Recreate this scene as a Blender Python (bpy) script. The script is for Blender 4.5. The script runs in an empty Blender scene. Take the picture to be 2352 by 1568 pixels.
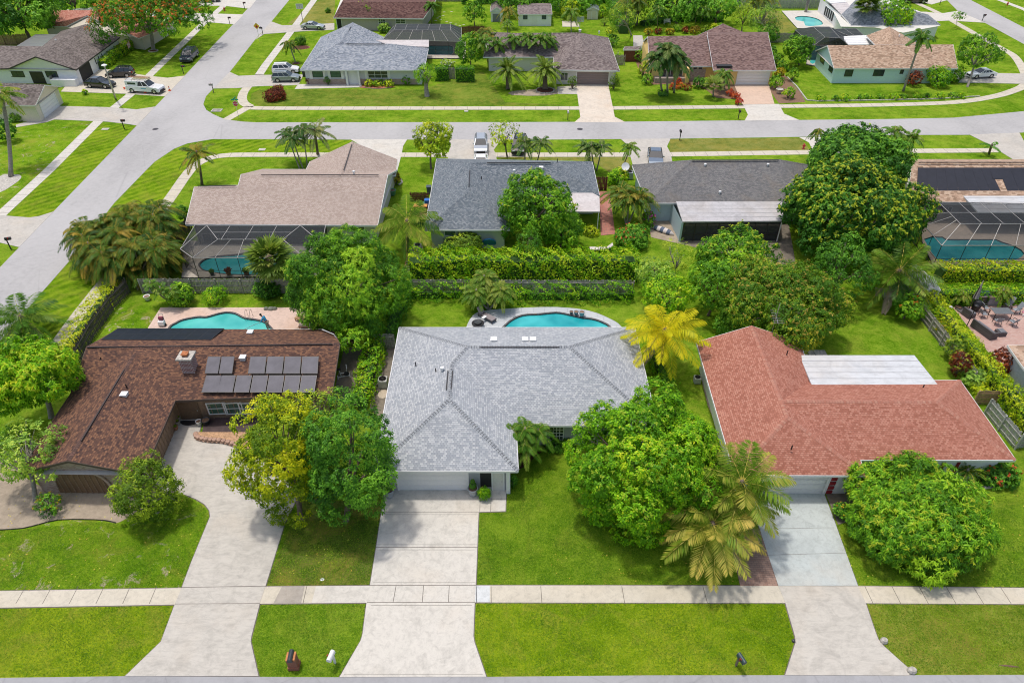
import bpy, math, random
import numpy as np
from mathutils import Vector, Matrix
from mathutils.geometry import tessellate_polygon
R = math.radians
random.seed(11); RNG = np.random.default_rng(5)
scene = bpy.context.scene
# ------------------------------------------------------------------ camera
CAM_H, FPX, PITCH = 39.0, 1600.0, R(38.1)
CP, SP = math.cos(PITCH), math.sin(PITCH)
cam = bpy.data.cameras.new("camera"); co = bpy.data.objects.new("camera", cam)
scene.collection.objects.link(co); scene.camera = co
co.location = (0, 0, CAM_H); co.rotation_euler = (math.pi/2 - PITCH, 0, 0)
cam.sensor_width = 36; cam.lens = 36*FPX/2352; cam.clip_start = .5; cam.clip_end = 3000
# ------------------------------------------------------------------ world, sun, exposure
SUNV = Vector((-.17, .13, 1)).normalized()
w = bpy.data.worlds.new("World"); scene.world = w; w.use_nodes = True
nt = w.node_tree; bg = nt.nodes['Background']
sky = nt.nodes.new('ShaderNodeTexSky'); sky.sky_type = 'NISHITA'; sky.sun_disc = False
sky.sun_elevation = math.asin(SUNV.z); sky.sun_rotation = math.atan2(SUNV.x, SUNV.y)
sky.dust_density = 4.0; sky.air_density = 1.15; sky.ozone_density = .6
nt.links.new(sky.outputs[0], bg.inputs[0]); bg.inputs[1].default_value = .15
sl = bpy.data.lights.new("sun", 'SUN'); sl.energy = 2.1; sl.angle = R(3.5); sl.color = (1, .95, .88)
so = bpy.data.objects.new("sun", sl); scene.collection.objects.link(so)
so.rotation_euler = SUNV.to_track_quat('Z', 'Y').to_euler(); so.location = (0, 0, 80)
scene.view_settings.view_transform = 'Standard'; scene.view_settings.look = 'None'
scene.view_settings.exposure = -0.03; scene.view_settings.gamma = 1
scene.render.engine = 'CYCLES'
scene.cycles.max_bounces = 6; scene.cycles.diffuse_bounces = 3; scene.cycles.transparent_max_bounces = 12
scene.cycles.use_denoising = True; scene.cycles.filter_width = 1.05

# ------------------------------------------------------------------ picture pixel (2352 wide) to a point in the place
def ray(px, py):
    u, v = px - 1176.0, py - 784.0
    return u, FPX*CP - v*SP, -(FPX*SP + v*CP)
def G(px, py, z=0.0):
    u, f, d = ray(px, py); t = (CAM_H - z)/(-d)
    return Vector((u*t, f*t, z))
def ppm(p):                       # pixels per metre at a point
    dep = p.y*CP + (CAM_H - p.z)*SP
    return FPX/dep
# ------------------------------------------------------------------ objects
OFF = {}
def tag(o, label=None, cat=None, group=None, kind=None):
    if label: o['label'] = label
    if cat: o['category'] = cat
    if group: o['group'] = group
    if kind: o['kind'] = kind
    return o
def root(name, label, cat, loc=(0, 0, 0), rz=0, group=None):
    o = bpy.data.objects.new(name, None); scene.collection.objects.link(o)
    o.empty_display_size = .2; o.location = loc; o.rotation_euler = (0, 0, rz)
    OFF[o.name] = Vector(loc)
    return tag(o, label, cat, group)
def link(name, me, parent=None):
    o = bpy.data.objects.new(name, me); scene.collection.objects.link(o)
    if parent: o.parent = parent
    OFF[o.name] = OFF.get(parent.name, Vector((0, 0, 0))) if parent else Vector((0, 0, 0))
    return o
class MB:
    def __init__(s): s.v = []; s.f = []; s.m = []; s.uv = {}
    def face(s, pts, mi=0, uv=None):
        n = len(s.v); s.v += [tuple(p) for p in pts]; s.f.append(tuple(range(n, n+len(pts)))); s.m.append(mi)
        if uv: s.uv[len(s.f)-1] = uv
        return s
    def mesh(s, verts, faces, mi=0):
        n = len(s.v); s.v += [tuple(p) for p in verts]
        for f in faces: s.f.append(tuple(n+i for i in f)); s.m.append(mi)
        return s
    def box(s, c, d, rz=0, mi=0, M=None):
        x, y, z = d[0]/2, d[1]/2, d[2]/2
        vs = [Vector((a*x, b*y, e*z)) for a in (-1, 1) for b in (-1, 1) for e in (-1, 1)]
        T = M if M else Matrix.Rotation(rz, 3, 'Z')
        vs = [T @ v + Vector(c) for v in vs]
        return s.mesh(vs, [(0, 1, 3, 2), (4, 6, 7, 5), (0, 4, 5, 1), (2, 3, 7, 6), (0, 2, 6, 4), (1, 5, 7, 3)], mi)
    def bar(s, a, b, w, h=None, mi=0):          # square bar from a to b
        a, b = Vector(a), Vector(b); h = h or w; d = b - a; L = d.length
        if L < 1e-4: return s
        q = d.to_track_quat('X', 'Z').to_matrix()
        return s.box((a+b)/2, (L, w, h), M=q, mi=mi)
    def tube(s, pts, rad, n=8, mi=0, cap=True):
        pts = [Vector(p) for p in pts]; rings = []
        if not hasattr(rad, '__len__'): rad = [rad]*len(pts)
        for i, p in enumerate(pts):
            t = (pts[min(i+1, len(pts)-1)] - pts[max(i-1, 0)]).normalized()
            q = t.to_track_quat('Z', 'Y').to_matrix()
            rings.append([p + q @ Vector((rad[i]*math.cos(2*math.pi*k/n), rad[i]*math.sin(2*math.pi*k/n), 0)) for k in range(n)])
        vs = [v for r in rings for v in r]; fs = []
        for i in range(len(pts)-1):
            for k in range(n):
                fs.append((i*n+k, i*n+(k+1) % n, (i+1)*n+(k+1) % n, (i+1)*n+k))
        if cap: fs.append(tuple(range(n-1, -1, -1))); fs.append(tuple((len(pts)-1)*n+k for k in range(n)))
        return s.mesh(vs, fs, mi)
    def lathe(s, c, prof, n=14, mi=0, sx=1, sy=1):    # prof: (radius, z)
        c = Vector(c); vs = []
        for r, z in prof: vs += [c + Vector((sx*r*math.cos(2*math.pi*k/n), sy*r*math.sin(2*math.pi*k/n), z)) for k in range(n)]
        fs = [(i*n+k, i*n+(k+1) % n, (i+1)*n+(k+1) % n, (i+1)*n+k) for i in range(len(prof)-1) for k in range(n)]
        if prof[0][0] > 1e-3: fs.append(tuple(range(n-1, -1, -1)))
        if prof[-1][0] > 1e-3: fs.append(tuple((len(prof)-1)*n+k for k in range(n)))
        return s.mesh(vs, fs, mi)
    def build(s, name, mats, parent=None, local=False, smooth=False, bevel=0):
        me = bpy.data.meshes.new(name); off = Vector((0, 0, 0))
        if parent and not local: off = OFF.get(parent.name, off)
        me.from_pydata([tuple(Vector(v) - off) for v in s.v], [], s.f)
        if not isinstance(mats, (list, tuple)): mats = [mats]
        for m in mats: me.materials.append(m)
        me.polygons.foreach_set('material_index', s.m)
        if s.uv:
            l = me.uv_layers.new(name='UVMap')
            for p in me.polygons:
                u = s.uv.get(p.index)
                if u:
                    for k, li in enumerate(p.loop_indices): l.data[li].uv = u[k]
        if smooth: me.polygons.foreach_set('use_smooth', [True]*len(me.polygons))
        me.update()
        o = link(name, me, parent)
        if bevel:
            b = o.modifiers.new('bevel', 'BEVEL'); b.width = bevel; b.segments = 2; b.limit_method = 'ANGLE'
        return o
# ------------------------------------------------------------------ materials
MC = {}
class NT:
    def __init__(s, name):
        s.m = bpy.data.materials.new(name); s.m.use_nodes = True; s.t = s.m.node_tree
        s.b = s.t.nodes['Principled BSDF']; s.tc = s.t.nodes.new('ShaderNodeTexCoord')
    def n(s, ty, **k):
        x = s.t.nodes.new(ty)
        for a, b in k.items(): setattr(x, a, b)
        return x
    def l(s, a, b): s.t.links.new(a, b)
    def noise(s, scale, detail=3, rough=.6, coord='Object', stretch=None, dist=0):
        x = s.n('ShaderNodeTexNoise'); x.inputs['Scale'].default_value = scale; x.inputs['Detail'].default_value = detail
        x.inputs['Roughness'].default_value = rough; x.inputs['Distortion'].default_value = dist
        c = s.tc.outputs[coord]
        if stretch:
            mp = s.n('ShaderNodeMapping'); mp.inputs['Scale'].default_value = stretch; s.l(c, mp.inputs[0]); c = mp.outputs[0]
        s.l(c, x.inputs['Vector']); return x.outputs['Fac']
    def math(s, op, a, b=None, clamp=False):
        x = s.n('ShaderNodeMath', operation=op); x.use_clamp = clamp
        for i, q in enumerate((a, b)):
            if q is None: continue
            if isinstance(q, (int, float)): x.inputs[i].default_value = q
            else: s.l(q, x.inputs[i])
        return x.outputs[0]
    def ramp(s, fac, stops, interp='LINEAR'):
        x = s.n('ShaderNodeValToRGB'); x.color_ramp.interpolation = interp; e = x.color_ramp.elements
        while len(e) < len(stops): e.new(.5)
        for i, (p, c) in enumerate(stops):
            e[i].position = p; e[i].color = (*c, 1) if len(c) == 3 else c
        s.l(fac, x.inputs[0]); return x.outputs[0]
    def mix(s, fac, a, b, blend='MIX'):
        x = s.n('ShaderNodeMix', data_type='RGBA', blend_type=blend)
        for i, q in ((0, fac), (6, a), (7, b)):
            if isinstance(q, (int, float)): x.inputs[i].default_value = q
            elif isinstance(q, tuple): x.inputs[i].default_value = (*q, 1)
            else: s.l(q, x.inputs[i])
        return x.outputs[2]
    def bump(s, h, strength=.3, dist=.02):
        x = s.n('ShaderNodeBump'); x.inputs['Strength'].default_value = strength; x.inputs['Distance'].default_value = dist
        s.l(h, x.inputs['Height']); s.l(x.outputs[0], s.b.inputs['Normal'])
    def base(s, c): s.l(c, s.b.inputs['Base Color'])
def plain(name, c, rough=.6, metal=0.0, var=.12, scale=6, bump=0, spec=.5, coat=0):
    if name in MC: return MC[name]
    t = NT(name); n = t.noise(scale, 4)
    lo = tuple(max(0, x*(1-var)) for x in c); hi = tuple(min(1, x*(1+var)) for x in c)
    t.base(t.ramp(n, [(.3, lo), (.7, hi)])); t.b.inputs['Roughness'].default_value = rough
    t.b.inputs['Metallic'].default_value = metal; t.b.inputs['Specular IOR Level'].default_value = spec
    t.b.inputs['Coat Weight'].default_value = coat
    if bump: t.bump(t.noise(scale*6, 3), bump, .01)
    MC[name] = t.m; return t.m
def grass(name, dark, mid, lite, straw=.0, sand=0.0, stripes=0, sandscale=.55):
    t = NT(name)
    n1 = t.noise(.16, 3, .6); n2 = t.noise(1.1, 4, .7, dist=.6); n3 = t.noise(7, 5, .85); n4 = t.noise(.45, 4, .65, stretch=(1, 1.6, 1), dist=1.0)
    f = t.math('ADD', t.math('MULTIPLY', n1, .22), t.math('ADD', t.math('MULTIPLY', n2, .24), t.math('ADD', t.math('MULTIPLY', n3, .42), t.math('MULTIPLY', n4, .12))))
    if stripes:
        wv = t.n('ShaderNodeTexWave'); wv.inputs['Scale'].default_value = .28; wv.inputs['Distortion'].default_value = 1.2
        mp = t.n('ShaderNodeMapping'); mp.inputs['Rotation'].default_value = (0, 0, stripes); t.l(t.tc.outputs['Object'], mp.inputs[0]); t.l(mp.outputs[0], wv.inputs['Vector'])
        f = t.math('ADD', f, t.math('MULTIPLY', t.math('SUBTRACT', wv.outputs['Fac'], .5), .06))
    c = t.ramp(f, [(.405, dark), (.48, mid), (.56, lite)])
    if straw:
        s1 = t.noise(.5, 5, .7, dist=.8); s1.node.inputs['Lacunarity'].default_value = 2.3
        c = t.mix(t.math('MULTIPLY', t.ramp(s1, [(.47, (0, 0, 0)), (.66, (1, 1, 1))]), straw), c, (.34, .28, .06))
    if sand:
        s2 = t.noise(sandscale, 6, .75, dist=1.5)
        c = t.mix(t.ramp(s2, [(.70-sand*.14, (0, 0, 0)), (.76-sand*.14, (1, 1, 1))]), c, (.46, .38, .27))
    t.base(c); t.b.inputs['Roughness'].default_value = .95; t.b.inputs['Specular IOR Level'].default_value = 0
    h = t.math('ADD', n3, t.noise(30, 2, .8)); t.bump(h, .9, .05)
    return t.m
def concrete(name, c, stain=.3, sc=.35, streak=None, warm=(.6, .5, .38), blot=.45):
    t = NT(name)
    a = t.noise(sc, 6, .72, dist=1.2); b = t.noise(2.6, 6, .78, stretch=streak, dist=.7); d = t.noise(40, 2, .6)
    f = t.math('ADD', t.math('MULTIPLY', b, .7), t.math('MULTIPLY', d, .3))
    col = t.ramp(f, [(.34, tuple(x*.74 for x in c)), (.5, c), (.68, tuple(min(1, x*1.10) for x in c))])
    col = t.mix(t.math('MULTIPLY', t.ramp(a, [(blot, (0, 0, 0)), (.72, (1, 1, 1))]), stain), col, tuple(x*.45 for x in c))
    w_ = t.noise(.22, 4, .6)
    col = t.mix(t.math('MULTIPLY', t.ramp(w_, [(.5, (0, 0, 0)), (.7, (1, 1, 1))]), .25), col, warm)
    t.base(col); t.b.inputs['Roughness'].default_value = .85; t.b.inputs['Specular IOR Level'].default_value = .25
    t.bump(d, .2, .01); return t.m
def asphalt(name, c):
    t = NT(name); a = t.noise(.12, 4, .6, stretch=(1, .5, 1)); b = t.noise(2.0, 4, .7); d = t.noise(60, 2, .9)
    f = t.math('ADD', t.math('MULTIPLY', a, .45), t.math('ADD', t.math('MULTIPLY', b, .25), t.math('MULTIPLY', d, .3)))
    col = t.ramp(f, [(.38, tuple(x*.78 for x in c)), (.5, c), (.62, tuple(x*1.12 for x in c))])
    col = t.mix(t.math('MULTIPLY', t.ramp(t.noise(.35, 6, .8, dist=2.5), [(.56, (0, 0, 0)), (.66, (1, 1, 1))]), .22), col, tuple(x*.6 for x in c))
    v = t.n('ShaderNodeTexVoronoi', feature='DISTANCE_TO_EDGE'); v.inputs['Scale'].default_value = .16; mp = t.n('ShaderNodeMapping'); t.l(t.tc.outputs['Object'], mp.inputs[0]); nn = t.n('ShaderNodeTexNoise'); nn.inputs['Scale'].default_value = .8; t.l(t.mix(.12, mp.outputs[0], nn.outputs['Color']), v.inputs['Vector'])
    col = t.mix(t.math('MULTIPLY', t.ramp(v.outputs['Distance'], [(.0015, (1, 1, 1)), (.005, (0, 0, 0))]), .25), col, tuple(x*.45 for x in c))
    t.base(col)
    t.b.inputs['Roughness'].default_value = .9; t.bump(d, .3, .01); return t.m
def shingle(name, cols, w_=.34, h_=.17, mortar=.5, msize=.016, stain=None):
    w_ *= .62; h_ *= .76
    t = NT(name); br = t.n('ShaderNodeTexBrick'); t.l(t.tc.outputs['UV'], br.inputs['Vector'])
    br.inputs['Color1'].default_value = (0, 0, 0, 1); br.inputs['Color2'].default_value = (1, 1, 1, 1); br.inputs['Mortar'].default_value = (.5, .5, .5, 1)
    br.inputs['Scale'].default_value = 1; br.inputs['Brick Width'].default_value = w_; br.inputs['Row Height'].default_value = h_
    br.inputs['Mortar Size'].default_value = msize; br.inputs['Mortar Smooth'].default_value = .6; br.offset = .37; br.offset_frequency = 2
    nz = t.noise(5.0, 4, .8, coord='UV')
    bw = t.n('ShaderNodeRGBToBW'); t.l(br.outputs['Color'], bw.inputs[0]); f = bw.outputs[0]
    f = t.math('ADD', t.math('MULTIPLY', f, .80), t.math('MULTIPLY', nz, .20))
    k = len(cols); c = t.ramp(f, [(.18 + .62*i/(k-1), cols[i]) for i in range(k)])
    c = t.mix(t.math('MULTIPLY', br.outputs['Fac'], mortar), c, tuple(x*.35 for x in cols[0]))
    if stain: c = t.mix(t.math('MULTIPLY', t.ramp(t.noise(.25, 5, .7, coord='UV', dist=.8), [(.5, (0, 0, 0)), (.7, (1, 1, 1))]), .55), c, stain)
    big = t.noise(.35, 3, .6, coord='UV'); c = t.mix(.10, c, t.ramp(big, [(.35, tuple(x*.6 for x in cols[0])), (.65, cols[-1])]))
    t.base(c); t.b.inputs['Roughness'].default_value = .9; t.b.inputs['Specular IOR Level'].default_value = .2
    t.bump(t.math('SUBTRACT', 1, br.outputs['Fac']), .5, .02); return t.m
def bricks(name, c1, c2, mort, w_=.22, h_=.08, ms=.012, coord='Wall'):
    t = NT(name); br = t.n('ShaderNodeTexBrick')
    if coord == 'Wall':
        sx = t.n('ShaderNodeSeparateXYZ'); cx_ = t.n('ShaderNodeCombineXYZ'); t.l(t.tc.outputs['Object'], sx.inputs[0]); t.l(t.math('ADD', sx.outputs[0], sx.outputs[1]), cx_.inputs[0]); t.l(sx.outputs[2], cx_.inputs[1]); t.l(cx_.outputs[0], br.inputs['Vector'])
    else: t.l(t.tc.outputs[coord], br.inputs['Vector'])
    for k, c in (('Color1', c1), ('Color2', c2), ('Mortar', mort)): br.inputs[k].default_value = (*c, 1)
    br.inputs['Scale'].default_value = 1; br.inputs['Brick Width'].default_value = w_; br.inputs['Row Height'].default_value = h_
    br.inputs['Mortar Size'].default_value = ms
    t.base(t.mix(t.math('MULTIPLY', t.noise(1.5, 4), .4), br.outputs['Color'], tuple(x*.6 for x in c1))); t.b.inputs['Roughness'].default_value = .85
    t.bump(t.math('SUBTRACT', 1, br.outputs['Fac']), .5, .01); return t.m
def leafmat(name, dark, mid, lite, pos=(.15, .5, .9), trans=.3, gain=(2.2, 2.4, .85)):
    if name[:4] == 'leaf': dark, mid, lite = [tuple(min(.75, x*g) for x, g in zip(c, gain)) for c in (dark, mid, lite)]
    t = NT(name); a = t.n('ShaderNodeAttribute', attribute_name='tint')
    f = a.outputs['Fac']
    c = t.ramp(f, [(pos[0], dark), (pos[1], mid), (pos[2], lite)])
    t.base(c); t.b.inputs['Roughness'].default_value = .5; t.b.inputs['Specular IOR Level'].default_value = .22
    tr = t.n('ShaderNodeBsdfTranslucent'); t.l(t.mix(1.0, c, (1.0, 1.0, .55), 'MULTIPLY'), tr.inputs[0])
    ms = t.n('ShaderNodeMixShader'); ms.inputs[0].default_value = trans
    t.l(t.b.outputs[0], ms.inputs[1]); t.l(tr.outputs[0], ms.inputs[2])
    t.l(ms.outputs[0], t.t.nodes['Material Output'].inputs[0]); return t.m
def screenmat(name, c, alpha):
    t = NT(name); t.base(t.ramp(t.noise(3), [(.3, tuple(x*.85 for x in c)), (.7, c)])); t.b.inputs['Roughness'].default_value = .7
    tp = t.n('ShaderNodeBsdfTransparent'); ms = t.n('ShaderNodeMixShader'); ms.inputs[0].default_value = alpha
    t.l(tp.outputs[0], ms.inputs[1]); t.l(t.b.outputs[0], ms.inputs[2]); t.l(ms.outputs[0], t.t.nodes['Material Output'].inputs[0]); return t.m
def water(name, c1, c2):
    t = NT(name); n = t.noise(.35, 2, .5); t.base(t.ramp(n, [(.35, c1), (.65, c2)]))
    t.b.inputs['Roughness'].default_value = .08; t.b.inputs['Specular IOR Level'].default_value = .5
    t.bump(t.noise(3.5, 3, .5, dist=.5), .08, .02); return t.m
GR_LUSH = grass('grass_lush', (.05, .135, .006), (.125, .25, .012), (.25, .37, .03), straw=.22)
GR_OLIVE = grass('grass_olive', (.09, .175, .005), (.18, .295, .008), (.32, .40, .02), straw=.4)
GR_PATCHY = grass('grass_patchy', (.055, .14, .006), (.13, .27, .010), (.25, .38, .025), straw=.4, sand=.8)
GR_STRIPE = grass('grass_striped', (.065, .145, .006), (.135, .255, .010), (.25, .36, .02), straw=.3, stripes=.75)
GR_DRY = grass('grass_dry', (.10, .14, .025), (.18, .215, .04), (.28, .28, .08), straw=.6)
CONC = concrete('concrete', (.52, .49, .44), .34); CONC_W = concrete('concrete_white', (.62, .59, .53), .36, sc=.6, blot=.5)
CONC_SW = concrete('concrete_sidewalk', (.60, .55, .45), .25, warm=(.6, .5, .34)); CONC_BLUE = concrete('concrete_bluegrey', (.50, .545, .535), .3)
CONC_OLD = concrete('concrete_weathered', (.54, .51, .455), .42, sc=.7, streak=(.5, 1.6, 1)); CONC_PINK = concrete('concrete_pink', (.64, .47, .36), .2)
CONC_RUST = concrete('concrete_rusty', (.68, .60, .50), .3, warm=(.55, .36, .2))
ASPH = asphalt('asphalt', (.43, .42, .415)); ASPH2 = asphalt('asphalt_front', (.36, .36, .37))
JOINT = plain('joint', (.16, .14, .12), .9); DIRT = concrete('sandy_soil', (.40, .33, .25), .6, sc=.9, blot=.4); DIRT2 = concrete('grey_soil', (.22, .19, .15), .6, sc=1.2, blot=.4)
MULCH = plain('red_mulch', (.10, .03, .02), .95, var=.5, scale=14, bump=.5); MULCHB = plain('brown_mulch', (.22, .13, .08), .95, var=.4, scale=10, bump=.5)
PAVER_R = bricks('paver_pink', (.52, .30, .25), (.60, .42, .36), (.42, .33, .28), .24, .12, .01, 'Object')
PAVER_B = bricks('paver_brown', (.33, .20, .15), (.42, .28, .22), (.2, .15, .12), .3, .15, .01, 'Object')
PAVER_RED = bricks('paver_red', (.45, .17, .13), (.52, .23, .18), (.3, .2, .15), .6, .6, .02, 'Object')
TRAVERT = bricks('travertine', (.50, .45, .37), (.60, .55, .47), (.38, .33, .27), .6, .4, .012, 'Object')
SLATE = bricks('slate_deck', (.50, .53, .55), (.60, .62, .63), (.36, .39, .41), 1.1, .7, .02, 'Object')
WHITE = plain('white_paint', (.80, .80, .79), .5, var=.03); OFFW = plain('offwhite_paint', (.70, .68, .62), .6, var=.05)
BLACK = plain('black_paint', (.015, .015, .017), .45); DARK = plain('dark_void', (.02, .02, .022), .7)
GLASS = plain('window_glass', (.035, .05, .06), .06, var=.3, scale=1.5, spec=.9); GLASS_G = plain('green_glass', (.07, .14, .10), .1, var=.3, scale=1.5, spec=.8)
METAL = plain('aluminium', (.55, .55, .56), .35, .8, var=.05); BRONZE = plain('bronze_frame', (.05, .045, .045), .4, .3)
BARK = plain('bark', (.17, .13, .10), .95, var=.45, scale=9, bump=.6); BARKG = plain('grey_bark', (.30, .27, .23), .95, var=.35, scale=7, bump=.5)
WOODG = plain('weathered_wood', (.40, .365, .32), .9, var=.45, scale=5, bump=.3); WOODT = plain('tan_wood', (.42, .27, .14), .85, var=.3, scale=4, bump=.3)
WOODR = plain('red_wood', (.16, .055, .035), .85, var=.3); STONE = plain('pale_stone', (.48, .45, .40), .9, var=.35, scale=5, bump=.5)
SCREEN = screenmat('screen_mesh', (.035, .04, .045), .5); SCREEN_D = screenmat('dark_screen_mesh', (.04, .048, .052), .78)
ALLMATS = None
# ------------------------------------------------------------------ ground sheets
def area2(p): return sum(p[i][0]*p[(i+1) % len(p)][1] - p[(i+1) % len(p)][0]*p[i][1] for i in range(len(p)))
def slab(name, pts, z, m, holes=(), world=False, side=True, parent=None, kind='structure', wallm=None, label=None, zb=-.05):
    P = [Vector(p[:2]) if world else G(*p).to_2d() for p in pts]
    if area2(P) < 0: P.reverse()
    H = []
    for h in holes:
        q = [Vector(p[:2]) if world else G(*p).to_2d() for p in h]
        if area2(q) > 0: q.reverse()
        H.append(q)
    allp = [v for l in [P]+H for v in l]
    tris = tessellate_polygon([[v.to_3d() for v in l] for l in [P]+H])
    mb = MB(); vs = [(v.x, v.y, z) for v in allp]; fs = []
    for a, b, c in tris:
        A, B, C = allp[a], allp[b], allp[c]
        fs.append((a, b, c) if (B.x-A.x)*(C.y-A.y)-(B.y-A.y)*(C.x-A.x) > 0 else (a, c, b))
    mb.mesh(vs, fs)
    if side:
        for l in [P]+H:
            for i in range(len(l)):
                a, b = l[i], l[(i+1) % len(l)]
                mb.face([(a.x, a.y, zb), (b.x, b.y, zb), (b.x, b.y, z), (a.x, a.y, z)], 1 if wallm else 0)
    o = mb.build(name, [m, wallm] if wallm else m, parent)
    if side and not world and not parent and not holes and name in ('driveway', 'sidewalk') and min(p[1] for p in pts) > 930:
        Q = inset(P, -.055); eb = MB(); n_ = len(Q)
        for i in range(n_): a, b, c, e = P[i], P[(i+1) % n_], Q[(i+1) % n_], Q[i]; eb.face([(v.x, v.y, .014) for v in (a, e, c, b)])
        eb.build('edge_soil', JOINT, o)
    if kind and not parent: o['kind'] = kind
    if label: o['label'] = label
    return o
def smooth_px(pts, n=4, closed=True):       # Catmull-Rom through pixel points
    out = []; N = len(pts)
    for i in range(N if closed else N-1):
        p = [pts[(i+k) % N] if closed else pts[min(max(i+k, 0), N-1)] for k in (-1, 0, 1, 2)]
        for j in range(n):
            t = j/n
            out.append(tuple(.5*((2*p[1][d]) + (-p[0][d]+p[2][d])*t + (2*p[0][d]-5*p[1][d]+4*p[2][d]-p[3][d])*t*t + (-p[0][d]+3*p[1][d]-3*p[2][d]+p[3][d])*t**3) for d in (0, 1)))
    if not closed: out.append(pts[-1])
    return out
def strip_px(name, line, wid, z, m, joints=0, jm=None, **k):   # a path of world width wid along pixel points
    L = [G(*p).to_2d() for p in line]; a = []; b = []
    for i, p in enumerate(L):
        t = (L[min(i+1, len(L)-1)] - L[max(i-1, 0)]).normalized(); n = Vector((-t.y, t.x))
        a.append(p + n*wid/2); b.append(p - n*wid/2)
    mq = MB(); zb = -.05
    for i in range(len(L)-1):
        q = [a[i], b[i], b[i+1], a[i+1]]
        mq.face([(v.x, v.y, z) for v in q]); mq.face([(v.x, v.y, w_) for v, w_ in ((a[i], z), (a[i+1], z), (a[i+1], zb), (a[i], zb))]); mq.face([(v.x, v.y, w_) for v, w_ in ((b[i], z), (b[i], zb), (b[i+1], zb), (b[i+1], z))])
    for e, fl in ((0, 1), (-1, 0)): mq.face([(a[e].x, a[e].y, z), (a[e].x, a[e].y, zb), (b[e].x, b[e].y, zb), (b[e].x, b[e].y, z)])
    o = mq.build(name, m); o['kind'] = 'structure'
    if joints:
        mb = MB(); acc = 0
        for i in range(len(L)-1):
            d = L[i+1]-L[i]; ln = d.length; t = d.normalized(); n = Vector((-t.y, t.x)); s = (-acc) % joints
            while s < ln:
                q = L[i] + t*s; c = [q+n*wid/2-t*.02, q-n*wid/2-t*.02, q-n*wid/2+t*.02, q+n*wid/2+t*.02]
                mb.face([(v.x, v.y, z+.004) for v in c]); s += joints
            acc += ln
        mb.build('joint_lines', JOINT, o)
    return o
def joints_px(parent, segs, z, wd=.035):
    mb = MB()
    for a, b in segs:
        A, B = G(*a), G(*b); t = (B-A).normalized(); n = Vector((-t.y, t.x, 0))*wd/2
        mb.face([p + Vector((0, 0, z)) for p in (A+n, A-n, B-n, B+n)])
    return mb.build('joint_lines', JOINT, parent)
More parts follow.
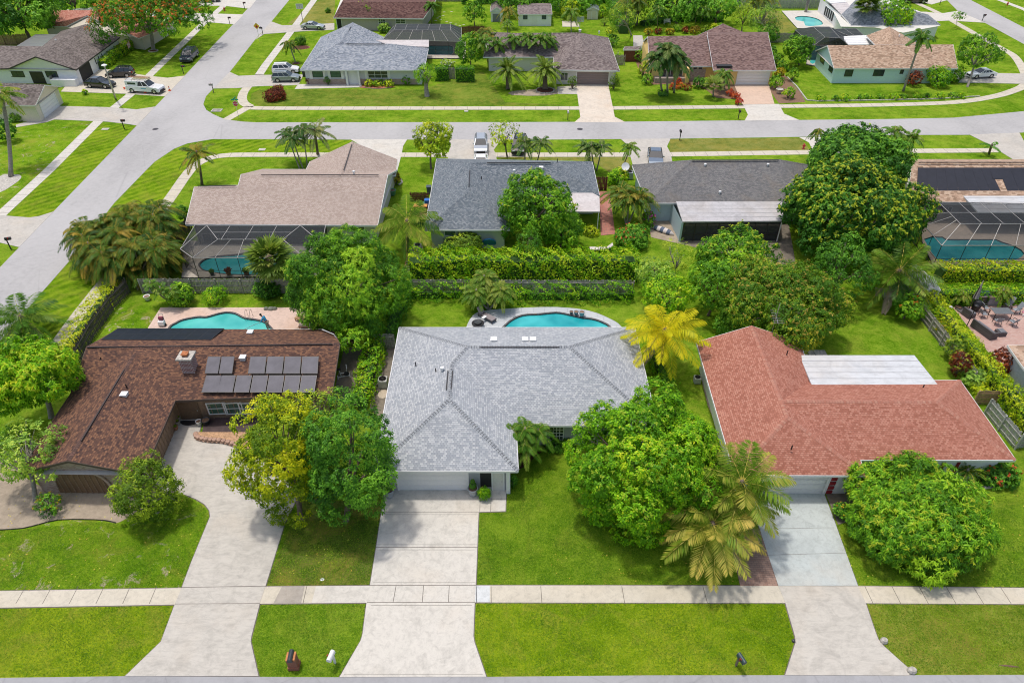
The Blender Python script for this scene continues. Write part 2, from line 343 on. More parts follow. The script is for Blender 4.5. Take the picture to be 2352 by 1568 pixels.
# ------------------------------------------------------------------ buildings
def inset(P, d):
    n = len(P); out = []
    for i in range(n):
        a, b, c = P[i-1], P[i], P[(i+1) % n]
        t1 = (b-a).normalized(); t2 = (c-b).normalized(); n1 = Vector((-t1.y, t1.x)); n2 = Vector((-t2.y, t2.x))
        cr = t1.x*t2.y - t1.y*t2.x
        if abs(cr) < 1e-3: out.append(b + n1*d); continue
        p1 = a + n1*d; p2 = b + n2*d; s = ((p2-p1).x*t2.y - (p2-p1).y*t2.x)/cr
        out.append(p1 + t1*s)
    return out
class House:
    def __init__(s, label, eave, ze, wall, ov=.55, group='single-storey houses of the neighbourhood', name='house', cat='house', wallpx=None, nowall=()):
        s.E = [e.to_2d() if isinstance(e, Vector) else G(*e, ze).to_2d() for e in eave]; s.ze = ze
        c = sum(s.E, Vector((0, 0)))/len(s.E)
        s.o = root(name, label, cat, (c.x, c.y, 0), 0, group)
        s.W = inset(s.E, ov); mb = MB(); zt = ze - .14
        for i in range(len(s.W)):
            if i in nowall: continue
            a, b = s.W[i], s.W[(i+1) % len(s.W)]; L = (b-a).length
            mb.face([(a.x, a.y, 0), (b.x, b.y, 0), (b.x, b.y, zt), (a.x, a.y, zt)], 0, [(0, 0), (L, 0), (L, zt), (0, zt)])
        s.walls = mb.build('wall', wall, s.o); s.wm = wall
        t = tessellate_polygon([[v.to_3d() for v in s.E]]); mb = MB(); mb.mesh([(v.x, v.y, ze-.135) for v in s.E], [tuple(x) for x in t]); mb.build('soffit', OFFW, s.o)
    def wl(s, i): return s.W[i], s.W[(i+1) % len(s.W)]
    def roof(s, V, F, m, fascia=WHITE, cap=None, capm=None, name='roof', thick=.10, vent=None):
        P = {k: G(*v) if not isinstance(v, Vector) else v for k, v in V.items()}
        mb = MB(); edges = {}; norms = []
        for fi, f in enumerate(F):
            q = [P[k] for k in f]; nr = Vector((0, 0, 0))
            for i in range(len(q)):
                a, b = q[i], q[(i+1) % len(q)]; nr += a.cross(b)
            nr.normalize()
            if nr.z < 0: q.reverse(); f = f[::-1]; nr = -nr
            norms.append(nr)
            for i in range(len(f)): edges.setdefault(frozenset((f[i], f[(i+1) % len(f)])), []).append((fi, f[i], f[(i+1) % len(f)]))
            h = Vector((0, 0, 1)).cross(nr); h = h.normalized() if h.length > 1e-4 else Vector((1, 0, 0)); up = nr.cross(h)
            tr = tessellate_polygon([[Vector((p.x, p.y, 0)) for p in q]]) if len(q) > 3 else [(0, 1, 2)]
            for x in tr:
                x = tuple(x); A_, B_, C_ = (q[k] for k in x)
                if (B_.x-A_.x)*(C_.y-A_.y)-(B_.y-A_.y)*(C_.x-A_.x) < 0: x = x[::-1]
                mb.face([q[k] for k in x], 0, [(q[k].dot(h), q[k].dot(up)) for k in x])
                mb.face([q[k] - Vector((0, 0, thick)) for k in reversed(x)], 0, [(0, 0)]*3)
        fb = MB(); cb = MB(); D = Vector((0, 0, thick))
        for e, L in edges.items():
            if len(L) == 1:
                _, a, b = L[0]; a, b = P[a], P[b]
                mb.face([a, a-D, b-D, b], 0, [(0, 0)]*4)
                t = (b-a); t.z = 0
                if t.length < 1e-4: continue
                t.normalize(); n = Vector((t.y, -t.x, 0)); o1 = n*.004; o2 = n*.045; zu = Vector((0, 0, -.012)); zd = Vector((0, 0, -.19))
                A = [a+o1+zu, b+o1+zu, b+o2+zu, a+o2+zu]; B = [p + zd for p in A]
                fb.mesh(A+B, [(0, 1, 2, 3), (7, 6, 5, 4), (3, 2, 6, 7), (1, 0, 4, 5), (0, 3, 7, 4), (2, 1, 5, 6)])
            elif len(L) == 2 and cap:
                (f1, a, b), (f2, _, _) = L; a, b = P[a], P[b]; n1, n2 = norms[f1], norms[f2]
                t = (b-a).normalized(); d1 = t.cross(n1); d2 = t.cross(n2)   # in-plane perpendiculars
                if d1.z > -1e-3 and d2.z > -1e-3 and False: continue
                # convex when the other face falls below this one
                i1 = n1.cross(t)                                            # points into face 1
                if i1.z > .02: continue                                     # valley
                i2 = -(n2.cross(t)); 
                if i2.z > .02: continue
                u = .015
                top = [a+Vector((0, 0, .045)), b+Vector((0, 0, .045))]
                for i_, n_ in ((i1, n1), (i2, n2)):
                    q = [top[0], top[1], b+i_*cap+n_*u, a+i_*cap+n_*u]; Ln = (b-a).length
                    uv = [(0, 0), (0, Ln), (cap, Ln), (cap, 0)]
                    nn = (q[1]-q[0]).cross(q[2]-q[0])
                    if nn.z < 0: q.reverse(); uv.reverse()
                    cb.face(q, 0, uv)
        r = mb.build(name, m, s.o); fb.build('fascia', fascia, s.o)
        if cb.f: cb.build('ridge_cap', capm or m, r)
        if vent:
            vb = MB()
            for a, b, w_ in vent: A, B = G(*a), G(*b); vb.bar(A+Vector((0, 0, .03)), B+Vector((0, 0, .03)), w_, .06)
            vb.build('ridge_vent', BRONZE, r)
        s.P = P; s.r = r; return r
    def gable(s, l, a, r, d=.5, m=None):     # triangle wall under a rake: left eave vertex, apex, right eave vertex (of the roof), set back by d
        P = s.P; L, A, Rr = P[l].copy(), P[a].copy(), P[r].copy(); t = (Rr-L).normalized(); n = Vector((-t.y, t.x, 0)).normalized()
        up = Vector((0, 0, -.10)); L += n*d + up + t*.5*0; Rr += n*d + up; A += n*d + up
        MB().mesh([L, Rr, A, L+n*.1, Rr+n*.1, A+n*.1], [(0, 1, 2), (5, 4, 3), (0, 2, 5, 3), (2, 1, 4, 5), (1, 0, 3, 4)]).build('gable_wall', m or s.wm, s.o)
    def on(s, i, px, py, d=0):
        a, b = s.wl(i) if isinstance(i, int) else i
        t = (b-a).normalized(); n = Vector((t.y, -t.x)); a2 = a + n*d
        u, f, dn = ray(px, py); k = (a2.x*n.x + a2.y*n.y)/(u*n.x + f*n.y)
        p = Vector((u*k, f*k, CAM_H + dn*k)); return (p.to_2d()-a2).dot(t), p.z
    def frame(s, i):
        a, b = s.wl(i) if isinstance(i, int) else i
        t = (b-a).normalized(); n = Vector((t.y, -t.x)); return a, t, n
    def wbox(s, mb, i, s0, s1, z0, z1, d0, d1, mi=0):
        a, t, n = s.frame(i); q = []
        for ss, zz, dd in ((s0, z0, d0), (s1, z0, d0), (s1, z1, d0), (s0, z1, d0), (s0, z0, d1), (s1, z0, d1), (s1, z1, d1), (s0, z1, d1)):
            p = a + t*ss + n*dd; q.append((p.x, p.y, zz))
        return mb.mesh(q, [(3, 2, 1, 0), (4, 5, 6, 7), (0, 1, 5, 4), (1, 2, 6, 5), (2, 3, 7, 6), (3, 0, 4, 7)], mi)
    def rect(s, i, x0, y0, x1, y1):
        A = s.on(i, x0, y1); B = s.on(i, x1, y0); C = s.on(i, x0, y0)
        return min(A[0], B[0]), max(A[0], B[0]), max(0.0, min(A[1], B[1])), max(A[1], B[1])
    def window(s, i, x0, y0, x1, y1, cols=2, rows=1, fm=WHITE, gm=None, name='window', sz=None, fw=.07, base=None):
        s0, s1, z0, z1 = s.rect(i, x0, y0, x1, y1) if sz is None else sz
        mb = MB(); s.wbox(mb, i, s0, s1, z0, z1, -.02, .03); w_ = mb.build(name, gm or GLASS, s.o)
        f = MB(); d = .035, .075
        for q in ((s0-fw, s0, z0-fw, z1+fw), (s1, s1+fw, z0-fw, z1+fw), (s0, s1, z1, z1+fw), (s0, s1, z0-fw, z0)): s.wbox(f, i, *q, -.02, .07)
        for k in range(1, cols): x = s0+(s1-s0)*k/cols; s.wbox(f, i, x-fw*.35, x+fw*.35, z0, z1, .03, .055)
        for k in range(1, rows): x = z0+(z1-z0)*k/rows; s.wbox(f, i, s0, s1, x-fw*.3, x+fw*.3, .03, .06)
        f.build('window_frame' if name == 'window' else 'frame', fm, w_); return w_
    def door(s, i, x0, y0, x1, y1, m=WHITE, fm=WHITE, name='door', sz=None):
        s0, s1, z0, z1 = s.rect(i, x0, y0, x1, y1) if sz is None else sz; z0 = 0
        mb = MB(); s.wbox(mb, i, s0, s1, z0, z1, -.02, .04)
        for zz in ((.15, .9), (1.05, z1-.15)):
            w2 = (s1-s0)/2
            for k in (0, 1): s.wbox(mb, i, s0+w2*k+.08, s0+w2*(k+1)-.08, *zz, .04, .055)
        d = mb.build(name, m, s.o); h = MB(); s.wbox(h, i, s1-.14, s1-.08, .95, 1.05, .055, .11); h.build('handle', METAL, d)
        f = MB(); s.wbox(f, i, s0-.08, s0, 0, z1+.08, -.02, .07); s.wbox(f, i, s1, s1+.08, 0, z1+.08, -.02, .07); s.wbox(f, i, s0, s1, z1, z1+.08, -.02, .07); f.build('door_frame', fm, d); return d
    def garage(s, i, x0, x1, m=WHITE, rows=4, cols=8, top=2.12, trim=None, sz=None):
        if sz is None: y = 0; s0 = s.on(i, x0[0], x0[1])[0]; s1 = s.on(i, x1[0], x1[1])[0]; s0, s1 = min(s0, s1), max(s0, s1)
        else: s0, s1 = sz
        mb = MB(); rh = top/rows
        for r in range(rows):
            s.wbox(mb, i, s0, s1, r*rh+.012, (r+1)*rh-.012, -.05, .03)
            for c in range(cols):
                cw = (s1-s0)/cols; s.wbox(mb, i, s0+c*cw+.09, s0+(c+1)*cw-.09, r*rh+.1, (r+1)*rh-.1, .03, .05)
        d = mb.build('garage_door', m, s.o); f = MB(); fw = .12
        s.wbox(f, i, s0-fw, s0, 0, top+fw, -.02, .09); s.wbox(f, i, s1, s1+fw, 0, top+fw, -.02, .09); s.wbox(f, i, s0, s1, top, top+fw, -.02, .09)
        f.build('door_frame', trim or WHITE, d); return d
    def band(s, i, s0, s1, z0, z1, m, name, d=.06):
        mb = MB(); s.wbox(mb, i, s0, s1, z0, z1, 0, d); return mb.build(name, m, s.o)
    def vents(s, L):                         # small roof vents: (px, py, z, kind)
        for px, py, z, k in L:
            p = G(px, py, z); mb = MB()
            if k == 'cap': mb.lathe(p + Vector((0, 0, -.15)), [(.09, 0), (.09, .35), (.17, .36), (.15, .48), (0, .52)], 10); mb.build('roof_vent', WHITE, s.r)
            elif k == 'box': mb.box(p + Vector((0, 0, .08)), (.42, .42, .3)); mb.box(p + Vector((0, -.02, .25)), (.5, .5, .05)); mb.build('roof_vent', WHITE, s.r)
            else: mb.lathe(p + Vector((0, 0, -.15)), [(.05, 0), (.05, .42), (.04, .42), (.04, .3)], 8); mb.build('vent_pipe', BRONZE, s.r)
def flat_roof(h, pts, m, thick=.14, name='patio_roof', seams=0, posts=None, edge=None):
    P = [G(*p) for p in pts]; mb = MB(); D = Vector((0, 0, thick))
    if sum(P[i].x*P[(i+1) % len(P)].y-P[(i+1) % len(P)].x*P[i].y for i in range(len(P))) < 0: P.reverse()
    t = tessellate_polygon([[Vector((p.x, p.y, 0)) for p in P]])
    def orient(a, b, c): return (a, b, c) if (P[b].x-P[a].x)*(P[c].y-P[a].y)-(P[b].y-P[a].y)*(P[c].x-P[a].x) > 0 else (a, c, b)
    t = [orient(*x) for x in t]; n = len(P)
    mb.mesh([tuple(p) for p in P] + [tuple(p-D) for p in P], t + [tuple(n+i for i in reversed(x)) for x in t] + [(i, n+i, n+(i+1) % n, (i+1) % n) for i in range(n)])
    o = mb.build(name, m, h.o)
    if len(pts) == 4:
        Q = [G(*p) for p in pts]; k = 5; sb = MB(); up = Vector((0, 0, .008))
        for j in range(1, k): sb.bar(Q[0].lerp(Q[3], j/k)+up, Q[1].lerp(Q[2], j/k)+up, .035, .02)
        sb.build('seam', SEAM, o)
    if posts:
        pb = MB()
        for px, py, z in posts: p = G(px, py, z); pb.bar((p.x, p.y, 0), (p.x, p.y, z-thick), .09)
        pb.build('roof_post', WHITE, h.o)
    return o
SEAM = plain('seam_grey', (.34, .34, .35), .8)
# ------------------------------------------------------------------ screened pool cage: ring of eave points, ring of upper points
def cage(label, low, up, zl, zu, posts_base=0.1, bar=.052, screen=SCREEN, frame=None, roof_cells=(4, 2), group='screened pool enclosures', dense=False, rail=True):
    """low: pixel points at height zl going round; up: matching points at zu (None = none). walls drop from low to the ground."""
    L = [G(x, y, zl) for x, y in low]; U = [G(x, y, zu) for x, y in up]
    c = sum(L, Vector((0, 0, 0)))/len(L); o = root('pool_enclosure', label, 'pool cage', (c.x, c.y, 0), 0, group)
    fm = frame or plain('cage_sunlit', (.42, .40, .38), .5, .2); f = MB(); sc = MB(); fw_ = MB(); n = len(L)
    for i in range(n):
        a, b = L[i], L[(i+1) % n]; g0, g1 = Vector((a.x, a.y, posts_base)), Vector((b.x, b.y, posts_base))
        f.bar(a, b, bar); fw_.bar(g0, g1, bar); fw_.bar(g0, a, bar)
        if rail: fw_.bar(g0+Vector((0, 0, .9)), g1+Vector((0, 0, .9)), bar*.7)
        sc.face([g0, g1, b, a]); u0, u1 = U[i], U[(i+1) % n]
        if u0 != u1: f.bar(u0, u1, bar)
        f.bar(a, u0, bar); q = [a, b, u1, u0] if (u0-u1).length > .01 else [a, b, u0]
        sc.face(q)
        k = max(1, round((b-a).length/2.4))
        for j in range(1, k):
            p = a.lerp(b, j/k); fw_.bar((p.x, p.y, posts_base), p, bar*.8)
            if (u0-u1).length > .3: f.bar(p, u0.lerp(u1, j/k), bar*.8)
    # top deck
    uniq = []
    for u in U:
        if not uniq or (u-uniq[-1]).length > .01: uniq.append(u)
    if len(uniq) > 2 and (uniq[0]-uniq[-1]).length < .01: uniq.pop()
    if len(uniq) >= 3:
        sc.face(uniq); xs = [u.x for u in uniq]; ys = [u.y for u in uniq]
        x0, x1, y0, y1 = min(xs), max(xs), min(ys), max(ys); k = max(1, round((x1-x0)/2.4))
        def clipseg(axis, val):
            pts = []
            for i in range(len(uniq)):
                a, b = uniq[i], uniq[(i+1) % len(uniq)]
                if (a[axis]-val)*(b[axis]-val) < 0: pts.append(a.lerp(b, (val-a[axis])/(b[axis]-a[axis])))
            return pts
        for j in range(1, k):
            q = clipseg(0, x0+(x1-x0)*j/k)
            if len(q) == 2: f.bar(q[0], q[1], bar*.8)
        q = clipseg(1, (y0+y1)/2)
        if len(q) == 2: f.bar(q[0], q[1], bar*.8)
    f.build('frame', fm, o); fw_.build('wall_frame', BRONZE, o); sc.build('screen', screen, o)  # roof bars coloured pale for the sun they catch, wall bars stay bronze
    return o
# ------------------------------------------------------------------ foliage
def quads_mesh(name, C, U, Wv, tint, mat, parent):
    """diamond leaves: centre C, half length vector U, half width vector Wv (N,3)."""
    n = len(C); off = np.array(OFF.get(parent.name, (0, 0, 0)))
    V = np.empty((n, 4, 3)); V[:, 0] = C-U; V[:, 1] = C+Wv+U*.1; V[:, 2] = C+U; V[:, 3] = C-Wv+U*.1; V -= off
    me = bpy.data.meshes.new(name); me.vertices.add(4*n); me.vertices.foreach_set('co', V.reshape(-1).astype(np.float32))
    me.loops.add(4*n); me.loops.foreach_set('vertex_index', np.arange(4*n, dtype=np.int32))
    me.polygons.add(n); me.polygons.foreach_set('loop_start', np.arange(0, 4*n, 4, dtype=np.int32)); me.polygons.foreach_set('loop_total', np.full(n, 4, dtype=np.int32))
    at = me.attributes.new('tint', 'FLOAT', 'FACE'); at.data.foreach_set('value', np.clip(tint, 0, 1).astype(np.float32))
    me.materials.append(mat); me.update(); me.validate(); return link(name, me, parent)
def unit(a): return a/np.maximum(np.linalg.norm(a, axis=-1, keepdims=True), 1e-9)
def rnd(n): return unit(RNG.normal(size=(n, 3)))
def orient_leaves(C, N, ls, asp, out=None, droop=0):
    n = len(C); r = out if out is not None else rnd(n)
    u = unit(r - (r*N).sum(1, keepdims=True)*N + 1e-4); u[:, 2] -= droop; u = unit(u); w_ = unit(np.cross(N, u)); s = ls*RNG.uniform(.7, 1.3, (n, 1))
    return C, u*s*.5, w_*s*.5*asp
def tufts(T, TN, tr, ls, asp, per, tt, up=.5, jit=.18, droop=.25):
    """clumps at T with outward normals TN: rosettes of leaves."""
    n = len(T)*per; idx = np.repeat(np.arange(len(T)), per)
    d = unit(rnd(n) + TN[idx]*.9); rr = tr*RNG.uniform(.25, 1, (n, 1))
    C = T[idx] + d*rr; N = unit(TN[idx]*.5 + d*.35 + np.array([0, 0, up]) + rnd(n)*.55)
    return orient_leaves(C, N, ls, asp, out=d, droop=droop) + (tt[idx] + RNG.normal(0, jit, n),)
def crown_pts(c, Rx, Rz, nl, lr, spacing, zmin=-.55, seed=0, sq=.15):
    """tuft positions over a lumpy crown made of nl lobes."""
    g = np.arange(nl)+.5; ph = np.arccos(1-g/nl*(1+abs(zmin))*.98); th = math.pi*(1+5**.5)*g + RNG.uniform(0, 6)
    D = np.stack([np.cos(th)*np.sin(ph), np.sin(th)*np.sin(ph), np.cos(ph)], 1) + RNG.normal(0, .13, (nl, 3)); D = unit(D)
    rad = RNG.uniform(1-sq*2.4, 1+sq*.5, (nl, 1))
    LR = lr*RNG.uniform(.7, 1.25, nl)*Rx; LC = D*np.array([Rx, Rx, Rz])*rad; LC *= (1-.30*lr); LC -= D*LR[:, None]*.5
    T = []; TN = []; TL = []
    for i in range(nl):
        k = max(6, int(4*math.pi*LR[i]**2/spacing**2*.62)); d = rnd(k*2); d = d[(d*D[i]).sum(1) > -.25][:k]
        p = LC[i] + d*LR[i]*RNG.uniform(.82, 1.08, (len(d), 1)); T.append(p); TN.append(unit(d*.8 + D[i]*.4)); TL.append(np.full(len(d), i))
    T = np.concatenate(T); TN = np.concatenate(TN); TL = np.concatenate(TL)
    # drop tufts buried inside other lobes
    q = T/np.array([Rx, Rx, Rz]); keep = (q**2).sum(1) > .30
    T, TN, TL = T[keep], TN[keep], TL[keep]
    return T + np.array(c), TN, TL, LC + np.array(c), LR
def solve_crown(cx, cy, wpx, hpx, zc):
    """centre height zc (None = stands on the ground) -> centre, radius, vertical radius."""
    z = 1.5 if zc is None else zc; Rz = 1
    for _ in range(8):
        P = G(cx, cy, z); s = ppm(P); Rr = wpx/2/s; al = math.atan2(CAM_H-z, P.y); h = hpx/2/s
        v = (h*h - (Rr*math.sin(al))**2); Rz = math.sqrt(v)/math.cos(al) if v > 0 else 0
        Rz = min(max(Rz, .5*Rr), 1.6*Rr)
        if zc is None: z = Rz*.82
        elif z < Rz*.85: z = Rz*.85
    return P, Rr, Rz
def trunk_mesh(parent, base, top, r0, lobes=None, bark=None, nlimb=7, bend=.25):
    b, t = Vector(base), Vector(top); mb = MB(); H = (t-b).length
    k = Vector((random.uniform(-bend, bend), random.uniform(-bend, bend), 0))
    pts = [b.lerp(t, i/5) + k*math.sin(math.pi*i/5) for i in range(6)]
    mb.tube([b+Vector((0, 0, -.05))]+pts, [r0*1.35]+[r0*(1-.09*i) for i in range(6)], 9)
    fork = pts[3]
    if lobes is not None:
        idx = list(range(len(lobes))); random.shuffle(idx)
        for i in idx[:nlimb]:
            e = Vector(lobes[i]); m = fork.lerp(e, .5) + Vector((random.uniform(-.3, .3), random.uniform(-.3, .3), .35))
            mb.tube([fork, fork.lerp(m, .5), m, m.lerp(e, .6), e], [r0*.5, r0*.42, r0*.3, r0*.2, r0*.1], 6)
            for _ in range(2):
                e2 = e + Vector([random.uniform(-.5, .5)*(t-b).length*.4 for _ in range(3)]); mb.tube([m, m.lerp(e2, .5)+Vector((0, 0, .15)), e2], [r0*.2, r0*.12, r0*.05], 5)
    return mb.build('trunk', bark or BARK, parent, smooth=True)
def tree(label, cx, cy, wpx, hpx, zc, mat, ls=.26, asp=.5, per=12, sp=.55, nl=34, lr=.34, cat='tree', name='tree', group=None, base=None, tint=.45, tv=.22, tipmat=None, tips=0, tr=.34,
         bark=None, sq=.15, trunk=True, droop=.25, jit=.16, zmin=-.55, r0=None, nlimb=8, up=.5):
    P, Rr, Rz = solve_crown(cx, cy, wpx, hpx, zc); c = np.array(P)
    if base: B = G(*base, 0)
    else: B = Vector((P.x, P.y, 0))
    o = root(name, label, cat, (B.x, B.y, 0), 0, group)
    T, TN, TL, LC, LR = crown_pts(c, Rr, Rz, nl, lr, sp, zmin=zmin, sq=sq)
    ok = T[:, 2] > .12; T, TN, TL = T[ok], TN[ok], TL[ok]
    lt = RNG.normal(0, tv, nl); tt = tint + lt[TL] + RNG.normal(0, .10, len(T))
    C, U, W_, t = tufts(T, TN, tr, ls, asp, per, tt, droop=droop, jit=jit, up=up)
    ok = C[:, 2] > .05; quads_mesh('crown' if trunk else 'foliage', C[ok], U[ok], W_[ok], t[ok], mat, o)
    if tips:
        k = RNG.choice(len(T), int(len(T)*tips), replace=False); k = k[TN[k, 2] > .05]
        C, U, W_, t = tufts(T[k]+TN[k]*tr*.7, TN[k], tr*.6, ls*.9, asp, 7, np.full(len(k), .5), droop=.1)
        quads_mesh('blossom' if tipmat.name.startswith('flower') else 'growth_and_lit_tops', C, U, W_, t, tipmat, o)  # real flushes and blossom, plus lighter upward tufts painting sunlit crown tops
    if trunk: trunk_mesh(o, (B.x, B.y, 0), (P.x, P.y, max(P.z*.9, .5)), r0 or max(.08, Rr*.055), LC, bark, nlimb=nlimb)
    else:
        mb = MB()
        for i in range(0, nl, max(1, nl//7)): e = Vector(LC[i]); mb.tube([(P.x, P.y, 0), Vector((P.x, P.y, .1)).lerp(e, .5), e], [.05, .035, .015], 5)
        mb.build('stem', BARK, o)
    return o
def shrub(label, cx, cy, wpx, hpx, mat, **k):
    k.setdefault('cat', 'shrub'); k.setdefault('name', 'shrub'); k.setdefault('nl', 16); k.setdefault('ls', .17); k.setdefault('sp', .32); k.setdefault('tr', .2); k.setdefault('per', 10); k.setdefault('lr', .42); k.setdefault('zmin', -.4)
    return tree(label, cx, cy, wpx, hpx, None, mat, trunk=False, **k)
def hedge(label, line, width, height, mat, ls=.2, asp=.5, dens=26, lump=.3, core=None, tint=.45, tv=.16, group=None, name='hedge', cat='hedge', z0=0, top=.0, tips=None, tipm=None):
    L = [G(*p).to_2d() for p in line]; c = sum(L, Vector((0, 0)))/len(L); o = root(name, label, cat, (c.x, c.y, 0), 0, group)
    P = []; N = []; cb = MB()
    for i in range(len(L)-1):
        a, b = L[i], L[i+1]; d = b-a; ln = d.length; t = d.normalized(); nn = Vector((-t.y, t.x))
        h = height; tot = 2*(h-z0)+width; k = int(ln*tot*dens*2.3)
        s = RNG.uniform(-.05, ln+.05, k); q = RNG.uniform(0, tot, k)
        sd = np.where(q < h-z0, -1, np.where(q > h-z0+width, 1, 0))
        z = np.where(sd == -1, z0+q, np.where(sd == 1, z0+tot-q, h)); lat = np.where(sd == 0, q-(h-z0)-width/2, sd*width/2)
        ph = i*3.1
        bul = lump*(np.sin(s*1.7+ph)*np.cos(z*2.1+s*.6)+.6*np.sin(s*4.3+z*3+lat*3))*.7 + RNG.normal(0, .07, k)
        nz = np.where(sd == 0, 1.0, .25); nl_ = np.where(sd == 0, lat*.8, sd*1.0)
        x = a.x + t.x*s + nn.x*(lat+sd*bul); y = a.y + t.y*s + nn.y*(lat+sd*bul); z = z + np.where(sd == 0, bul, 0)
        P.append(np.stack([x, y, z], 1)); N.append(np.stack([nn.x*nl_, nn.y*nl_, nz], 1))
        w2 = width*.5-.22-lump*.55
        cb.mesh([(*(p+nn*e), zz) for p in (a, b) for e in (-w2, w2) for zz in (z0, h-.25-lump*.7)], [(0, 1, 3, 2), (4, 6, 7, 5), (0, 4, 5, 1), (2, 3, 7, 6), (1, 5, 7, 3)])
    P = np.concatenate(P); N = unit(np.concatenate(N) + RNG.normal(0, .55, (len(P), 3))); ok = P[:, 2] > .03; P, N = P[ok], N[ok]
    pt = tint + tv*np.sin(P[:, 0]*1.9+P[:, 1]*1.3)*np.cos(P[:, 0]*.7+P[:, 2]*2) + RNG.normal(0, .17, len(P)) + top*(P[:, 2] > height-.25)
    C, U, W_ = orient_leaves(P, N, ls, asp, droop=.1)
    quads_mesh('foliage', C, U, W_, pt, mat, o)
    cb.build('branches', core or LEAFCORE, o)
    if tips:
        k = RNG.choice(len(P), int(len(P)*tips), replace=False); k = k[P[k, 2] > height*.5]
        C, U, W_ = orient_leaves(P[k]+N[k]*.06, N[k], ls*.9, asp); quads_mesh('growth_and_lit_tops', C, U, W_, np.full(len(k), .5), tipm, o)
    return o
# ------------------------------------------------------------------ palms
def frond_arrays(o, az, el, L, droop, nl, ll, lw, hang=.35, tint=.5, tipt=0.0, tmin=.10, fw=.9, twist=0):
    d = np.array([math.cos(el)*math.cos(az), math.cos(el)*math.sin(az), math.sin(el)])
    t = np.linspace(tmin, 1, nl); g = np.array([0, 0, -1.0])
    P = o + d*L*t[:, None]*(1-.12*t[:, None]) + g*droop*L*(t**2.0)[:, None]
    T = unit(d*(1-.24*t[:, None]) + g*droop*2*t[:, None]); side = unit(np.cross(T, np.array([0, 0, 1.0])+1e-3)); nrm = np.cross(side, T)
    if twist: side = unit(side*math.cos(twist)+nrm*math.sin(twist))
    pr = np.clip(np.sin(math.pi*(.12+.80*t))**.6, .15, 1)*ll; C = []; U = []; W_ = []; TT = []
    for sgn in (-1, 1):
        dr = unit(side*sgn + T*fw*(0.35+.75*t[:, None]) + g*hang + RNG.normal(0, .10, (nl, 3)))
        h = dr*pr[:, None]*.5
        C.append(P+h + g*0.02); U.append(h); wv = unit(np.cross(dr, nrm)+1e-4*T); wv = unit(T - (T*dr).sum(1, keepdims=True)*dr); W_.append(wv*lw*.5); TT.append(tint + tipt*t + RNG.normal(0, .07, nl))
    # rachis
    k = 7; s = np.linspace(0, .98, k+1); Q = o + d*L*s[:, None]*(1-.12*s[:, None]) + g*droop*L*(s**2)[:, None]
    mid = (Q[1:]+Q[:-1])/2; hv = (Q[1:]-Q[:-1])*.55; sv = unit(np.cross(hv, [0, 0, 1.0])); C.append(mid+np.array([0, 0, .02])); U.append(hv); W_.append(sv*(np.linspace(.045, .012, k)*max(1, lw/.07))[:, None]); TT.append(np.full(k, .82))
    return np.concatenate(C), np.concatenate(U), np.concatenate(W_), np.concatenate(TT)
def fan_arrays(o, az, el, pet, Rf, tint=.5, nseg=22):
    d = np.array([math.cos(el)*math.cos(az), math.cos(el)*math.sin(az), math.sin(el)]); c = o + d*pet + np.array([0, 0, -.15*pet])
    s = unit(np.cross(d, [0, 0, 1.0])+1e-4); n = np.cross(s, d); a = np.linspace(-2.1, 2.1, nseg)
    dr = unit(np.cos(a)[:, None]*d + np.sin(a)[:, None]*s + n*.12*np.abs(np.sin(a*5))[:, None] + np.array([0, 0, -.35]) + RNG.normal(0, .05, (nseg, 3)))
    ln = Rf*(.75+.25*np.cos(a))[:, None]*RNG.uniform(.85, 1.1, (nseg, 1)); U = dr*ln*.5; C = c+U; W_ = unit(np.cross(dr, n))*Rf*.085; TT = tint + RNG.normal(0, .08, nseg)
    pc = (o+c)/2; return (np.concatenate([C, pc[None]]), np.concatenate([U, ((c-o)*.55)[None]]), np.concatenate([W_, (s*.035)[None]]), np.concatenate([TT, [.9]]))
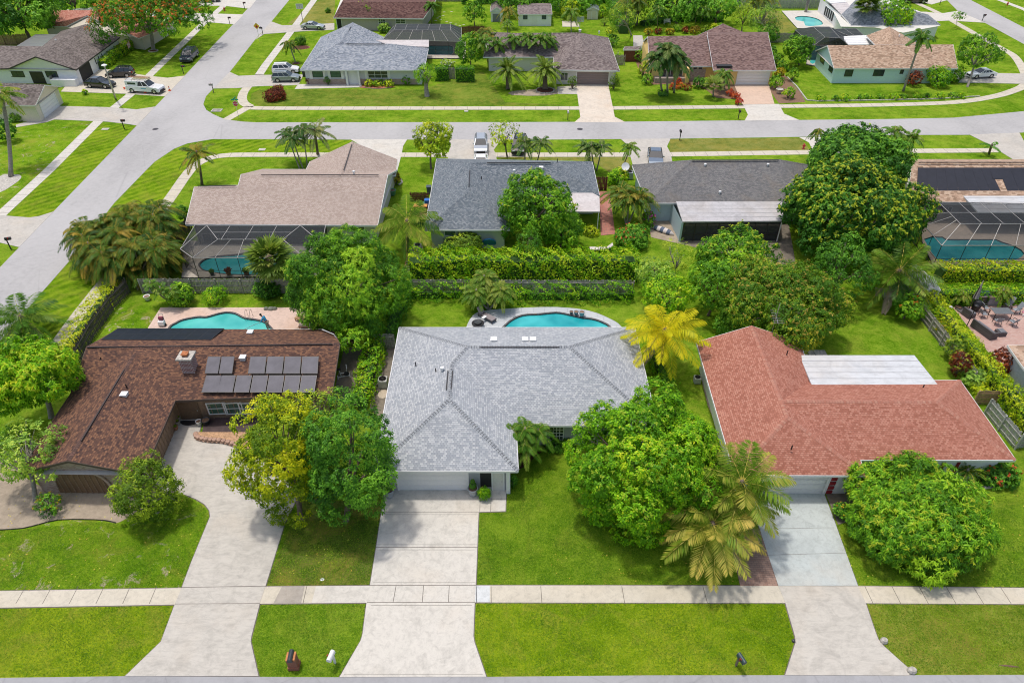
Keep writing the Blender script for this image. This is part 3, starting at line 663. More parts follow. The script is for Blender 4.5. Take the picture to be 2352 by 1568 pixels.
def palm(label, base, top, ztop, mat, kind='coconut', n=20, L=3.2, cat='palm tree', name='palm_tree', group=None, tint=.5, r=.15, el=(-.25, 1.15), droop=.42, ll=.75, lw=.06, nl=30, hang=.35, bark=None, dead=0, deadm=None,
         nuts=0, tipt=0, heads=None, fw=.9, trunk=True, shaft=False, seed=None, tv=.12):
    """base: ground pixel; top: pixel of the crown heart at height ztop; heads: further (px,py,z) hearts on their own stems."""
    B = G(*base, 0); o = root(name, label, cat, tuple(B), 0, group); H = [(top, ztop, base)] + [((h[0], h[1]), h[2], h[3] if len(h) > 3 else base) for h in (heads or [])]
    A = []; AD = []; tb = MB()
    for tp, z, bs in H:
        c = G(tp[0], tp[1], z); b = G(*bs, 0); cn = np.array(c); k0 = RNG.uniform(0, 6.28)
        for i in range(n):
            u = (i+.5)/n; e = el[1] + (el[0]-el[1])*u**.8 + RNG.normal(0, .07); az = k0 + i*2.39996
            if kind == 'fan': A.append(fan_arrays(cn, az, e, L*.5*RNG.uniform(.8, 1.1), L*.5, tint+RNG.normal(0, tv)))
            else: A.append(frond_arrays(cn, az, e, L*RNG.uniform(.82, 1.08), droop*RNG.uniform(.75, 1.3), nl, ll, lw, hang, tint+RNG.normal(0, tv), tipt, fw=fw))
        for i in range(dead):
            az = k0 + i*2.1; AD.append(frond_arrays(cn, az, -.55, L*.8, .35, nl, ll*.8, lw, .6, .5) if kind != 'fan' else fan_arrays(cn, az, -.9, L*.35, L*.45, .5))
        if trunk:
            m = (b+c)/2 + Vector(((c.x-b.x)*.18, (c.y-b.y)*.18, -.2)); pts = []
            for j in range(9):
                t = j/8; pts.append(b*(1-t)**2 + m*2*t*(1-t) + c*t*t)
            tb.tube(pts, [r*(1.35 if j == 0 else 1.08-.03*j) for j in range(9)], 9)
            for j in range(1, 8*3):                       # leaf-scar rings
                t = j/24; p = b*(1-t)**2 + m*2*t*(1-t) + c*t*t; tb.lathe(p, [(r*1.04, 0), (r*1.12, .02), (r*1.0, .05)], 8)
            tb.lathe(c-Vector((0, 0, .45)), [(r*.8, 0), (r*1.4, .25), (r*1.1, .5), (r*.4, .7)], 8)
    cat4 = [np.concatenate([a[q] for a in A]) for q in range(4)]; ok = (cat4[0][:, 2]+cat4[1][:, 2] > .05)
    quads_mesh('fronds', *[q[ok] for q in cat4], mat, o)
    if AD: cat4 = [np.concatenate([a[q] for a in AD]) for q in range(4)]; ok = cat4[0][:, 2] > .1; quads_mesh('dead_fronds', *[q[ok] for q in cat4], deadm or DEADLEAF, o)
    if tb.f: tb.build('trunk', bark or BARKG, o, smooth=True)
    if nuts:
        nb = MB(); c = G(*top, ztop)
        for i in range(nuts): a = i*2.4; nb.lathe(c+Vector((math.cos(a)*(.3+.04*(i % 3)), math.sin(a)*(.3+.04*(i % 4)), -.35-.12*(i % 3))), [(0, -.11), (.09, -.05), (.11, .02), (.06, .1), (0, .12)], 7)
        nb.build('fruit', plain('palm_fruit', (.55, .25, .03), .5), o, smooth=True)
    return o
# leaf materials (dark, middle, light)
LEAFCORE = plain('hedge_core', (.04, .10, .015), .9, var=.4)
LM_MANGO = leafmat('leaf_mango', (.03, .085, .012), (.085, .19, .02), (.22, .33, .04))
LM_DARK = leafmat('leaf_dark', (.02, .065, .015), (.05, .13, .025), (.13, .25, .05))
LM_LIME = leafmat('leaf_lime', (.05, .13, .008), (.14, .27, .012), (.33, .44, .03))
LM_YEL = leafmat('leaf_yellow', (.09, .13, .01), (.23, .28, .015), (.45, .42, .03))
LM_OLIVE = leafmat('leaf_olive', (.05, .09, .02), (.13, .19, .035), (.28, .30, .06))
LM_RUSTG = leafmat('leaf_lychee', (.035, .085, .012), (.10, .17, .02), (.32, .26, .05), pos=(.2, .5, .85))
LM_GREYG = leafmat('leaf_greygreen', (.07, .12, .05), (.15, .24, .08), (.28, .37, .13))
LM_JUNI = leafmat('leaf_juniper', (.04, .075, .012), (.10, .15, .02), (.22, .26, .04))
LM_PALM = leafmat('palm_green', (.04, .13, .01), (.12, .28, .02), (.42, .45, .08), pos=(.15, .5, .97))
LM_PALMD = leafmat('palm_dark', (.03, .10, .02), (.08, .19, .03), (.36, .38, .12), pos=(.15, .5, .97))
LM_GOLD = leafmat('palm_golden', (.28, .36, .006), (.74, .70, .012), (.90, .66, .03), pos=(.15, .5, .95), trans=.35)
LM_COCO = leafmat('palm_coconut', (.04, .12, .008), (.17, .31, .015), (.70, .55, .12), pos=(.1, .5, .95))
LM_ARECA = leafmat('palm_areca', (.035, .10, .012), (.12, .23, .02), (.52, .36, .05), pos=(.15, .5, .92))
LM_FAN = leafmat('palm_fan', (.07, .14, .015), (.22, .34, .04), (.48, .50, .12))
LM_RED = leafmat('leaf_burgundy', (.05, .01, .012), (.13, .025, .03), (.28, .07, .06)); LM_CROT = leafmat('leaf_croton', (.06, .05, .01), (.22, .12, .02), (.55, .33, .03))
LM_HEDGE = leafmat('leaf_hedge', (.03, .09, .008), (.10, .22, .015), (.30, .42, .03)); LM_HEDGEY = leafmat('leaf_hedge_yellow', (.10, .17, .01), (.30, .38, .02), (.58, .58, .07))
FL_RED = leafmat('flower_red', (.55, .04, .02), (.65, .10, .03), (.7, .2, .05)); FL_ORANGE = leafmat('flower_orange', (.55, .12, .01), (.70, .17, .02), (.75, .3, .05))
FL_PINK = leafmat('flower_pink', (.6, .25, .2), (.7, .35, .3), (.75, .45, .4)); FL_MAG = leafmat('flower_magenta', (.5, .03, .3), (.55, .06, .35), (.6, .2, .5))
NG_YEL = leafmat('tips_yellow', (.36, .46, .02), (.46, .55, .03), (.54, .60, .04)); NG_RUST = leafmat('tips_rust', (.38, .32, .04), (.50, .38, .06), (.58, .45, .08))
NG_LIME = leafmat('tips_lime', (.30, .48, .02), (.40, .56, .03), (.48, .60, .05))
DEADLEAF = leafmat('dead_frond', (.20, .15, .10), (.34, .27, .19), (.45, .38, .28), trans=.1)
# ================================================================== GROUND
def wpoly(pts): return pts
base = MB(); base.face([(-420, -20, 0), (420, -20, 0), (420, 900, 0), (-420, 900, 0)]); gobj = base.build('ground', GR_LUSH); gobj['kind'] = 'structure'
# lawns that differ from the common grass
slab('lawn', [(-80, 1400), (480, 1387), (375, 1480), (290, 1552), (-80, 1560)], .008, GR_OLIVE, side=False)
slab('lawn', [(-80, 1100), (280, 1100), (485, 1120), (480, 1190), (418, 1350), (-80, 1359)], .008, GR_PATCHY, side=False)
slab('lawn', [(690, 1150), (890, 1150), (850, 1344), (610, 1347)], .008, grass('grass_worn', (.04, .085, .012), (.10, .16, .02), (.20, .225, .05), straw=.75, sand=.05), side=False)
slab('lawn', [(597, 1386), (842, 1384), (829, 1470), (780, 1554), (588, 1554), (576, 1473)], .008, GR_LUSH, side=False)
slab('lawn', [(1090, 1383), (1803, 1383), (1827, 1471), (1803, 1550), (1117, 1554), (1087, 1467)], .008, GR_OLIVE, side=False)
slab('lawn', [(1987, 1383), (2500, 1388), (2560, 1552), (2120, 1550), (2088, 1535), (2017, 1470)], .008, grass('grass_verge', (.08, .15, .012), (.165, .235, .018), (.28, .33, .05), straw=.6), side=False)
slab('lawn', [(20, 500), (215, 285), (312, 290), (122, 488), (67, 500)], .008, GR_STRIPE, side=False)
slab('lawn', [(335, 392), (400, 345), (487, 322), (805, 322), (800, 352), (520, 358), (440, 400), (250, 640), (120, 800), (60, 760), (86, 683), (160, 600)], .008, GR_STRIPE, side=False)
slab('lawn', [(-60, 330), (35, 292), (220, 280), (110, 392), (-20, 470)], .008, GR_PATCHY, side=False)
slab('lawn', [(1538, 320), (1840, 317), (1860, 346), (1538, 352)], .008, GR_DRY, side=False)
slab('lawn', [(1142, 354), (1440, 353), (1452, 392), (1420, 410), (1360, 370), (1145, 365)], .008, GR_DRY, side=False)
slab('lawn', [(800, 160), (950, 240), (1100, 240), (1180, 120), (1340, 130), (1400, 245), (600, 247), (600, 200)], .006, GR_PATCHY, side=False) if False else None
slab('lawn', [(260, 700), (370, 690), (650, 690), (640, 712), (370, 712), (342, 760), (220, 800)], .008, GR_PATCHY, side=False)
slab('lawn', [(1760, 20), (1792, 27), (1830, 66), (1800, 80), (1750, 76)], .008, GR_DRY, side=False)
slab('lawn', [(735, 0), (770, 0), (766, 54), (660, 55)], .008, GR_DRY, side=False)
slab('lawn', [(596, 206), (680, 206), (965, 206), (1110, 165), (1160, 235), (1320, 242), (596, 244), (574, 232), (578, 215)], .008, grass('grass_sandy', (.05, .115, .012), (.12, .195, .02), (.21, .28, .04), straw=.35, sand=.2, sandscale=.35), side=False)
# roads
slab('road', [(-700, 1556), (-200, 1556.5), (0, 1556), (290, 1552), (780, 1554.5), (1117, 1553.6), (1500, 1550), (2088, 1549.5), (2352, 1549), (3200, 1552), (3400, 1760), (-900, 1760)], .016, ASPH2)
slab('road', [(-330, 958), (45, 567), (122, 487), (216, 390), (380, 221), (535, 57), (588, 0), (640, -56), (735, -70), (665, 0), (622, 52), (588, 89), (527, 167), (490, 204), (473, 222), (467, 240), (474, 253), (490, 263), (508, 271), (530, 276.5), (560, 280), (588, 281.5),
     (1176, 281), (1436, 280), (1711, 277), (1834, 276), (2039, 274), (2189, 271), (2352, 256), (2500, 230), (2700, 170), (2900, 240), (2480, 292), (2346, 305), (2226, 310), (2071, 310.5), (1764, 316), (1538, 319), (1251, 321), (805, 321), (588, 320), (487, 320), (430, 330), (400, 342), (355, 372), (336, 391), (262, 467), (160, 599), (86, 683), (-160, 968)], .016, ASPH)
slab('road', [(2120, -28), (2174, 0), (2199, 25), (2264, 54), (2352, 102), (2500, 180), (2640, 165), (2480, 120), (2352, 64), (2228, 0), (2180, -28)], .020, ASPH)
# sidewalks
sw = slab('sidewalk', [(-300, 1361), (0, 1357), (420, 1350), (610, 1346.5), (850, 1344.5), (1093, 1344), (1400, 1344), (2000, 1346), (2352, 1350), (2700, 1354), (2720, 1391), (2352, 1387), (2000, 1385), (1500, 1384), (1090, 1383), (845, 1384), (600, 1386), (400, 1388), (0, 1395), (-330, 1400)], .03, CONC_SW)
def vx(x, y0=1346, y1=1386, vpx=1114, vpy=-470):     # a joint across the walk, square to the street
    return ((x, y0), (x + (x-vpx)/(y0-vpy)*(y1-y0), y1))
joints_px(sw, [vx(x) for x in list(range(-60, 410, 60)) + [460, 520, 705, 880, 912, 974, 1035, 1095, 1128] + list(range(1180, 2800, 62)) if not (1130 < x < 1760 and x % 3)], .034)
slab('sidewalk', [(648, 1346.4), (700, 1346), (692, 1384.8), (628, 1385.4)], .034, concrete('concrete_repair', (.42, .38, .33), .3), side=False)
slab('sidewalk', [(726, 1345.9), (850, 1345), (845, 1383.6), (716, 1384.6)], .034, CONC_W, side=False)
slab('sidewalk', [(1093, 1344.6), (1125, 1344.6), (1125, 1382.6), (1091, 1382.8)], .034, concrete('concrete_light', (.62, .64, .64), .1), side=False)
strip_px('sidewalk', [(640, -105), (530, 0), (472, 50), (345, 172), (297, 220), (235, 270), (112, 392), (5, 490), (-120, 610)], 1.5, .026, CONC_W, joints=1.6)
strip_px('sidewalk', [(790, -60), (722, 0), (667, 75), (610, 150), (590, 180)], 1.5, .026, CONC_W, joints=1.6)
strip_px('sidewalk', smooth_px([(596, 172), (580, 188), (560, 212), (557, 232), (572, 244), (600, 248.7), (900, 248.8), (1340, 248.6), (1400, 248.5), (1711, 245.5), (1800, 244.5), (2014, 241.5), (2189, 235.5), (2282, 222), (2330, 208), (2352, 197), (2358, 185), (2350, 160), (2330, 130), (2301, 112), (2234, 75), (2156, 31), (2109, 9), (2060, -15)], 4, False), 1.5, .026, CONC_SW, joints=1.8)
slab('sidewalk', [(511, 274), (529, 276.5), (575, 250), (560, 246)], .024, CONC_SW)
strip_px('sidewalk', smooth_px([(124, 803), (180, 725), (240, 648), (318, 548), (384, 465), (436, 392), (470, 368), (510, 358), (588, 355.7), (805, 356), (930, 356), (1176, 356), (1438, 355.5), (1538, 355), (1764, 351.5), (2049, 347.5), (2291, 345.5), (2420, 343)], 3, False), 1.45, .026, CONC_SW, joints=1.6)
strip_px('sidewalk', [(2238, -30), (2289, -2), (2352, 22), (2420, 55)], 1.5, .026, CONC_W)
# driveways
d = slab('driveway', [(288, 1552), (370, 1473), (402, 1387), (418, 1349), (440, 1290), (483, 1186), (481, 1172), (470, 1158), (450, 1146), (428, 1137), (405, 1131), (370, 1125), (345, 1110), (365, 1060), (405, 985), (408, 955), (470, 955), (470, 963), (463, 975), (455, 1002), (470, 1012), (520, 1020), (561, 1035), (600, 1055), (690, 1130), (655, 1200), (610, 1346), (597, 1386), (578, 1460), (576, 1473), (580, 1490), (594, 1552)], .045, CONC_OLD)
joints_px(d, [((418, 1349), (610, 1346)), ((402, 1387), (597, 1386))], .049)
d = slab('driveway', [(780, 1554.5), (829, 1470), (833, 1455), (842, 1384), (850, 1344), (864, 1257), (876, 1176), (882, 1144), (884, 1112), (1165, 1112), (1163, 1123), (1161, 1174), (1099.5, 1176), (1093, 1344), (1090.5, 1383), (1087.5, 1460), (1090, 1475), (1117, 1553.6)], .045, CONC_W)
joints_px(d, [((876, 1176), (1099.5, 1176)), ((864, 1257), (1097, 1257)), ((850, 1344.5), (1093, 1344)), ((843, 1383.5), (1090.5, 1383)), ((1128, 1147), (1127, 1175)), ((1103, 1147), (1102, 1175)), ((1128, 1146), (1161, 1146)), ((910, 1345), (903, 1383)), ((973, 1345), (970, 1383)), ((1032, 1345), (1030, 1383))], .049)
joints_px(d, [p for a, b in (((872, 1182), (1094, 1251)), ((866, 1263), (1090, 1338)), ((852, 1390), (1084, 1548))) for x in (0,) for p in ((((a[0], a[1])), (b[0], a[1])), ((a[0]-(8 if a[1] < 1300 else 62), b[1]), (b[0]+(2 if a[1] < 1300 else 25), b[1])))], .049, .02)
d = slab('driveway', [(1716, 1128), (1890, 1128), (1912, 1185), (1970, 1345), (1787.5, 1345), (1764, 1275), (1745, 1215)], .045, CONC_BLUE)
joints_px(d, [((1735, 1215), (1915, 1212)), ((1760, 1275), (1942, 1270))], .049, .02)
slab('driveway', [(1787.5, 1346), (1970, 1346), (1987.5, 1383), (2010, 1450), (2017, 1468), (2030, 1484), (2089.5, 1537), (2088, 1551), (1803, 1550), (1827, 1475), (1826, 1462), (1803, 1383)], .045, CONC_OLD)
slab('path', [(1700, 1345), (1787, 1345), (1764, 1275), (1745, 1215), (1700, 1215), (1680, 1260)], .04, PAVER_B)
slab('path', [(1894, 1128), (1990, 1100), (2000, 1180), (1925, 1205)], .04, DIRT2)
for nm, P, m in (('driveway', [(805, 320.5), (830, 335), (850, 391), (913, 391), (923, 352), (926, 336), (935, 321)], CONC_W),
                 ('driveway', [(1030, 321), (1036, 333), (1030, 352), (1028, 372), (1142, 372), (1138, 352), (1134, 345), (1142, 334), (1150, 321)], CONC),
                 ('driveway', [(1426, 320), (1440, 332), (1446, 352), (1453, 378), (1545, 376), (1540, 352), (1532, 337), (1540, 319)], CONC),
                 ('driveway', [(1836, 316), (1858, 328), (1870, 352), (1875, 372), (1990, 370), (1980, 345), (1985, 314)], CONC_W),
                 ('driveway', [(2226, 309.5), (2271, 332), (2292, 345), (2335, 372), (2500, 372), (2440, 340), (2352, 325), (2341, 305.5)], CONC),
                 ('driveway', [(490, 204), (528, 166), (548, 175), (590, 173), (697, 172), (686, 196), (588, 199), (545, 203)], CONC),
                 ('driveway', [(587, 92), (623, 50), (648, 59), (690, 58), (768, 54), (768, 69), (688, 73), (607, 79)], CONC),
                 ('path', [(677, 205), (685, 194), (825, 193), (830, 190), (834, 190), (829, 201)], CONC_W),
                 ('driveway', [(1323, 195), (1397, 195), (1412, 269), (1436, 281), (1319, 281.5), (1333, 270)], CONC_RUST),
                 ('path', [(1280, 200), (1325, 197), (1326, 217), (1282, 216)], CONC),
                 ('driveway', [(1686, 195), (1766, 195), (1779, 240), (1706, 241)], CONC_PINK),
                 ('driveway', [(1706, 240.5), (1789, 239.5), (1801, 262), (1836, 276.5), (1710, 278), (1718, 264)], CONC_W),
                 ('driveway', [(15, 496), (67, 500), (90, 497), (124, 486), (44, 568), (-20, 553), (-160, 530), (-100, 490)], CONC),
                 ('driveway', [(130, 244), (255, 247), (314, 252), (356, 245.5), (315, 289), (290, 285), (245, 280), (125, 275), (108, 281), (37, 293), (37, 287), (95, 272)], CONC),
                 ('driveway', [(140, 211), (182, 160), (235, 158), (342, 175), (385, 179.5), (425, 174.5), (379, 222), (287, 216), (200, 213)], CONC_SW),
                 ('driveway', [(400, 45), (450, 31), (560, 34), (538, 57), (460, 50)], CONC_W), ('driveway', [(460, -2), (600, -14), (573, 21), (515, 14), (455, 14)], CONC_W),
                 ('driveway', [(2200, 190), (2192, 165), (2260, 168), (2352, 170), (2420, 172), (2420, 196), (2340, 193)], CONC),
                 ('driveway', [(2112, 28), (2127, 28), (2160, 32), (2199, 26), (2264, 53), (2180, 48), (2140, 50)], CONC_W), ('driveway', [(2060, 4), (2110, 4), (2140, 11), (2176, 1), (2130, -20), (2060, -12)], CONC_W)):
    slab(nm, P, .034 if nm == 'driveway' else .03, m)
# soil, mulch and gravel
slab('soil_bed', smooth_px([(-120, 1215), (0, 1217), (54, 1213), (90, 1204), (135, 1194), (195, 1193), (240, 1195), (267, 1201), (300, 1185), (360, 1150), (400, 1118), (250, 1110), (100, 1120), (0, 1050), (-120, 1050)], 3), .02, DIRT, side=False)
slab('soil_bed', [(868, 800), (908, 800), (890, 960), (868, 960), (850, 935)], .02, DIRT2, side=False)
slab('soil_bed', [(790, 800), (868, 790), (820, 930), (760, 935)], .018, DIRT2, side=False)
slab('soil_bed', [(1180, 1078), (1200, 1075), (1235, 1045), (1262, 1025), (1300, 1025), (1320, 1040), (1340, 1010), (1190, 1000)], .02, MULCH, side=False)
slab('soil_bed', [(1608, 860), (1618, 860), (1672, 985), (1650, 990), (1625, 930)], .02, DIRT, side=False)
slab('soil_bed', smooth_px([(1176, 210), (1240, 205), (1320, 200), (1322, 216), (1290, 214), (1255, 220), (1176, 219)], 2), .02, DIRT, side=False)
slab('soil_bed', smooth_px([(1465, 155), (1500, 195), (1560, 190), (1620, 205), (1645, 225), (1690, 228), (1704, 240), (1700, 200), (1640, 170), (1480, 140)], 2), .02, MULCHB, side=False)
slab('soil_bed', [(1766, 205), (1800, 170), (1840, 215), (1850, 235), (1789, 238)], .02, MULCHB, side=False)
slab('soil_bed', smooth_px([(826, 200), (845, 194), (900, 197), (903, 201), (870, 204), (835, 203)], 2), .02, plain('terracotta_mulch', (.45, .16, .08), .9, var=.3), side=False)
slab('soil_bed', smooth_px([(0, 405), (22, 401), (45, 402), (48, 410), (30, 425), (0, 442), (-30, 440)], 3), .022, STONE)
slab('soil_bed', [(1490, 505), (1560, 500), (1575, 530), (1560, 560), (1495, 545)], .02, DIRT, side=False)
slab('soil_bed', [(1376, 440), (1400, 440), (1413, 538), (1380, 541)], .03, PAVER_RED)
slab('patio', [(962, 485), (1010, 478), (1000, 505), (955, 500)], .03, PAVER_RED)
slab('path', [(952, 565), (972, 565), (960, 640), (945, 640)], .02, DIRT, side=False)
slab('patio', [(1290, 72-11), (1330, 51), (1330, 62), (1292, 62)], .02, CONC_SW, side=False) if False else slab('patio', [(1291, 49), (1326, 49), (1331, 62), (1292, 62)], .03, CONC_SW)
slab('patio', [(1454, 82), (1475, 82), (1480, 105), (1455, 108)], .03, CONC)
slab('soil_bed', [(1580, 500), (1810, 505), (1830, 620), (1560, 560)], .018, DIRT2, side=False)
slab('soil_bed', [(2120, 690), (2160, 690), (2260, 830), (2230, 850)], .018, MULCHB, side=False)
slab('soil_bed', [(2010, 680), (2080, 690), (2080, 668), (2010, 660)], .018, DIRT2, side=False)
slab('patio', [(2188, 706), (2360, 700), (2560, 700), (2560, 860), (2310, 860)], .035, PAVER_R, wallm=STONE)
slab('patio', [(1150, 1078), (1165, 1078), (1165, 1123), (1128, 1123), (1128, 1078)], .05, CONC_W)
slab('courtyard', [(470, 960), (600, 960), (600, 998), (560, 1000), (464, 998)], .05, plain('dark_pavers', (.07, .045, .045), .7, var=.4, scale=1.5))
# manhole covers, drains, meter plates
def disc(px, py, r, m, name, label, cat, group=None):
    p = G(px, py); o = root(name, label, cat, (p.x, p.y, 0), 0, group); mb = MB(); mb.lathe((p.x, p.y, .02), [(r*1.15, 0), (r*1.15, .006), (r, .008), (r, .004), (0, .005)], 20); mb.build('cover', m, o)
    mb = MB()
    for k in range(-3, 4): mb.box((p.x+k*r*.25, p.y, .027), (.03, 1.5*r*math.sqrt(1-(k/4)**2), .006))
    mb.build('grate_pattern', BLACK, o)
IRON = plain('cast_iron', (.10, .09, .10), .6, .4)
disc(357, 297, .38, IRON, 'manhole_cover', 'round dark manhole cover in the asphalt near the intersection', 'manhole cover', 'manhole covers in the streets')
disc(1332, 297, .38, IRON, 'manhole_cover', 'round dark manhole cover in the straight street north of the dark grey roof', 'manhole cover', 'manhole covers in the streets')
def plate(px, py, w_, d_, m, m2, name, label, cat):
    p = G(px, py); o = root(name, label, cat, (p.x, p.y, 0)); MB().box((p.x, p.y, .03), (w_, d_, .05)).build('surround', m, o)
    mb = MB()
    for k in range(7): mb.box((p.x-w_*.36+k*w_*.12, p.y, .062), (w_*.05, d_*.7, .012))
    mb.build('grate', m2, o)
plate(498, 254, 1.6, 1.2, CONC, IRON, 'storm_drain', 'square grated storm drain set in the corner verge beside the stop sign', 'storm drain')
plate(242, 297, 1.0, .7, CONC_W, CONC, 'utility_cover', 'white utility cover in the verge left of the mailbox with round flower ring', 'utility cover')
plate(602, 344, .9, .7, CONC_W, CONC, 'utility_cover', 'pale utility cover in the verge left of the tall palm group', 'utility cover')
plate(1071, 256, .6, .5, CONC_W, CONC, 'utility_cover', 'small white cover in the grass strip along the far street', 'utility cover')
# ------------------------------------------------------------------ pools
POOLM = water('pool_water', (.05, .42, .40), (.12, .58, .52)); POOLM2 = water('pool_water_deep', (.01, .30, .34), (.06, .50, .52)); POOLD = water('pool_water_shaded', (.03, .38, .40), (.08, .50, .50))
TILE = bricks('pool_tile', (.05, .07, .10), (.14, .11, .08), (.25, .22, .2), .15, .15, .01, 'Object')
def pool(label, deck, water_, dm, wm, wz=.02, dz=.16, tile=None, name='swimming_pool', cope=True, inner=.02):
    c = G(sum(p[0] for p in water_)/len(water_), sum(p[1] for p in water_)/len(water_)); o = root(name, label, 'swimming pool', (c.x, c.y, 0))
    slab('deck', deck, dz, dm, holes=[water_], parent=o, wallm=tile or TILE, zb=-.02)
    W0 = [G(*p).to_2d() for p in water_]
    if area2(W0) < 0: W0.reverse()
    slab('water', W0, wz, wm, world=True, side=False, parent=o)
    if cope:
        W1 = inset(W0, -.16); mb = MB(); n = len(W0)
        for i in range(n):
            a, b, c1, d1 = W0[i], W0[(i+1) % n], W1[(i+1) % n], W1[i]; mb.face([(a.x, a.y, dz+.008), (d1.x, d1.y, dz+.008), (c1.x, c1.y, dz+.008), (b.x, b.y, dz+.008)][::-1])
        cp = mb.build('coping', cope if not isinstance(cope, bool) else TILE, o)
        if cp.data.polygons[0].normal.z < 0: cp.data.flip_normals()
    return o
PINKD = concrete('pink_deck', (.66, .50, .42), .15, warm=(.62, .32, .14)); 
pool('curved turquoise pool with pinkish deck behind the brown roofed house', [(370, 709), (668, 709), (704, 716), (720, 760), (720, 815), (330, 815), (322, 800), (342, 754)],
     smooth_px([(392, 754), (405, 745), (422, 737), (455, 731), (475, 731), (500, 724), (520, 720.5), (540, 723), (560, 733), (582, 736.5), (603, 741), (620, 754), (628, 770), (610, 790), (540, 796), (440, 794), (385, 780)], 3), PINKD, POOLM)
pool('curved turquoise pool with grey stone deck behind the central grey roofed house', smooth_px([(1068, 775), (1072, 752), (1085, 729), (1108, 717), (1176, 711), (1276, 708), (1351, 716), (1401, 735), (1426, 752), (1436, 780), (1380, 805), (1120, 805)], 3),
     smooth_px([(1150, 765), (1160, 752), (1176, 738), (1201, 727), (1238, 724.5), (1276, 721), (1301, 724.5), (1331, 731.5), (1363, 736), (1385, 744), (1398, 752), (1404, 768), (1370, 790), (1270, 796), (1180, 790)], 3), SLATE, POOLM2)
pool('kidney shaped teal pool inside the screen cage of the pink roofed house', [(425, 556), (720, 556), (735, 636), (418, 640)], smooth_px([(461, 607), (475, 597), (500, 591.5), (540, 588), (560, 585), (590, 579), (640, 577), (680, 586), (690, 604), (672, 625), (600, 632), (530, 632), (475, 624), (462, 615)], 3), TRAVERT, POOLD)
pool('teal pool with steps inside the large screen cage at the right edge', [(2112, 500), (2420, 500), (2440, 616), (2143, 614), (2118, 560)],
     [(2121, 552), (2139, 546), (2164, 546.5), (2172, 552), (2286, 552), (2300, 558), (2328, 567), (2345, 577), (2351, 585), (2346, 592), (2331, 600), (2240, 602), (2154, 602), (2139, 584)], concrete('tan_deck', (.60, .50, .40), .15), POOLM2, cope=concrete('tan_coping', (.62, .53, .42), .1), tile=plain('blue_tile', (.03, .06, .10), .3, var=.4))
pool('small rectangular turquoise pool in the cage of the far blue grey roofed house', [(976, 97), (1070, 97), (1070, 136), (970, 136)], [(983, 107), (1034, 107), (1041, 110), (1041, 123), (1036, 128), (983, 128)], TRAVERT, POOLM2, cope=WHITE)
pool('irregular blue pool with white deck behind the far white house', [(1795, 27), (1889, 26), (1940, 66), (1831, 67)], smooth_px([(1826, 42), (1840, 39), (1862, 41), (1881, 47), (1890, 58), (1868, 62), (1849, 61), (1846, 52), (1830, 49)], 2), CONC_W, POOLM, cope=False)
pool('narrow blue pool under the dark cage beside the pale aqua house', [(1850, 103), (1920, 103), (1912, 160), (1852, 150)], smooth_px([(1862, 112), (1882, 107), (1884, 118), (1874, 145), (1860, 146)], 2), TRAVERT, POOLM, cope=False)
# ================================================================== HOUSES
SH_GREY = shingle('shingle_light_grey', [(.33, .355, .39), (.39, .415, .445), (.45, .47, .50), (.54, .555, .57)], .36, .19, .55)
SH_GREYC = shingle('ridge_cap_light_grey', [(.30, .32, .35), (.36, .38, .405), (.42, .44, .46)], 2.0, .27, .95, .035); SH_REDC = shingle('ridge_cap_terracotta', [(.42, .17, .12), (.46, .21, .155), (.50, .26, .19)], 2.0, .27, .25, .03); SH_BRNC = shingle('ridge_cap_brown', [(.10, .06, .05), (.14, .085, .07), (.18, .10, .08)], 2.0, .27, .6, .03)
SH_BROWN = shingle('shingle_brown', [(.07, .042, .038), (.12, .065, .05), (.175, .09, .06), (.25, .13, .078)], .36, .18, .35)
SH_RED = shingle('shingle_terracotta', [(.33, .125, .085), (.41, .165, .115), (.455, .195, .14), (.50, .235, .17)], .34, .19, .5)
SH_PINK = shingle('shingle_tan_pink', [(.37, .29, .245), (.43, .34, .29), (.47, .38, .33), (.51, .42, .365)], .36, .2, .45)
SH_BLUE = shingle('shingle_slate_blue', [(.12, .145, .17), (.16, .19, .22), (.205, .235, .26), (.27, .29, .31)], .36, .2, .45)
SH_DGREY = shingle('shingle_dark_grey', [(.14, .14, .145), (.175, .175, .178), (.205, .20, .20), (.24, .235, .23)], .36, .2, .55, stain=(.22, .18, .14))
SH_NBLUE = shingle('shingle_pale_blue_grey', [(.17, .20, .24), (.25, .28, .33), (.32, .35, .39), (.40, .42, .45)], .6, .3, .35)
SH_TAUPE = shingle('shingle_taupe', [(.13, .10, .10), (.19, .155, .145), (.25, .205, .19), (.30, .25, .235)], .6, .3, .4)
SH_YBR = shingle('shingle_brown_mix', [(.115, .07, .065), (.175, .11, .10), (.24, .155, .135), (.28, .19, .17)], .6, .3, .4)
SH_TAN = shingle('shingle_orange_tan', [(.27, .18, .12), (.40, .27, .19), (.50, .34, .24), (.56, .42, .31)], .6, .3, .35)
SH_DBR = shingle('shingle_dark_maroon', [(.09, .045, .042), (.14, .07, .062), (.18, .095, .082), (.21, .12, .10)], .6, .3, .4)
SH_WBR = shingle('shingle_weathered_brown', [(.11, .09, .085), (.165, .14, .125), (.21, .18, .165), (.26, .22, .20)], .6, .3, .35, stain=(.08, .065, .055))
TILE_O = shingle('roof_tile_orange', [(.42, .14, .10), (.52, .21, .15), (.58, .27, .20), (.62, .33, .25)], .3, .38, .7, msize=.03)
W_GREY = plain('wall_grey', (.42, .43, .45), .8, var=.04, bump=.1); W_BRN = plain('wall_brown_wood', (.27, .18, .12), .8, var=.2, scale=3, bump=.2); W_WHITE = plain('wall_white', (.84, .84, .84), .7, var=.04, bump=.1)
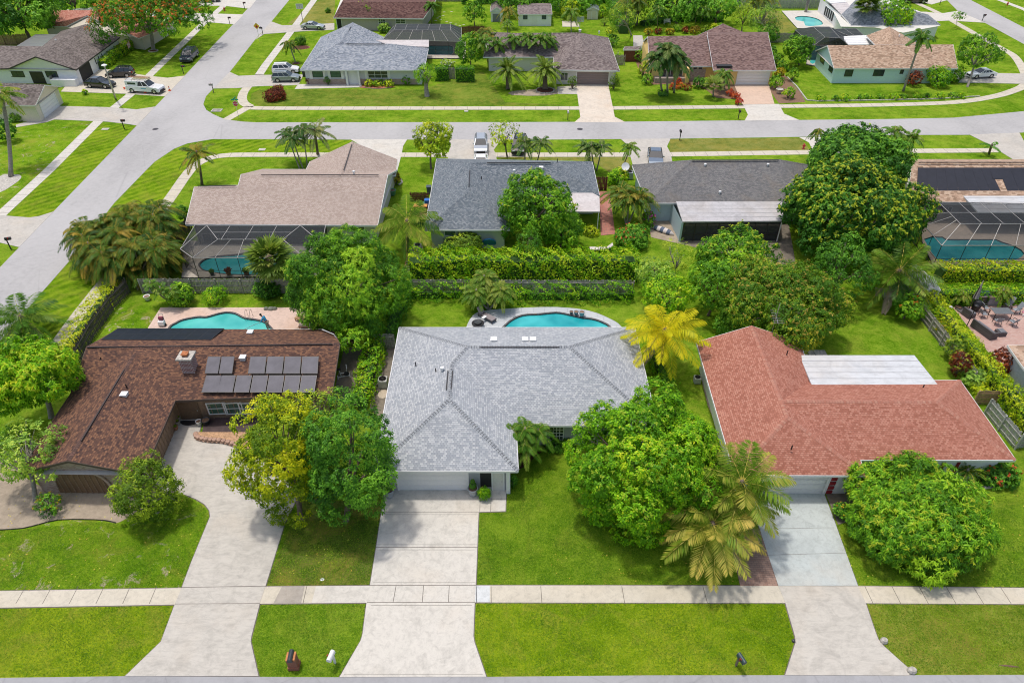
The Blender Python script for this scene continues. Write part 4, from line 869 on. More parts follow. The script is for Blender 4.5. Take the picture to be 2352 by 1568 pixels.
W_TAN = plain('wall_greige', (.55, .52, .46), .8, var=.05); W_SAGE = plain('wall_sage', (.52, .55, .48), .8, var=.05); W_BLUE = plain('wall_pale_blue', (.46, .58, .61), .8, var=.05)
W_YEL = plain('wall_yellow', (.85, .60, .22), .75, var=.06); W_AQUA = plain('wall_aqua', (.60, .80, .82), .75, var=.05); W_CREAM = plain('wall_cream', (.74, .66, .54), .8, var=.05); W_TAUPE = plain('wall_taupe_beige', (.48, .42, .38), .8, var=.05)
BRK = bricks('brick_light', (.36, .22, .17), (.50, .36, .29), (.50, .46, .42)); BRK_G = bricks('brick_mixed', (.36, .20, .15), (.60, .46, .38), (.50, .44, .38))
MEMB = concrete('white_membrane', (.60, .62, .64), .35, sc=.6, streak=(.3, 2, 1)); MEMB_OLD = concrete('stained_membrane', (.50, .49, .50), .55, sc=.4); MEMB_PK = concrete('pinkish_membrane', (.62, .58, .57), .4, sc=.5, warm=(.45, .33, .3))
def slots(h, segs, w_=.10):
    mb = MB()
    for a, b in segs: A, B = G(*a), G(*b); mb.bar(A+Vector((0, 0, .05)), B+Vector((0, 0, .05)), w_, .07)
    mb.build('ridge_vent', BRONZE, h.r)
# ---- central light grey house
h = House('light grey shingled hip roof house in the centre with white double garage', [(857, 1080), (1190, 1080), (1185, 976), (1510, 976), (1458, 751.5), (917, 751.5)], 2.7, W_GREY)
h.roof(dict(a=(857, 1080, 2.7), b=(1190, 1080, 2.7), c=(1185, 976, 2.7), d=(1510, 976, 2.7), e=(1458, 751.5, 2.7), f=(917, 751.5, 2.7), r1=(1074, 795.6, 5.35), r2=(1308, 795.6, 5.35), g1=(1038, 835, 4.9), g2=(1032, 916, 4.9)),
       [('a', 'b', 'g2'), ('b', 'c', 'g1', 'g2'), ('c', 'd', 'r2', 'r1', 'g1'), ('d', 'e', 'r2'), ('e', 'f', 'r1', 'r2'), ('f', 'a', 'g2', 'g1', 'r1')], SH_GREY, cap=.17, capm=SH_GREYC)
slots(h, [((1103, 798.5, 5.3), (1285, 798.5, 5.3)), ((1029, 852, 4.85), (1025, 896, 4.83)), ((1040, 852, 4.85), (1036, 896, 4.83))], .07)
h.vents([(1134, 783, 4.6, 'box'), (1206, 783, 4.6, 'box'), (1224, 783, 4.6, 'box'), (955, 838, 3.7, 'pipe'), (1001, 852, 4.4, 'pipe'), (1016, 851, 4.6, 'cap')])
h.garage(0, (917, 1117), (1074, 1117), WHITE, rows=4, cols=8)
mb = MB(); h.wbox(mb, 0, 6.9, 9.2, 0, 2.5, -2.2, .02); mb.build('entry_recess_shade', DARK, h.o) if False else None
s0 = h.on(0, 1103, 1100)[0]; s1 = h.on(0, 1163, 1100)[0]
h.band(0, s0, h.on(0, 1130, 1100)[0], .35, 2.45, DARK, 'entry_recess_shade', .02)  # flat dark panel on the wall paints the shade inside the entry
h.door(0, 1132, 1085, 1156, 1122, OFFW)
pst = MB(); h.wbox(pst, 0, h.on(0, 1163, 1120)[0], h.on(0, 1172, 1120)[0], 0, 2.6, .1, .35); pst.build('porch_post', WHITE, h.o)
h.window(2, 1262, 978, 1294, 1008, 4, 4, gm=GLASS, name='window'); h.window(2, 1340, 980, 1368, 1006, 2, 4)
h.window(5, 900, 860, 893, 905, 1, 2, sz=(4.6, 6.0, 1.0, 2.1))
# ---- brown house
ZB = 2.6
h = House('brown shingled L shaped house with solar panels and arched wooden garage door', [(39, 1085), (327, 1088), (402, 918.6), (762, 904), (768, 752), (271, 755), (162, 904)], ZB, W_BRN, wallpx=None)
P_ = dict(a=(39, 1085, ZB), b=(327, 1088, ZB), c=(402, 918.6, ZB), d=(762, 905, ZB), e=(764, 757, ZB), f=(271, 755, ZB), g=(162, 904, ZB), w1=(156, 1057, 4.0), w2=(309, 813, 4.0), r1=(199, 796, 4.0), r2=(780, 789, 4.0), r3=(309, 797, 4.0))
h.roof(P_, [('b', 'c', 'w2', 'w1'), ('g', 'a', 'w1', 'w2'), ('c', 'd', 'r2', 'r3', 'w2'), ('g', 'w2', 'r3', 'r1'), ('e', 'f', 'r1', 'r3', 'r2')], SH_BROWN, fascia=plain('brown_trim', (.10, .07, .055), .7), cap=.16, capm=SH_BRNC)
h.gable('a', 'w1', 'b', .35, BRK_G); h.gable('d', 'r2', 'e', .35, W_BRN); h.gable('f', 'r1', 'g', .35, W_BRN)
slots(h, [((200, 798.5, 4.0), (764, 791.5, 4.0)), ((286, 850, 4.0), (187, 1014, 4.0))], .06)
h.vents([(287, 909, 3.6, 'box'), (559, 824, 3.6, 'box'), (576, 766, 2.9, 'box'), (233, 827, 3.5, 'pipe'), (291, 889, 3.8, 'pipe'), (752, 826, 3.3, 'pipe')])
h.band(0, 0, (h.W[1]-h.W[0]).length, 0, 2.45, BRK_G, 'brick_front', .08)
# arched garage door: a fan of vertical boards under an arc
sA = h.on(0, 136, 1120)[0]; sB = h.on(0, 262, 1120)[0]; mb = MB(); fr = MB(); bo = MB(); a_, t_, n_ = h.frame(0); k = 22
def hp(s_, z_, d_): p = a_ + t_*s_ + n_*d_; return Vector((p.x, p.y, z_))
mid = (sA+sB)/2; hw = (sB-sA)/2; pts = [(mid-hw*math.cos(math.pi*i/k), .55+1.95*math.sin(math.pi*i/k)**.8) for i in range(k+1)]
mb.face([hp(sA, 0, .12), hp(sB, 0, .12)] + [hp(x, z, .12) for x, z in reversed(pts)])
gd = mb.build('garage_door', plain('door_wood', (.20, .115, .06), .7, var=.25, scale=2), h.o)
for i in range(k): fr.bar(hp(*pts[i], .13), hp(*pts[i+1], .13), .16, .2)
fr.build('brick_arch', BRK_G, h.o)
for i in range(1, 10):
    x = sA + (sB-sA)*i/10; z = .55+1.95*math.sin(math.acos(max(-1, min(1, (mid-x)/hw))))**.8; bo.bar(hp(x, 0, .14), hp(x, z-.06, .14), .05, .05)
bo.build('batten', W_BRN, gd)
bt = MB()
for i, L_ in ((1, 9), (2, 9)):
    ln = (h.W[i+1]-h.W[i]).length
    for j in range(int(ln/.45)): h.wbox(bt, i, j*.45, j*.45+.05, 0, 2.4, .0, .04)
bt.build('batten', W_BRN, h.walls)
for x in (483, 521, 556): h.window(2, x, 925, x+31, 949, 1, 2, name='window', gm=GLASS_G, fw=.09)
h.door(2, 422, 922, 450, 962, plain('door_brown', (.17, .11, .07), .6), plain('door_brown', (.17, .11, .07)))
h.window(3, 770, 860, 776, 820, 1, 2, sz=(1.6, 3.4, .9, 2.1))
# chimney
c = G(437, 850, 3.4); ch = MB(); ch.box((c.x, c.y+.1, 3.65), (.95, .85, 2.1)); cm = ch.build('chimney', bricks('chimney_brick', (.26, .10, .10), (.34, .15, .13), (.62, .6, .58), .26, .13, .02, 'Wall'), h.r)
cb = MB(); cb.box((c.x, c.y+.1, 4.76), (1.2, 1.1, .14)); cb.build('chimney_cap', STONE, cm)
cb = MB(); cb.box((c.x, c.y+.1, 4.92), (.4, .4, .18)); cb.box((c.x, c.y+.1, 5.04), (.5, .5, .05)); cb.build('chimney_pot', plain('rusty_metal', (.40, .14, .05), .8, var=.4), cm)
# panels lying on a roof plane: bilinear between four corner points of the pixel/height kind
def panels(parent, quad, cols, rows, name, fm, gm, gap=.03, lift=.12, skip=(), thick=.06):
    Q = [G(*q) for q in quad]; n = (Q[1]-Q[0]).cross(Q[3]-Q[0]).normalized(); n = n if n.z > 0 else -n
    for r in range(rows):
        for c_ in range(cols):
            if (r, c_) in skip: continue
            def P(u, v): return (Q[0].lerp(Q[1], u)).lerp(Q[3].lerp(Q[2], u), v) + n*lift
            u0, u1, v0, v1 = (c_+gap)/cols, (c_+1-gap)/cols, (r+gap)/rows, (r+1-gap)/rows
            q = [P(u0, v0), P(u1, v0), P(u1, v1), P(u0, v1)]; mb = MB(); mb.mesh([p-n*thick for p in q]+q, [(3, 2, 1, 0), (4, 5, 6, 7), (0, 1, 5, 4), (1, 2, 6, 5), (2, 3, 7, 6), (3, 0, 4, 7)])
            o = mb.build(name, fm, parent); e = .035
            q2 = [P(u0+e/cols, v0+e/rows), P(u1-e/cols, v0+e/rows), P(u1-e/cols, v1-e/rows), P(u0+e/cols, v1-e/rows)]; MB().face([p+n*.005 for p in q2]).build('panel_face', gm, o)
PV = plain('solar_glass', (.008, .011, .02), .35, var=.3, scale=2, spec=.25); PVF = plain('solar_frame', (.02, .022, .03), .4); THG = plain('collector_glass', (.13, .125, .145), .5, var=.15, scale=1.2, spec=.2)
panels(h.r, [(232, 783, 3.42), (485, 783, 3.42), (516, 756.5, 2.72), (271, 756.5, 2.72)], 8, 2, 'solar_panel', PVF, PV, gap=.006)
panels(h.r, [(462, 904, 2.88), (503, 904, 2.88), (514, 862, 3.4), (474, 862, 3.4)], 1, 1, 'solar_collector', PVF, THG)
panels(h.r, [(461, 904, 2.88), (724, 904, 2.88), (730, 862, 3.40), (470, 862, 3.40)], 7, 1, 'solar_collector', PVF, THG, skip=((0, 0),))
panels(h.r, [(470, 861, 3.41), (535, 861, 3.41), (541, 819, 3.88), (478, 819, 3.88)], 2, 1, 'solar_collector', PVF, THG)
panels(h.r, [(569, 861, 3.41), (731, 861, 3.41), (734, 819, 3.88), (575, 819, 3.88)], 4, 1, 'solar_collector', PVF, THG)
HB = h
# ---- terracotta house
ZR = 2.6
h = House('terracotta shingled roof house at right with white patio roof', [(1688, 1090), (1990.5, 1091), (1975.5, 1055), (2333, 1055), (2205, 872.7), (1862, 874), (1839, 785), (1600, 785)], ZR, W_WHITE)
h.roof(dict(a=(1688, 1090, ZR), b=(1990.5, 1091, ZR), c=(1975.5, 1055, ZR), d=(2333, 1055, ZR), e=(2205, 872.7, ZR), f=(1862, 874, ZR), g=(1839, 785, ZR), i=(1600, 785, ZR), n=(1726.5, 748, 4.3), J=(1795, 920, 4.3), q=(1809, 957.6, 4.3), r=(2151, 921.6, 4.3)),
       [('a', 'b', 'q'), ('b', 'c', 'J', 'q'), ('c', 'd', 'r', 'J'), ('d', 'e', 'r'), ('e', 'f', 'J', 'r'), ('f', 'g', 'n', 'J'), ('i', 'a', 'q', 'J', 'n')], SH_RED, cap=.17, capm=SH_REDC)
h.gable('g', 'n', 'i', .5)
h.vents([(1808, 811, 3.6, 'pipe'), (1818, 1029, 3.6, 'pipe'), (2120, 890, 3.2, 'pipe')])
flat_roof(h, [(1836, 815.5, 2.75), (2100, 815.5, 2.75), (2154, 883, 2.95), (1864.5, 883, 2.95)], MEMB, posts=[(1845, 819, 2.7), (1970, 818, 2.7), (2092, 818, 2.7)])
h.garage(0, (1735, 1132), (1890, 1132), WHITE)
h.band(0, h.on(0, 1893, 1110)[0], h.on(0, 1900, 1110)[0], 0, 2.4, WHITE, 'corner_board', .05)
st = MB()
for k in range(5): h.wbox(st, 0, h.on(0, 1903, 1110)[0], h.on(0, 1918, 1110)[0], .1+k*.45, .4+k*.45, .0, .08)
st.build('shutter', plain('red_paint', (.32, .02, .03), .5), h.o)
h.window(2, 2171, 1066, 2188, 1080, 1, 2); h.window(2, 2045, 1062, 2080, 1085, 2, 1, gm=DARK)
st = MB(); h.wbox(st, 2, h.on(2, 2194, 1070)[0], h.on(2, 2200, 1070)[0], .7, 2.2, 0, .08); h.wbox(st, 2, h.on(2, 2160, 1070)[0], h.on(2, 2166, 1070)[0], .7, 2.2, 0, .08); st.build('shutter', plain('red_paint', (.32, .02, .03)), h.o)
h.door(2, 2000, 1062, 2022, 1085, DARK, WHITE)
# ---- pink tan house
h = House('pinkish tan shingled house with screened pool at its back', [(426, 514.5), (867, 517), G(890, 401.5, 4.95)+Vector((-.2, 6.0, 0)), (909, 397), (913, 366), (713, 371), G(705, 401.5, 4.95)+Vector((0, 5.5, 0)), G(556, 400, 4.95)+Vector((.5, 5.5, 0)), G(553, 429, 4.35)+Vector((0, 2.6, 0)), G(446.5, 429, 4.35)+Vector((.5, 2.4, 0))], 2.6, W_TAN)
Z = 2.6
h.roof(dict(a=(426, 514.5, Z), b=(867, 517, Z), r1=(446.5, 429, 4.35), r2=(547, 426.5, 4.4), s1=(554, 400, 4.95), s2=(890, 401.5, 4.95), x2=(551, 410, 4.75), B1=(905, 401, 2.6), b2=(896, 399, 4.6), k1=(455, 420, 4.1), k2=(549, 412, 4.1)),
       [('a', 'b', 's2', 's1', 'r2', 'r1')], SH_PINK, cap=None)
h2 = h.r
far = [G(446.5, 429, 4.35), G(547, 426.5, 4.4), G(554, 400, 4.95), G(890, 401.5, 4.95)]
B = dict(p=far[0], q=far[1], s=far[2], t=far[3]); B['p2'] = far[0]+Vector((0, 3.4, -1.5)); B['q2'] = far[1]+Vector((0, 3.4, -1.5)); B['s2'] = far[2]+Vector((0, 6.6, -2.35)); B['t2'] = far[3]+Vector((0, 6.6, -2.35))
h.roof(B, [('p', 'q', 'q2', 'p2'), ('s', 't', 't2', 's2')], SH_PINK)
h.roof(dict(A=(809, 325.5, 4.9), L=(712, 371, 2.6), Rr=(913, 366, 2.6), L2=(693, 410, 2.6), R2=(908, 402, 2.6), M=(781, 404, 4.9)), [('A', 'L', 'L2', 'M'), ('A', 'M', 'R2', 'Rr')], SH_PINK, cap=.2)
h.gable('Rr', 'A', 'L', .4); slots(h, [((455, 429, 4.45), (543, 427, 4.5)), ((600, 402, 5.0), (870, 403, 5.0)), ((808, 333, 4.9), (790, 391, 4.9))], .06)
h.P = {'a': G(426, 514.5, Z), 'b': G(867, 517, Z), 's': G(890, 401.5, 4.95), 't2': B['t2']}
h.gable('b', 's', 't2', .3, plain('wall_offwhite', (.62, .61, .57))); h.vents([(652, 471, 3.3, 'pipe'), (443, 467, 3.4, 'pipe'), (844, 408, 4.6, 'pipe'), (813, 399, 4.9, 'cap')])
h.window(0, 811, 519, 836, 531, 1, 1, gm=GLASS, fm=WHITE); h.window(0, 600, 540, 660, 556, 4, 1, gm=GLASS, fm=WHITE); h.window(0, 470, 538, 520, 556, 3, 1, gm=GLASS, fm=WHITE)
# ---- slate blue house
h = House('slate blue grey shingled house with rounded mango tree in front', [(976, 527), (1170, 527), (1170, 450), (1377, 450), (1360, 371), (1003, 363)], 2.6, W_SAGE)
h.roof(dict(a=(976, 527, Z), b=(1170, 527, Z), c=(1170, 450, Z), d=(1377, 450, Z), e=(1360, 371, Z), f=(1003, 364, Z), q=(1076, 440, 4.8), J=(1082, 373.5, 4.8), J0=(1080, 395, 4.8), r=(1273, 373, 4.8)),
       [('a', 'b', 'q'), ('b', 'c', 'J', 'q'), ('c', 'd', 'r', 'J'), ('d', 'e', 'r'), ('e', 'f', 'J', 'r'), ('f', 'a', 'q', 'J')], SH_BLUE, cap=.2)
slots(h, [((1118, 374.5, 4.85), (1265, 374.5, 4.85)), ((1079, 392, 4.85), (1077, 430, 4.85))], .1); h.vents([(1181, 396, 4.3, 'cap'), (1243, 388, 4.3, 'box'), (1106, 410, 4.3, 'pipe'), (1281, 427, 3.6, 'pipe'), (1280, 370, 4.9, 'pipe')])
h.window(0, 1022, 530, 1046, 540, 1, 1, gm=GLASS_G); flat_roof(h, [(1303, 486, 2.45), (1378, 486, 2.45), (1377, 452, 2.75), (1361, 443, 2.85), (1311, 443, 2.85)], MEMB_PK, posts=[(1307, 487, 2.4), (1375, 487, 2.4)])
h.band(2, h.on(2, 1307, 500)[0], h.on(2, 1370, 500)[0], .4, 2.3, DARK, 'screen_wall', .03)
# ---- dark grey house
h = House('dark grey shingled hip roof house with long flat patio roof', [(1486, 466), (1553, 466), (1764, 466), (1880, 466), (1858, 378), (1452, 378)], 2.6, W_BLUE)
h.roof(dict(a=(1486, 466, Z), d=(1880, 466, Z), e=(1858, 379, Z), f=(1452, 379, Z), r1=(1588, 368, 5.1), r2=(1790, 367, 5.1)), [('a', 'd', 'r2', 'r1'), ('d', 'e', 'r2'), ('e', 'f', 'r1', 'r2'), ('f', 'a', 'r1')], SH_DGREY, cap=.22)
slots(h, [((1590, 369, 5.15), (1788, 368.5, 5.15))], .12); h.vents([(1653, 445, 3.1, 'cap'), (1619, 382, 4.7, 'cap'), (1763, 382, 4.7, 'cap'), (1831, 417, 3.6, 'pipe')])
flat_roof(h, [(1553, 463, 2.85), (1796, 463, 2.85), (1800, 507, 2.6), (1568, 509, 2.6)], MEMB_OLD, posts=[(1569, 509, 2.5), (1796, 509, 2.5)])
a0 = G(1568, 509, 2.5); a1 = G(1796, 509, 2.5); mb = MB(); mb.face([(a0.x+.2, a0.y+.15, .1), (a1.x-.1, a1.y+.15, .1), (a1.x-.1, a1.y+.15, 2.4), (a0.x+.2, a0.y+.15, 2.4)])
sc_ = mb.build('screen_wall', SCREEN_D, h.o); fb = MB()
for k in range(9): x = a0.x+.2+(a1.x-a0.x-.3)*k/8; fb.bar((x, a0.y+.12, .05), (x, a0.y+.12, 2.42), .07)
fb.bar((a0.x, a0.y+.12, .9), (a1.x, a0.y+.12, .9), .06); fb.build('frame', BRONZE, sc_)
MB().face([(a0.x, a0.y, 0), (a0.x, a0.y, 2.4), (a0.x-.4, a0.y+7, 2.4), (a0.x-.4, a0.y+7, 0)]).build('side_wall', W_BLUE, h.o); MB().box((a0.x, a0.y, 1.2), (.22, .12, 2.4)).build('porch_post', W_BLUE, h.o)
# ---- solar house at right edge
h = House('tan shingled house at right edge with large black solar mats', [(2085, 465), (2560, 465), (2585, 366), (2085, 366)], 2.6, W_TAUPE)
h.roof(dict(a=(2085, 465, Z), b=(2620, 465, Z), c=(2540, 372, 4.7), d=(2095, 373, 4.7), e=(2540, 366, 3.0), f=(2090, 366, 3.0)), [('a', 'b', 'c', 'd'), ('d', 'c', 'e', 'f')], SH_TAN, cap=.2)
slots(h, [((2110, 374, 4.8), (2500, 374, 4.8))], .12)
SOLB = plain('solar_mat', (.015, .016, .025), .5, var=.2, scale=2)
panels(h.r, [(2105, 439, 3.15), (2298, 439, 3.15), (2272, 385.5, 4.42), (2108, 385.5, 4.42)], 8, 1, 'solar_mat', SOLB, SOLB, gap=.004, lift=.04, thick=.02)
panels(h.r, [(2313, 439, 3.15), (2560, 439, 3.15), (2530, 385.5, 4.42), (2292, 385.5, 4.42)], 9, 1, 'solar_mat', SOLB, SOLB, gap=.004, lift=.04, thick=.02)
panels(h.r, [(2280, 412, 3.8), (2304, 412, 3.8), (2297, 385.5, 4.42), (2272, 385.5, 4.42)], 1, 1, 'solar_mat', SOLB, SOLB, gap=.004, lift=.04, thick=.02)
flat_roof(h, [(2246, 487, 2.7), (2560, 490, 2.7), (2545, 446, 2.95), (2210, 447, 2.95)], MEMB)
h.window(0, 2165, 476, 2187, 490, 2, 1)
# ---- north blue grey house
h = House('pale blue grey hip roof house with brick wainscot and white columns', [(689, 161), (974, 161), (984, 112), (885, 86), (738, 85)], 2.6, plain('wall_pale_grey', (.62, .63, .67), .75, var=.04), ov=.6)
h.roof(dict(a=(689, 161, Z), b=(974, 161, Z), c=(984, 111.5, Z), r1=(773, 101.5, 4.9), r2=(898, 101.5, 4.9), A=(810, 52, 5.2), L=(738, 85, Z), Rr=(885, 87, Z), c2=(893, 111.5, Z), J=(783, 97, 5.0)),
       [('a', 'b', 'r2', 'r1'), ('b', 'c', 'r2'), ('c', 'c2', 'r1', 'r2'), ('a', 'r1', 'J', 'A', 'L'), ('A', 'J', 'r1', 'c2', 'Rr')], SH_NBLUE, cap=.22)
h.gable('Rr', 'A', 'L', .4); slots(h, [((794, 102, 4.95), (884, 102, 4.95)), ((806, 63, 5.1), (791, 90, 4.8))], .12); h.vents([(755, 88, 3.4, 'pipe'), (739, 109, 2.9, 'pipe')])
flat_roof(h, [(893, 104, 2.9), (985, 108, 2.8), (985, 92, 2.9), (862, 92, 3.2)], MEMB_PK)
h.band(0, 0, h.on(0, 794, 185)[0], .03, .95, BRK, 'brick_wainscot', .1); h.band(0, h.on(0, 826, 185)[0], h.on(0, 958, 185)[0], .03, .95, BRK, 'brick_wainscot', .1)
for x in (720, 761): h.window(0, x, 163.5, x+20, 177, 1, 2, gm=GLASS_G, fm=BRONZE)
h.window(0, 847, 163.5, 889, 179, 3, 2, fm=WHITE); h.door(0, 804, 163, 822, 187)
for x in (711, 741, 753, 783, 838, 890): sh = MB(); a, b = h.on(0, x, 170)[0], h.on(0, x+6, 170)[0]; h.wbox(sh, 0, a, b, .95, 2.3, 0, .06); sh.build('shutter', WHITE, h.o)
for x in (796, 824): pp = MB(); s_ = h.on(0, x, 190, .55)[0]; h.wbox(pp, 0, s_, s_+.28, 0, 2.5, .35, .63); pp.build('porch_column', WHITE, h.o)
# ---- maroon house at the top
h = House('dark maroon brown roofed house at the top behind the blue grey one', [(766, 41), (972, 43), (1000, 6), (985, -22), (790, -22)], 2.6, W_TAUPE)
h.roof(dict(a=(766, 41, Z), b=(972, 43, Z), r1=(785, 6, 5.0), r2=(998, 6, 5.0), c=(1010, -22, Z), d=(800, -22, Z)), [('a', 'b', 'r2', 'r1'), ('r1', 'r2', 'c', 'd')], SH_DBR, cap=.25); h.gable('b', 'r2', 'c', .3)
h.window(0, 870, 45, 884, 54, 3, 2); h.window(0, 910, 45, 930, 54, 2, 2, gm=GLASS)
h.door(0, 775, 44, 783, 60, DARK)
# ---- taupe house
h = House('taupe brown hip roof house with date palms and brown garage door', [(1115, 131), (1271, 131), (1272, 160), (1423, 162), (1397, 86), (1115, 80)], 2.6, plain('wall_offwhite2', (.66, .63, .60), .75, var=.04))
h.roof(dict(a=(1110, 131, Z), b=(1271, 131, Z), c=(1272, 160, Z), d=(1423, 162.5, Z), e=(1397, 87, Z), q=(1340, 104, 5.0), p=(1331, 76, 5.0), r=(1165, 77, 5.0), g=(1385, 76, 3.2), k=(1130, 74, 3.0)),
       [('c', 'd', 'q'), ('d', 'e', 'p', 'q'), ('b', 'c', 'q', 'p'), ('a', 'b', 'p', 'r'), ('a', 'r', 'k'), ('r', 'p', 'e', 'k')], SH_TAUPE, cap=.22)
h.garage(2, (1324, 196), (1396, 196), plain('garage_taupe', (.25, .19, .18), .6, var=.04), rows=5, cols=1); h.vents([(1376, 76, 4.2, 'cap'), (1332, 72, 5, 'box')])
h.window(2, 1288, 168, 1304, 184, 2, 1)
# ---- yellow house
h = House('bright yellow walled house with brown roof and stone trim', [(1492, 152), (1637, 152), (1638, 161), (1783, 161), (1764, 95), (1500, 95)], 2.6, W_YEL, ov=.45)
h.roof(dict(a=(1492, 152, Z), b=(1637, 152, Z), r1=(1488, 84, 5.3), r2=(1623, 81.5, 5.3), x=(1478, 94, 3.9), y_=(1620, 80, 4.4)), [('a', 'b', 'r2', 'r1'), ('r1', 'r2', 'y_', 'x')], SH_YBR, cap=None)
h.P['z0'] = G(1478, 98, 3.3); 
h.roof(dict(a=(1639, 161.5, Z), b=(1783, 161.5, Z), r1=(1625, 80, 5.7), r2=(1764, 79.5, 5.7), c=(1625, 74, 4.0), d=(1764, 74, 4.0)), [('a', 'b', 'r2', 'r1'), ('r1', 'r2', 'd', 'c')], SH_YBR, cap=None)
h.roof(dict(A=(1661, 55, 4.6), L=(1597, 84, 3.4), Rr=(1722, 80, 3.4), M=(1665, 84, 3.6)), [('A', 'L', 'M'), ('A', 'M', 'Rr')], SH_YBR, cap=.2)
gy = MB(); A_, B_, C_ = G(1492, 152, Z), G(1488, 85, 5.2), G(1473, 95, 3.6); gy.face([(A_.x+.3, A_.y+.3, 0), (A_.x+.3, A_.y+.3, 2.6), (B_.x+.3, B_.y, 5.1), (C_.x+.3, C_.y, 3.3), (C_.x+.3, C_.y, 0)]).build('gable_wall', W_YEL, h.o)
h.garage(2, (1690, 196), (1761, 196), WHITE, rows=4, cols=4)
h.band(0, h.on(0, 1580, 180)[0], h.on(0, 1618, 180)[0], 0, 2.0, bricks('rubble_stone', (.36, .26, .22), (.62, .52, .46), (.4, .33, .28), .35, .25, .03), 'stone_panel', .12)
for x in (1581, 1592, 1604): h.window(0, x, 155, x+9, 160.5, 1, 1, gm=DARK, fm=OFFW)
h.window(0, 1520, 160, 1550, 176, 3, 1); h.window(0, 1556, 160, 1568, 176, 1, 1)
h.band(0, h.on(0, 1570, 180)[0], h.on(0, 1578, 180)[0], 0, 2.5, W_YEL, 'wing_wall', 1.6)
h.band(0, h.on(0, 1500, 190)[0], h.on(0, 1572, 190)[0], .0, .8, bricks('rubble_stone', (.36, .26, .22), (.62, .52, .46), (.4, .33, .28)), 'planter_wall', 1.3)
en = MB(); p = G(1662, 150, 3.0); en.box((p.x, p.y, 3.06), (2.6, 1.9, .08)); eo = en.build('entry_notch_shade', DARK, h.o)  # dark slab over the roof paints the shade of the entry notch
# ---- aqua house
h = House('pale aqua walled house with orange tan gable roof', [(1916, 157), (2200, 157), (2177, 116), (1874, 116)], 2.6, W_AQUA, ov=.3)
h.roof(dict(a=(1916, 157, Z), b=(2200, 157, Z), r1=(1901, 104.5, 4.9), r2=(2189, 102.5, 4.9), c=(2167, 104, 3.4), d=(1874, 116, 2.6)), [('a', 'b', 'r2', 'r1'), ('r1', 'r2', 'c', 'd')], SH_TAN, cap=None)
h.gable('d', 'r1', 'a', .25); h.gable('b', 'r2', 'c', .25)
h.roof(dict(A=(2043, 62, 5.0), L=(1990, 82, 3.4), Rr=(2112, 102, 2.8), M=(2052, 103, 4.9), K=(2010, 103, 4.0)), [('A', 'L', 'K', 'M'), ('A', 'M', 'Rr')], SH_TAN, cap=.2); h.vents([(2065, 85, 4.4, 'cap'), (2078, 126, 3.9, 'pipe')])
flat_roof(h, [(1949, 103, 2.8), (2021, 102.5, 2.8), (1994, 81, 2.9), (1931, 84, 2.9)], WHITE)
h.window(0, 1939, 160, 1960, 175, 2, 1, fm=BRONZE); h.window(0, 2005, 160, 2032, 174, 2, 1, fm=BRONZE); h.window(0, 2067, 160, 2076, 169, 1, 1, fm=BRONZE); h.window(0, 2146, 157.5, 2162, 162, 1, 1, fm=BRONZE); h.window(0, 2128, 158, 2130, 162, 1, 1, fm=BRONZE)
h.window(3, 1886, 148, 1892, 131, 1, 1, fm=BRONZE); h.window(3, 1906, 168, 1911, 151, 1, 1, fm=BRONZE)
# ---- far white house with grey roof, top right
h = House('far white house with dark grey hip roofs behind the aqua house', [(1932, 60), (2010, 62), (2075, 74), (2160, 58), (2120, 28), (2050, 0), (1895, -12)], 2.6, W_WHITE, ov=.3)
h.roof(dict(a=(1933, 33, 2.9), b=(1955, 58, 2.6), c=(2075, 58, 2.6), A=(1985, 28, 4.8), B=(2075, 22, 4.6), d=(2160, 57, 2.6), e=(2095, 24, 4.7), f=(2132, 34, 2.6), g=(2010, 0, 4.6), k=(1970, -5, 2.9)),
       [('b', 'c', 'B', 'A'), ('b', 'A', 'a'), ('c', 'd', 'e', 'B'), ('d', 'f', 'e'), ('a', 'A', 'g', 'k'), ('A', 'B', 'g')], shingle('shingle_far_grey', [(.14, .16, .19), (.20, .22, .25), (.26, .28, .31), (.31, .33, .36)], .6, .3, .3), cap=.2)
flat_roof(h, [(1932, 33, 2.9), (1968, 32, 2.9), (1945, 5, 3.0), (1908, 8, 3.0)], MEMB_PK); flat_roof(h, [(1908, 8, 3.1), (1945, 5, 3.1), (1925, -8, 3.1), (1885, -8, 3.1)], WHITE)
a, b = G(1885, -3, 2.8).to_2d(), G(1933, 36, 2.8).to_2d(); wv = (b, a)[::-1]
for k in range(7): t0, t1 = .30+.088*k, .30+.088*k+.07; h.window((a, b), 0, 0, 0, 0, 1, 1, fm=WHITE, gm=DARK, sz=((b-a).length*t0, (b-a).length*t1, .5, 2.3))
MB().face([(a.x, a.y, 0), (b.x, b.y, 0), (b.x, b.y, 2.8), (a.x, a.y, 2.8)]).build('side_wall', W_WHITE, h.o)
h.window(3, 2124, 72, 2128, 66, 1, 1)
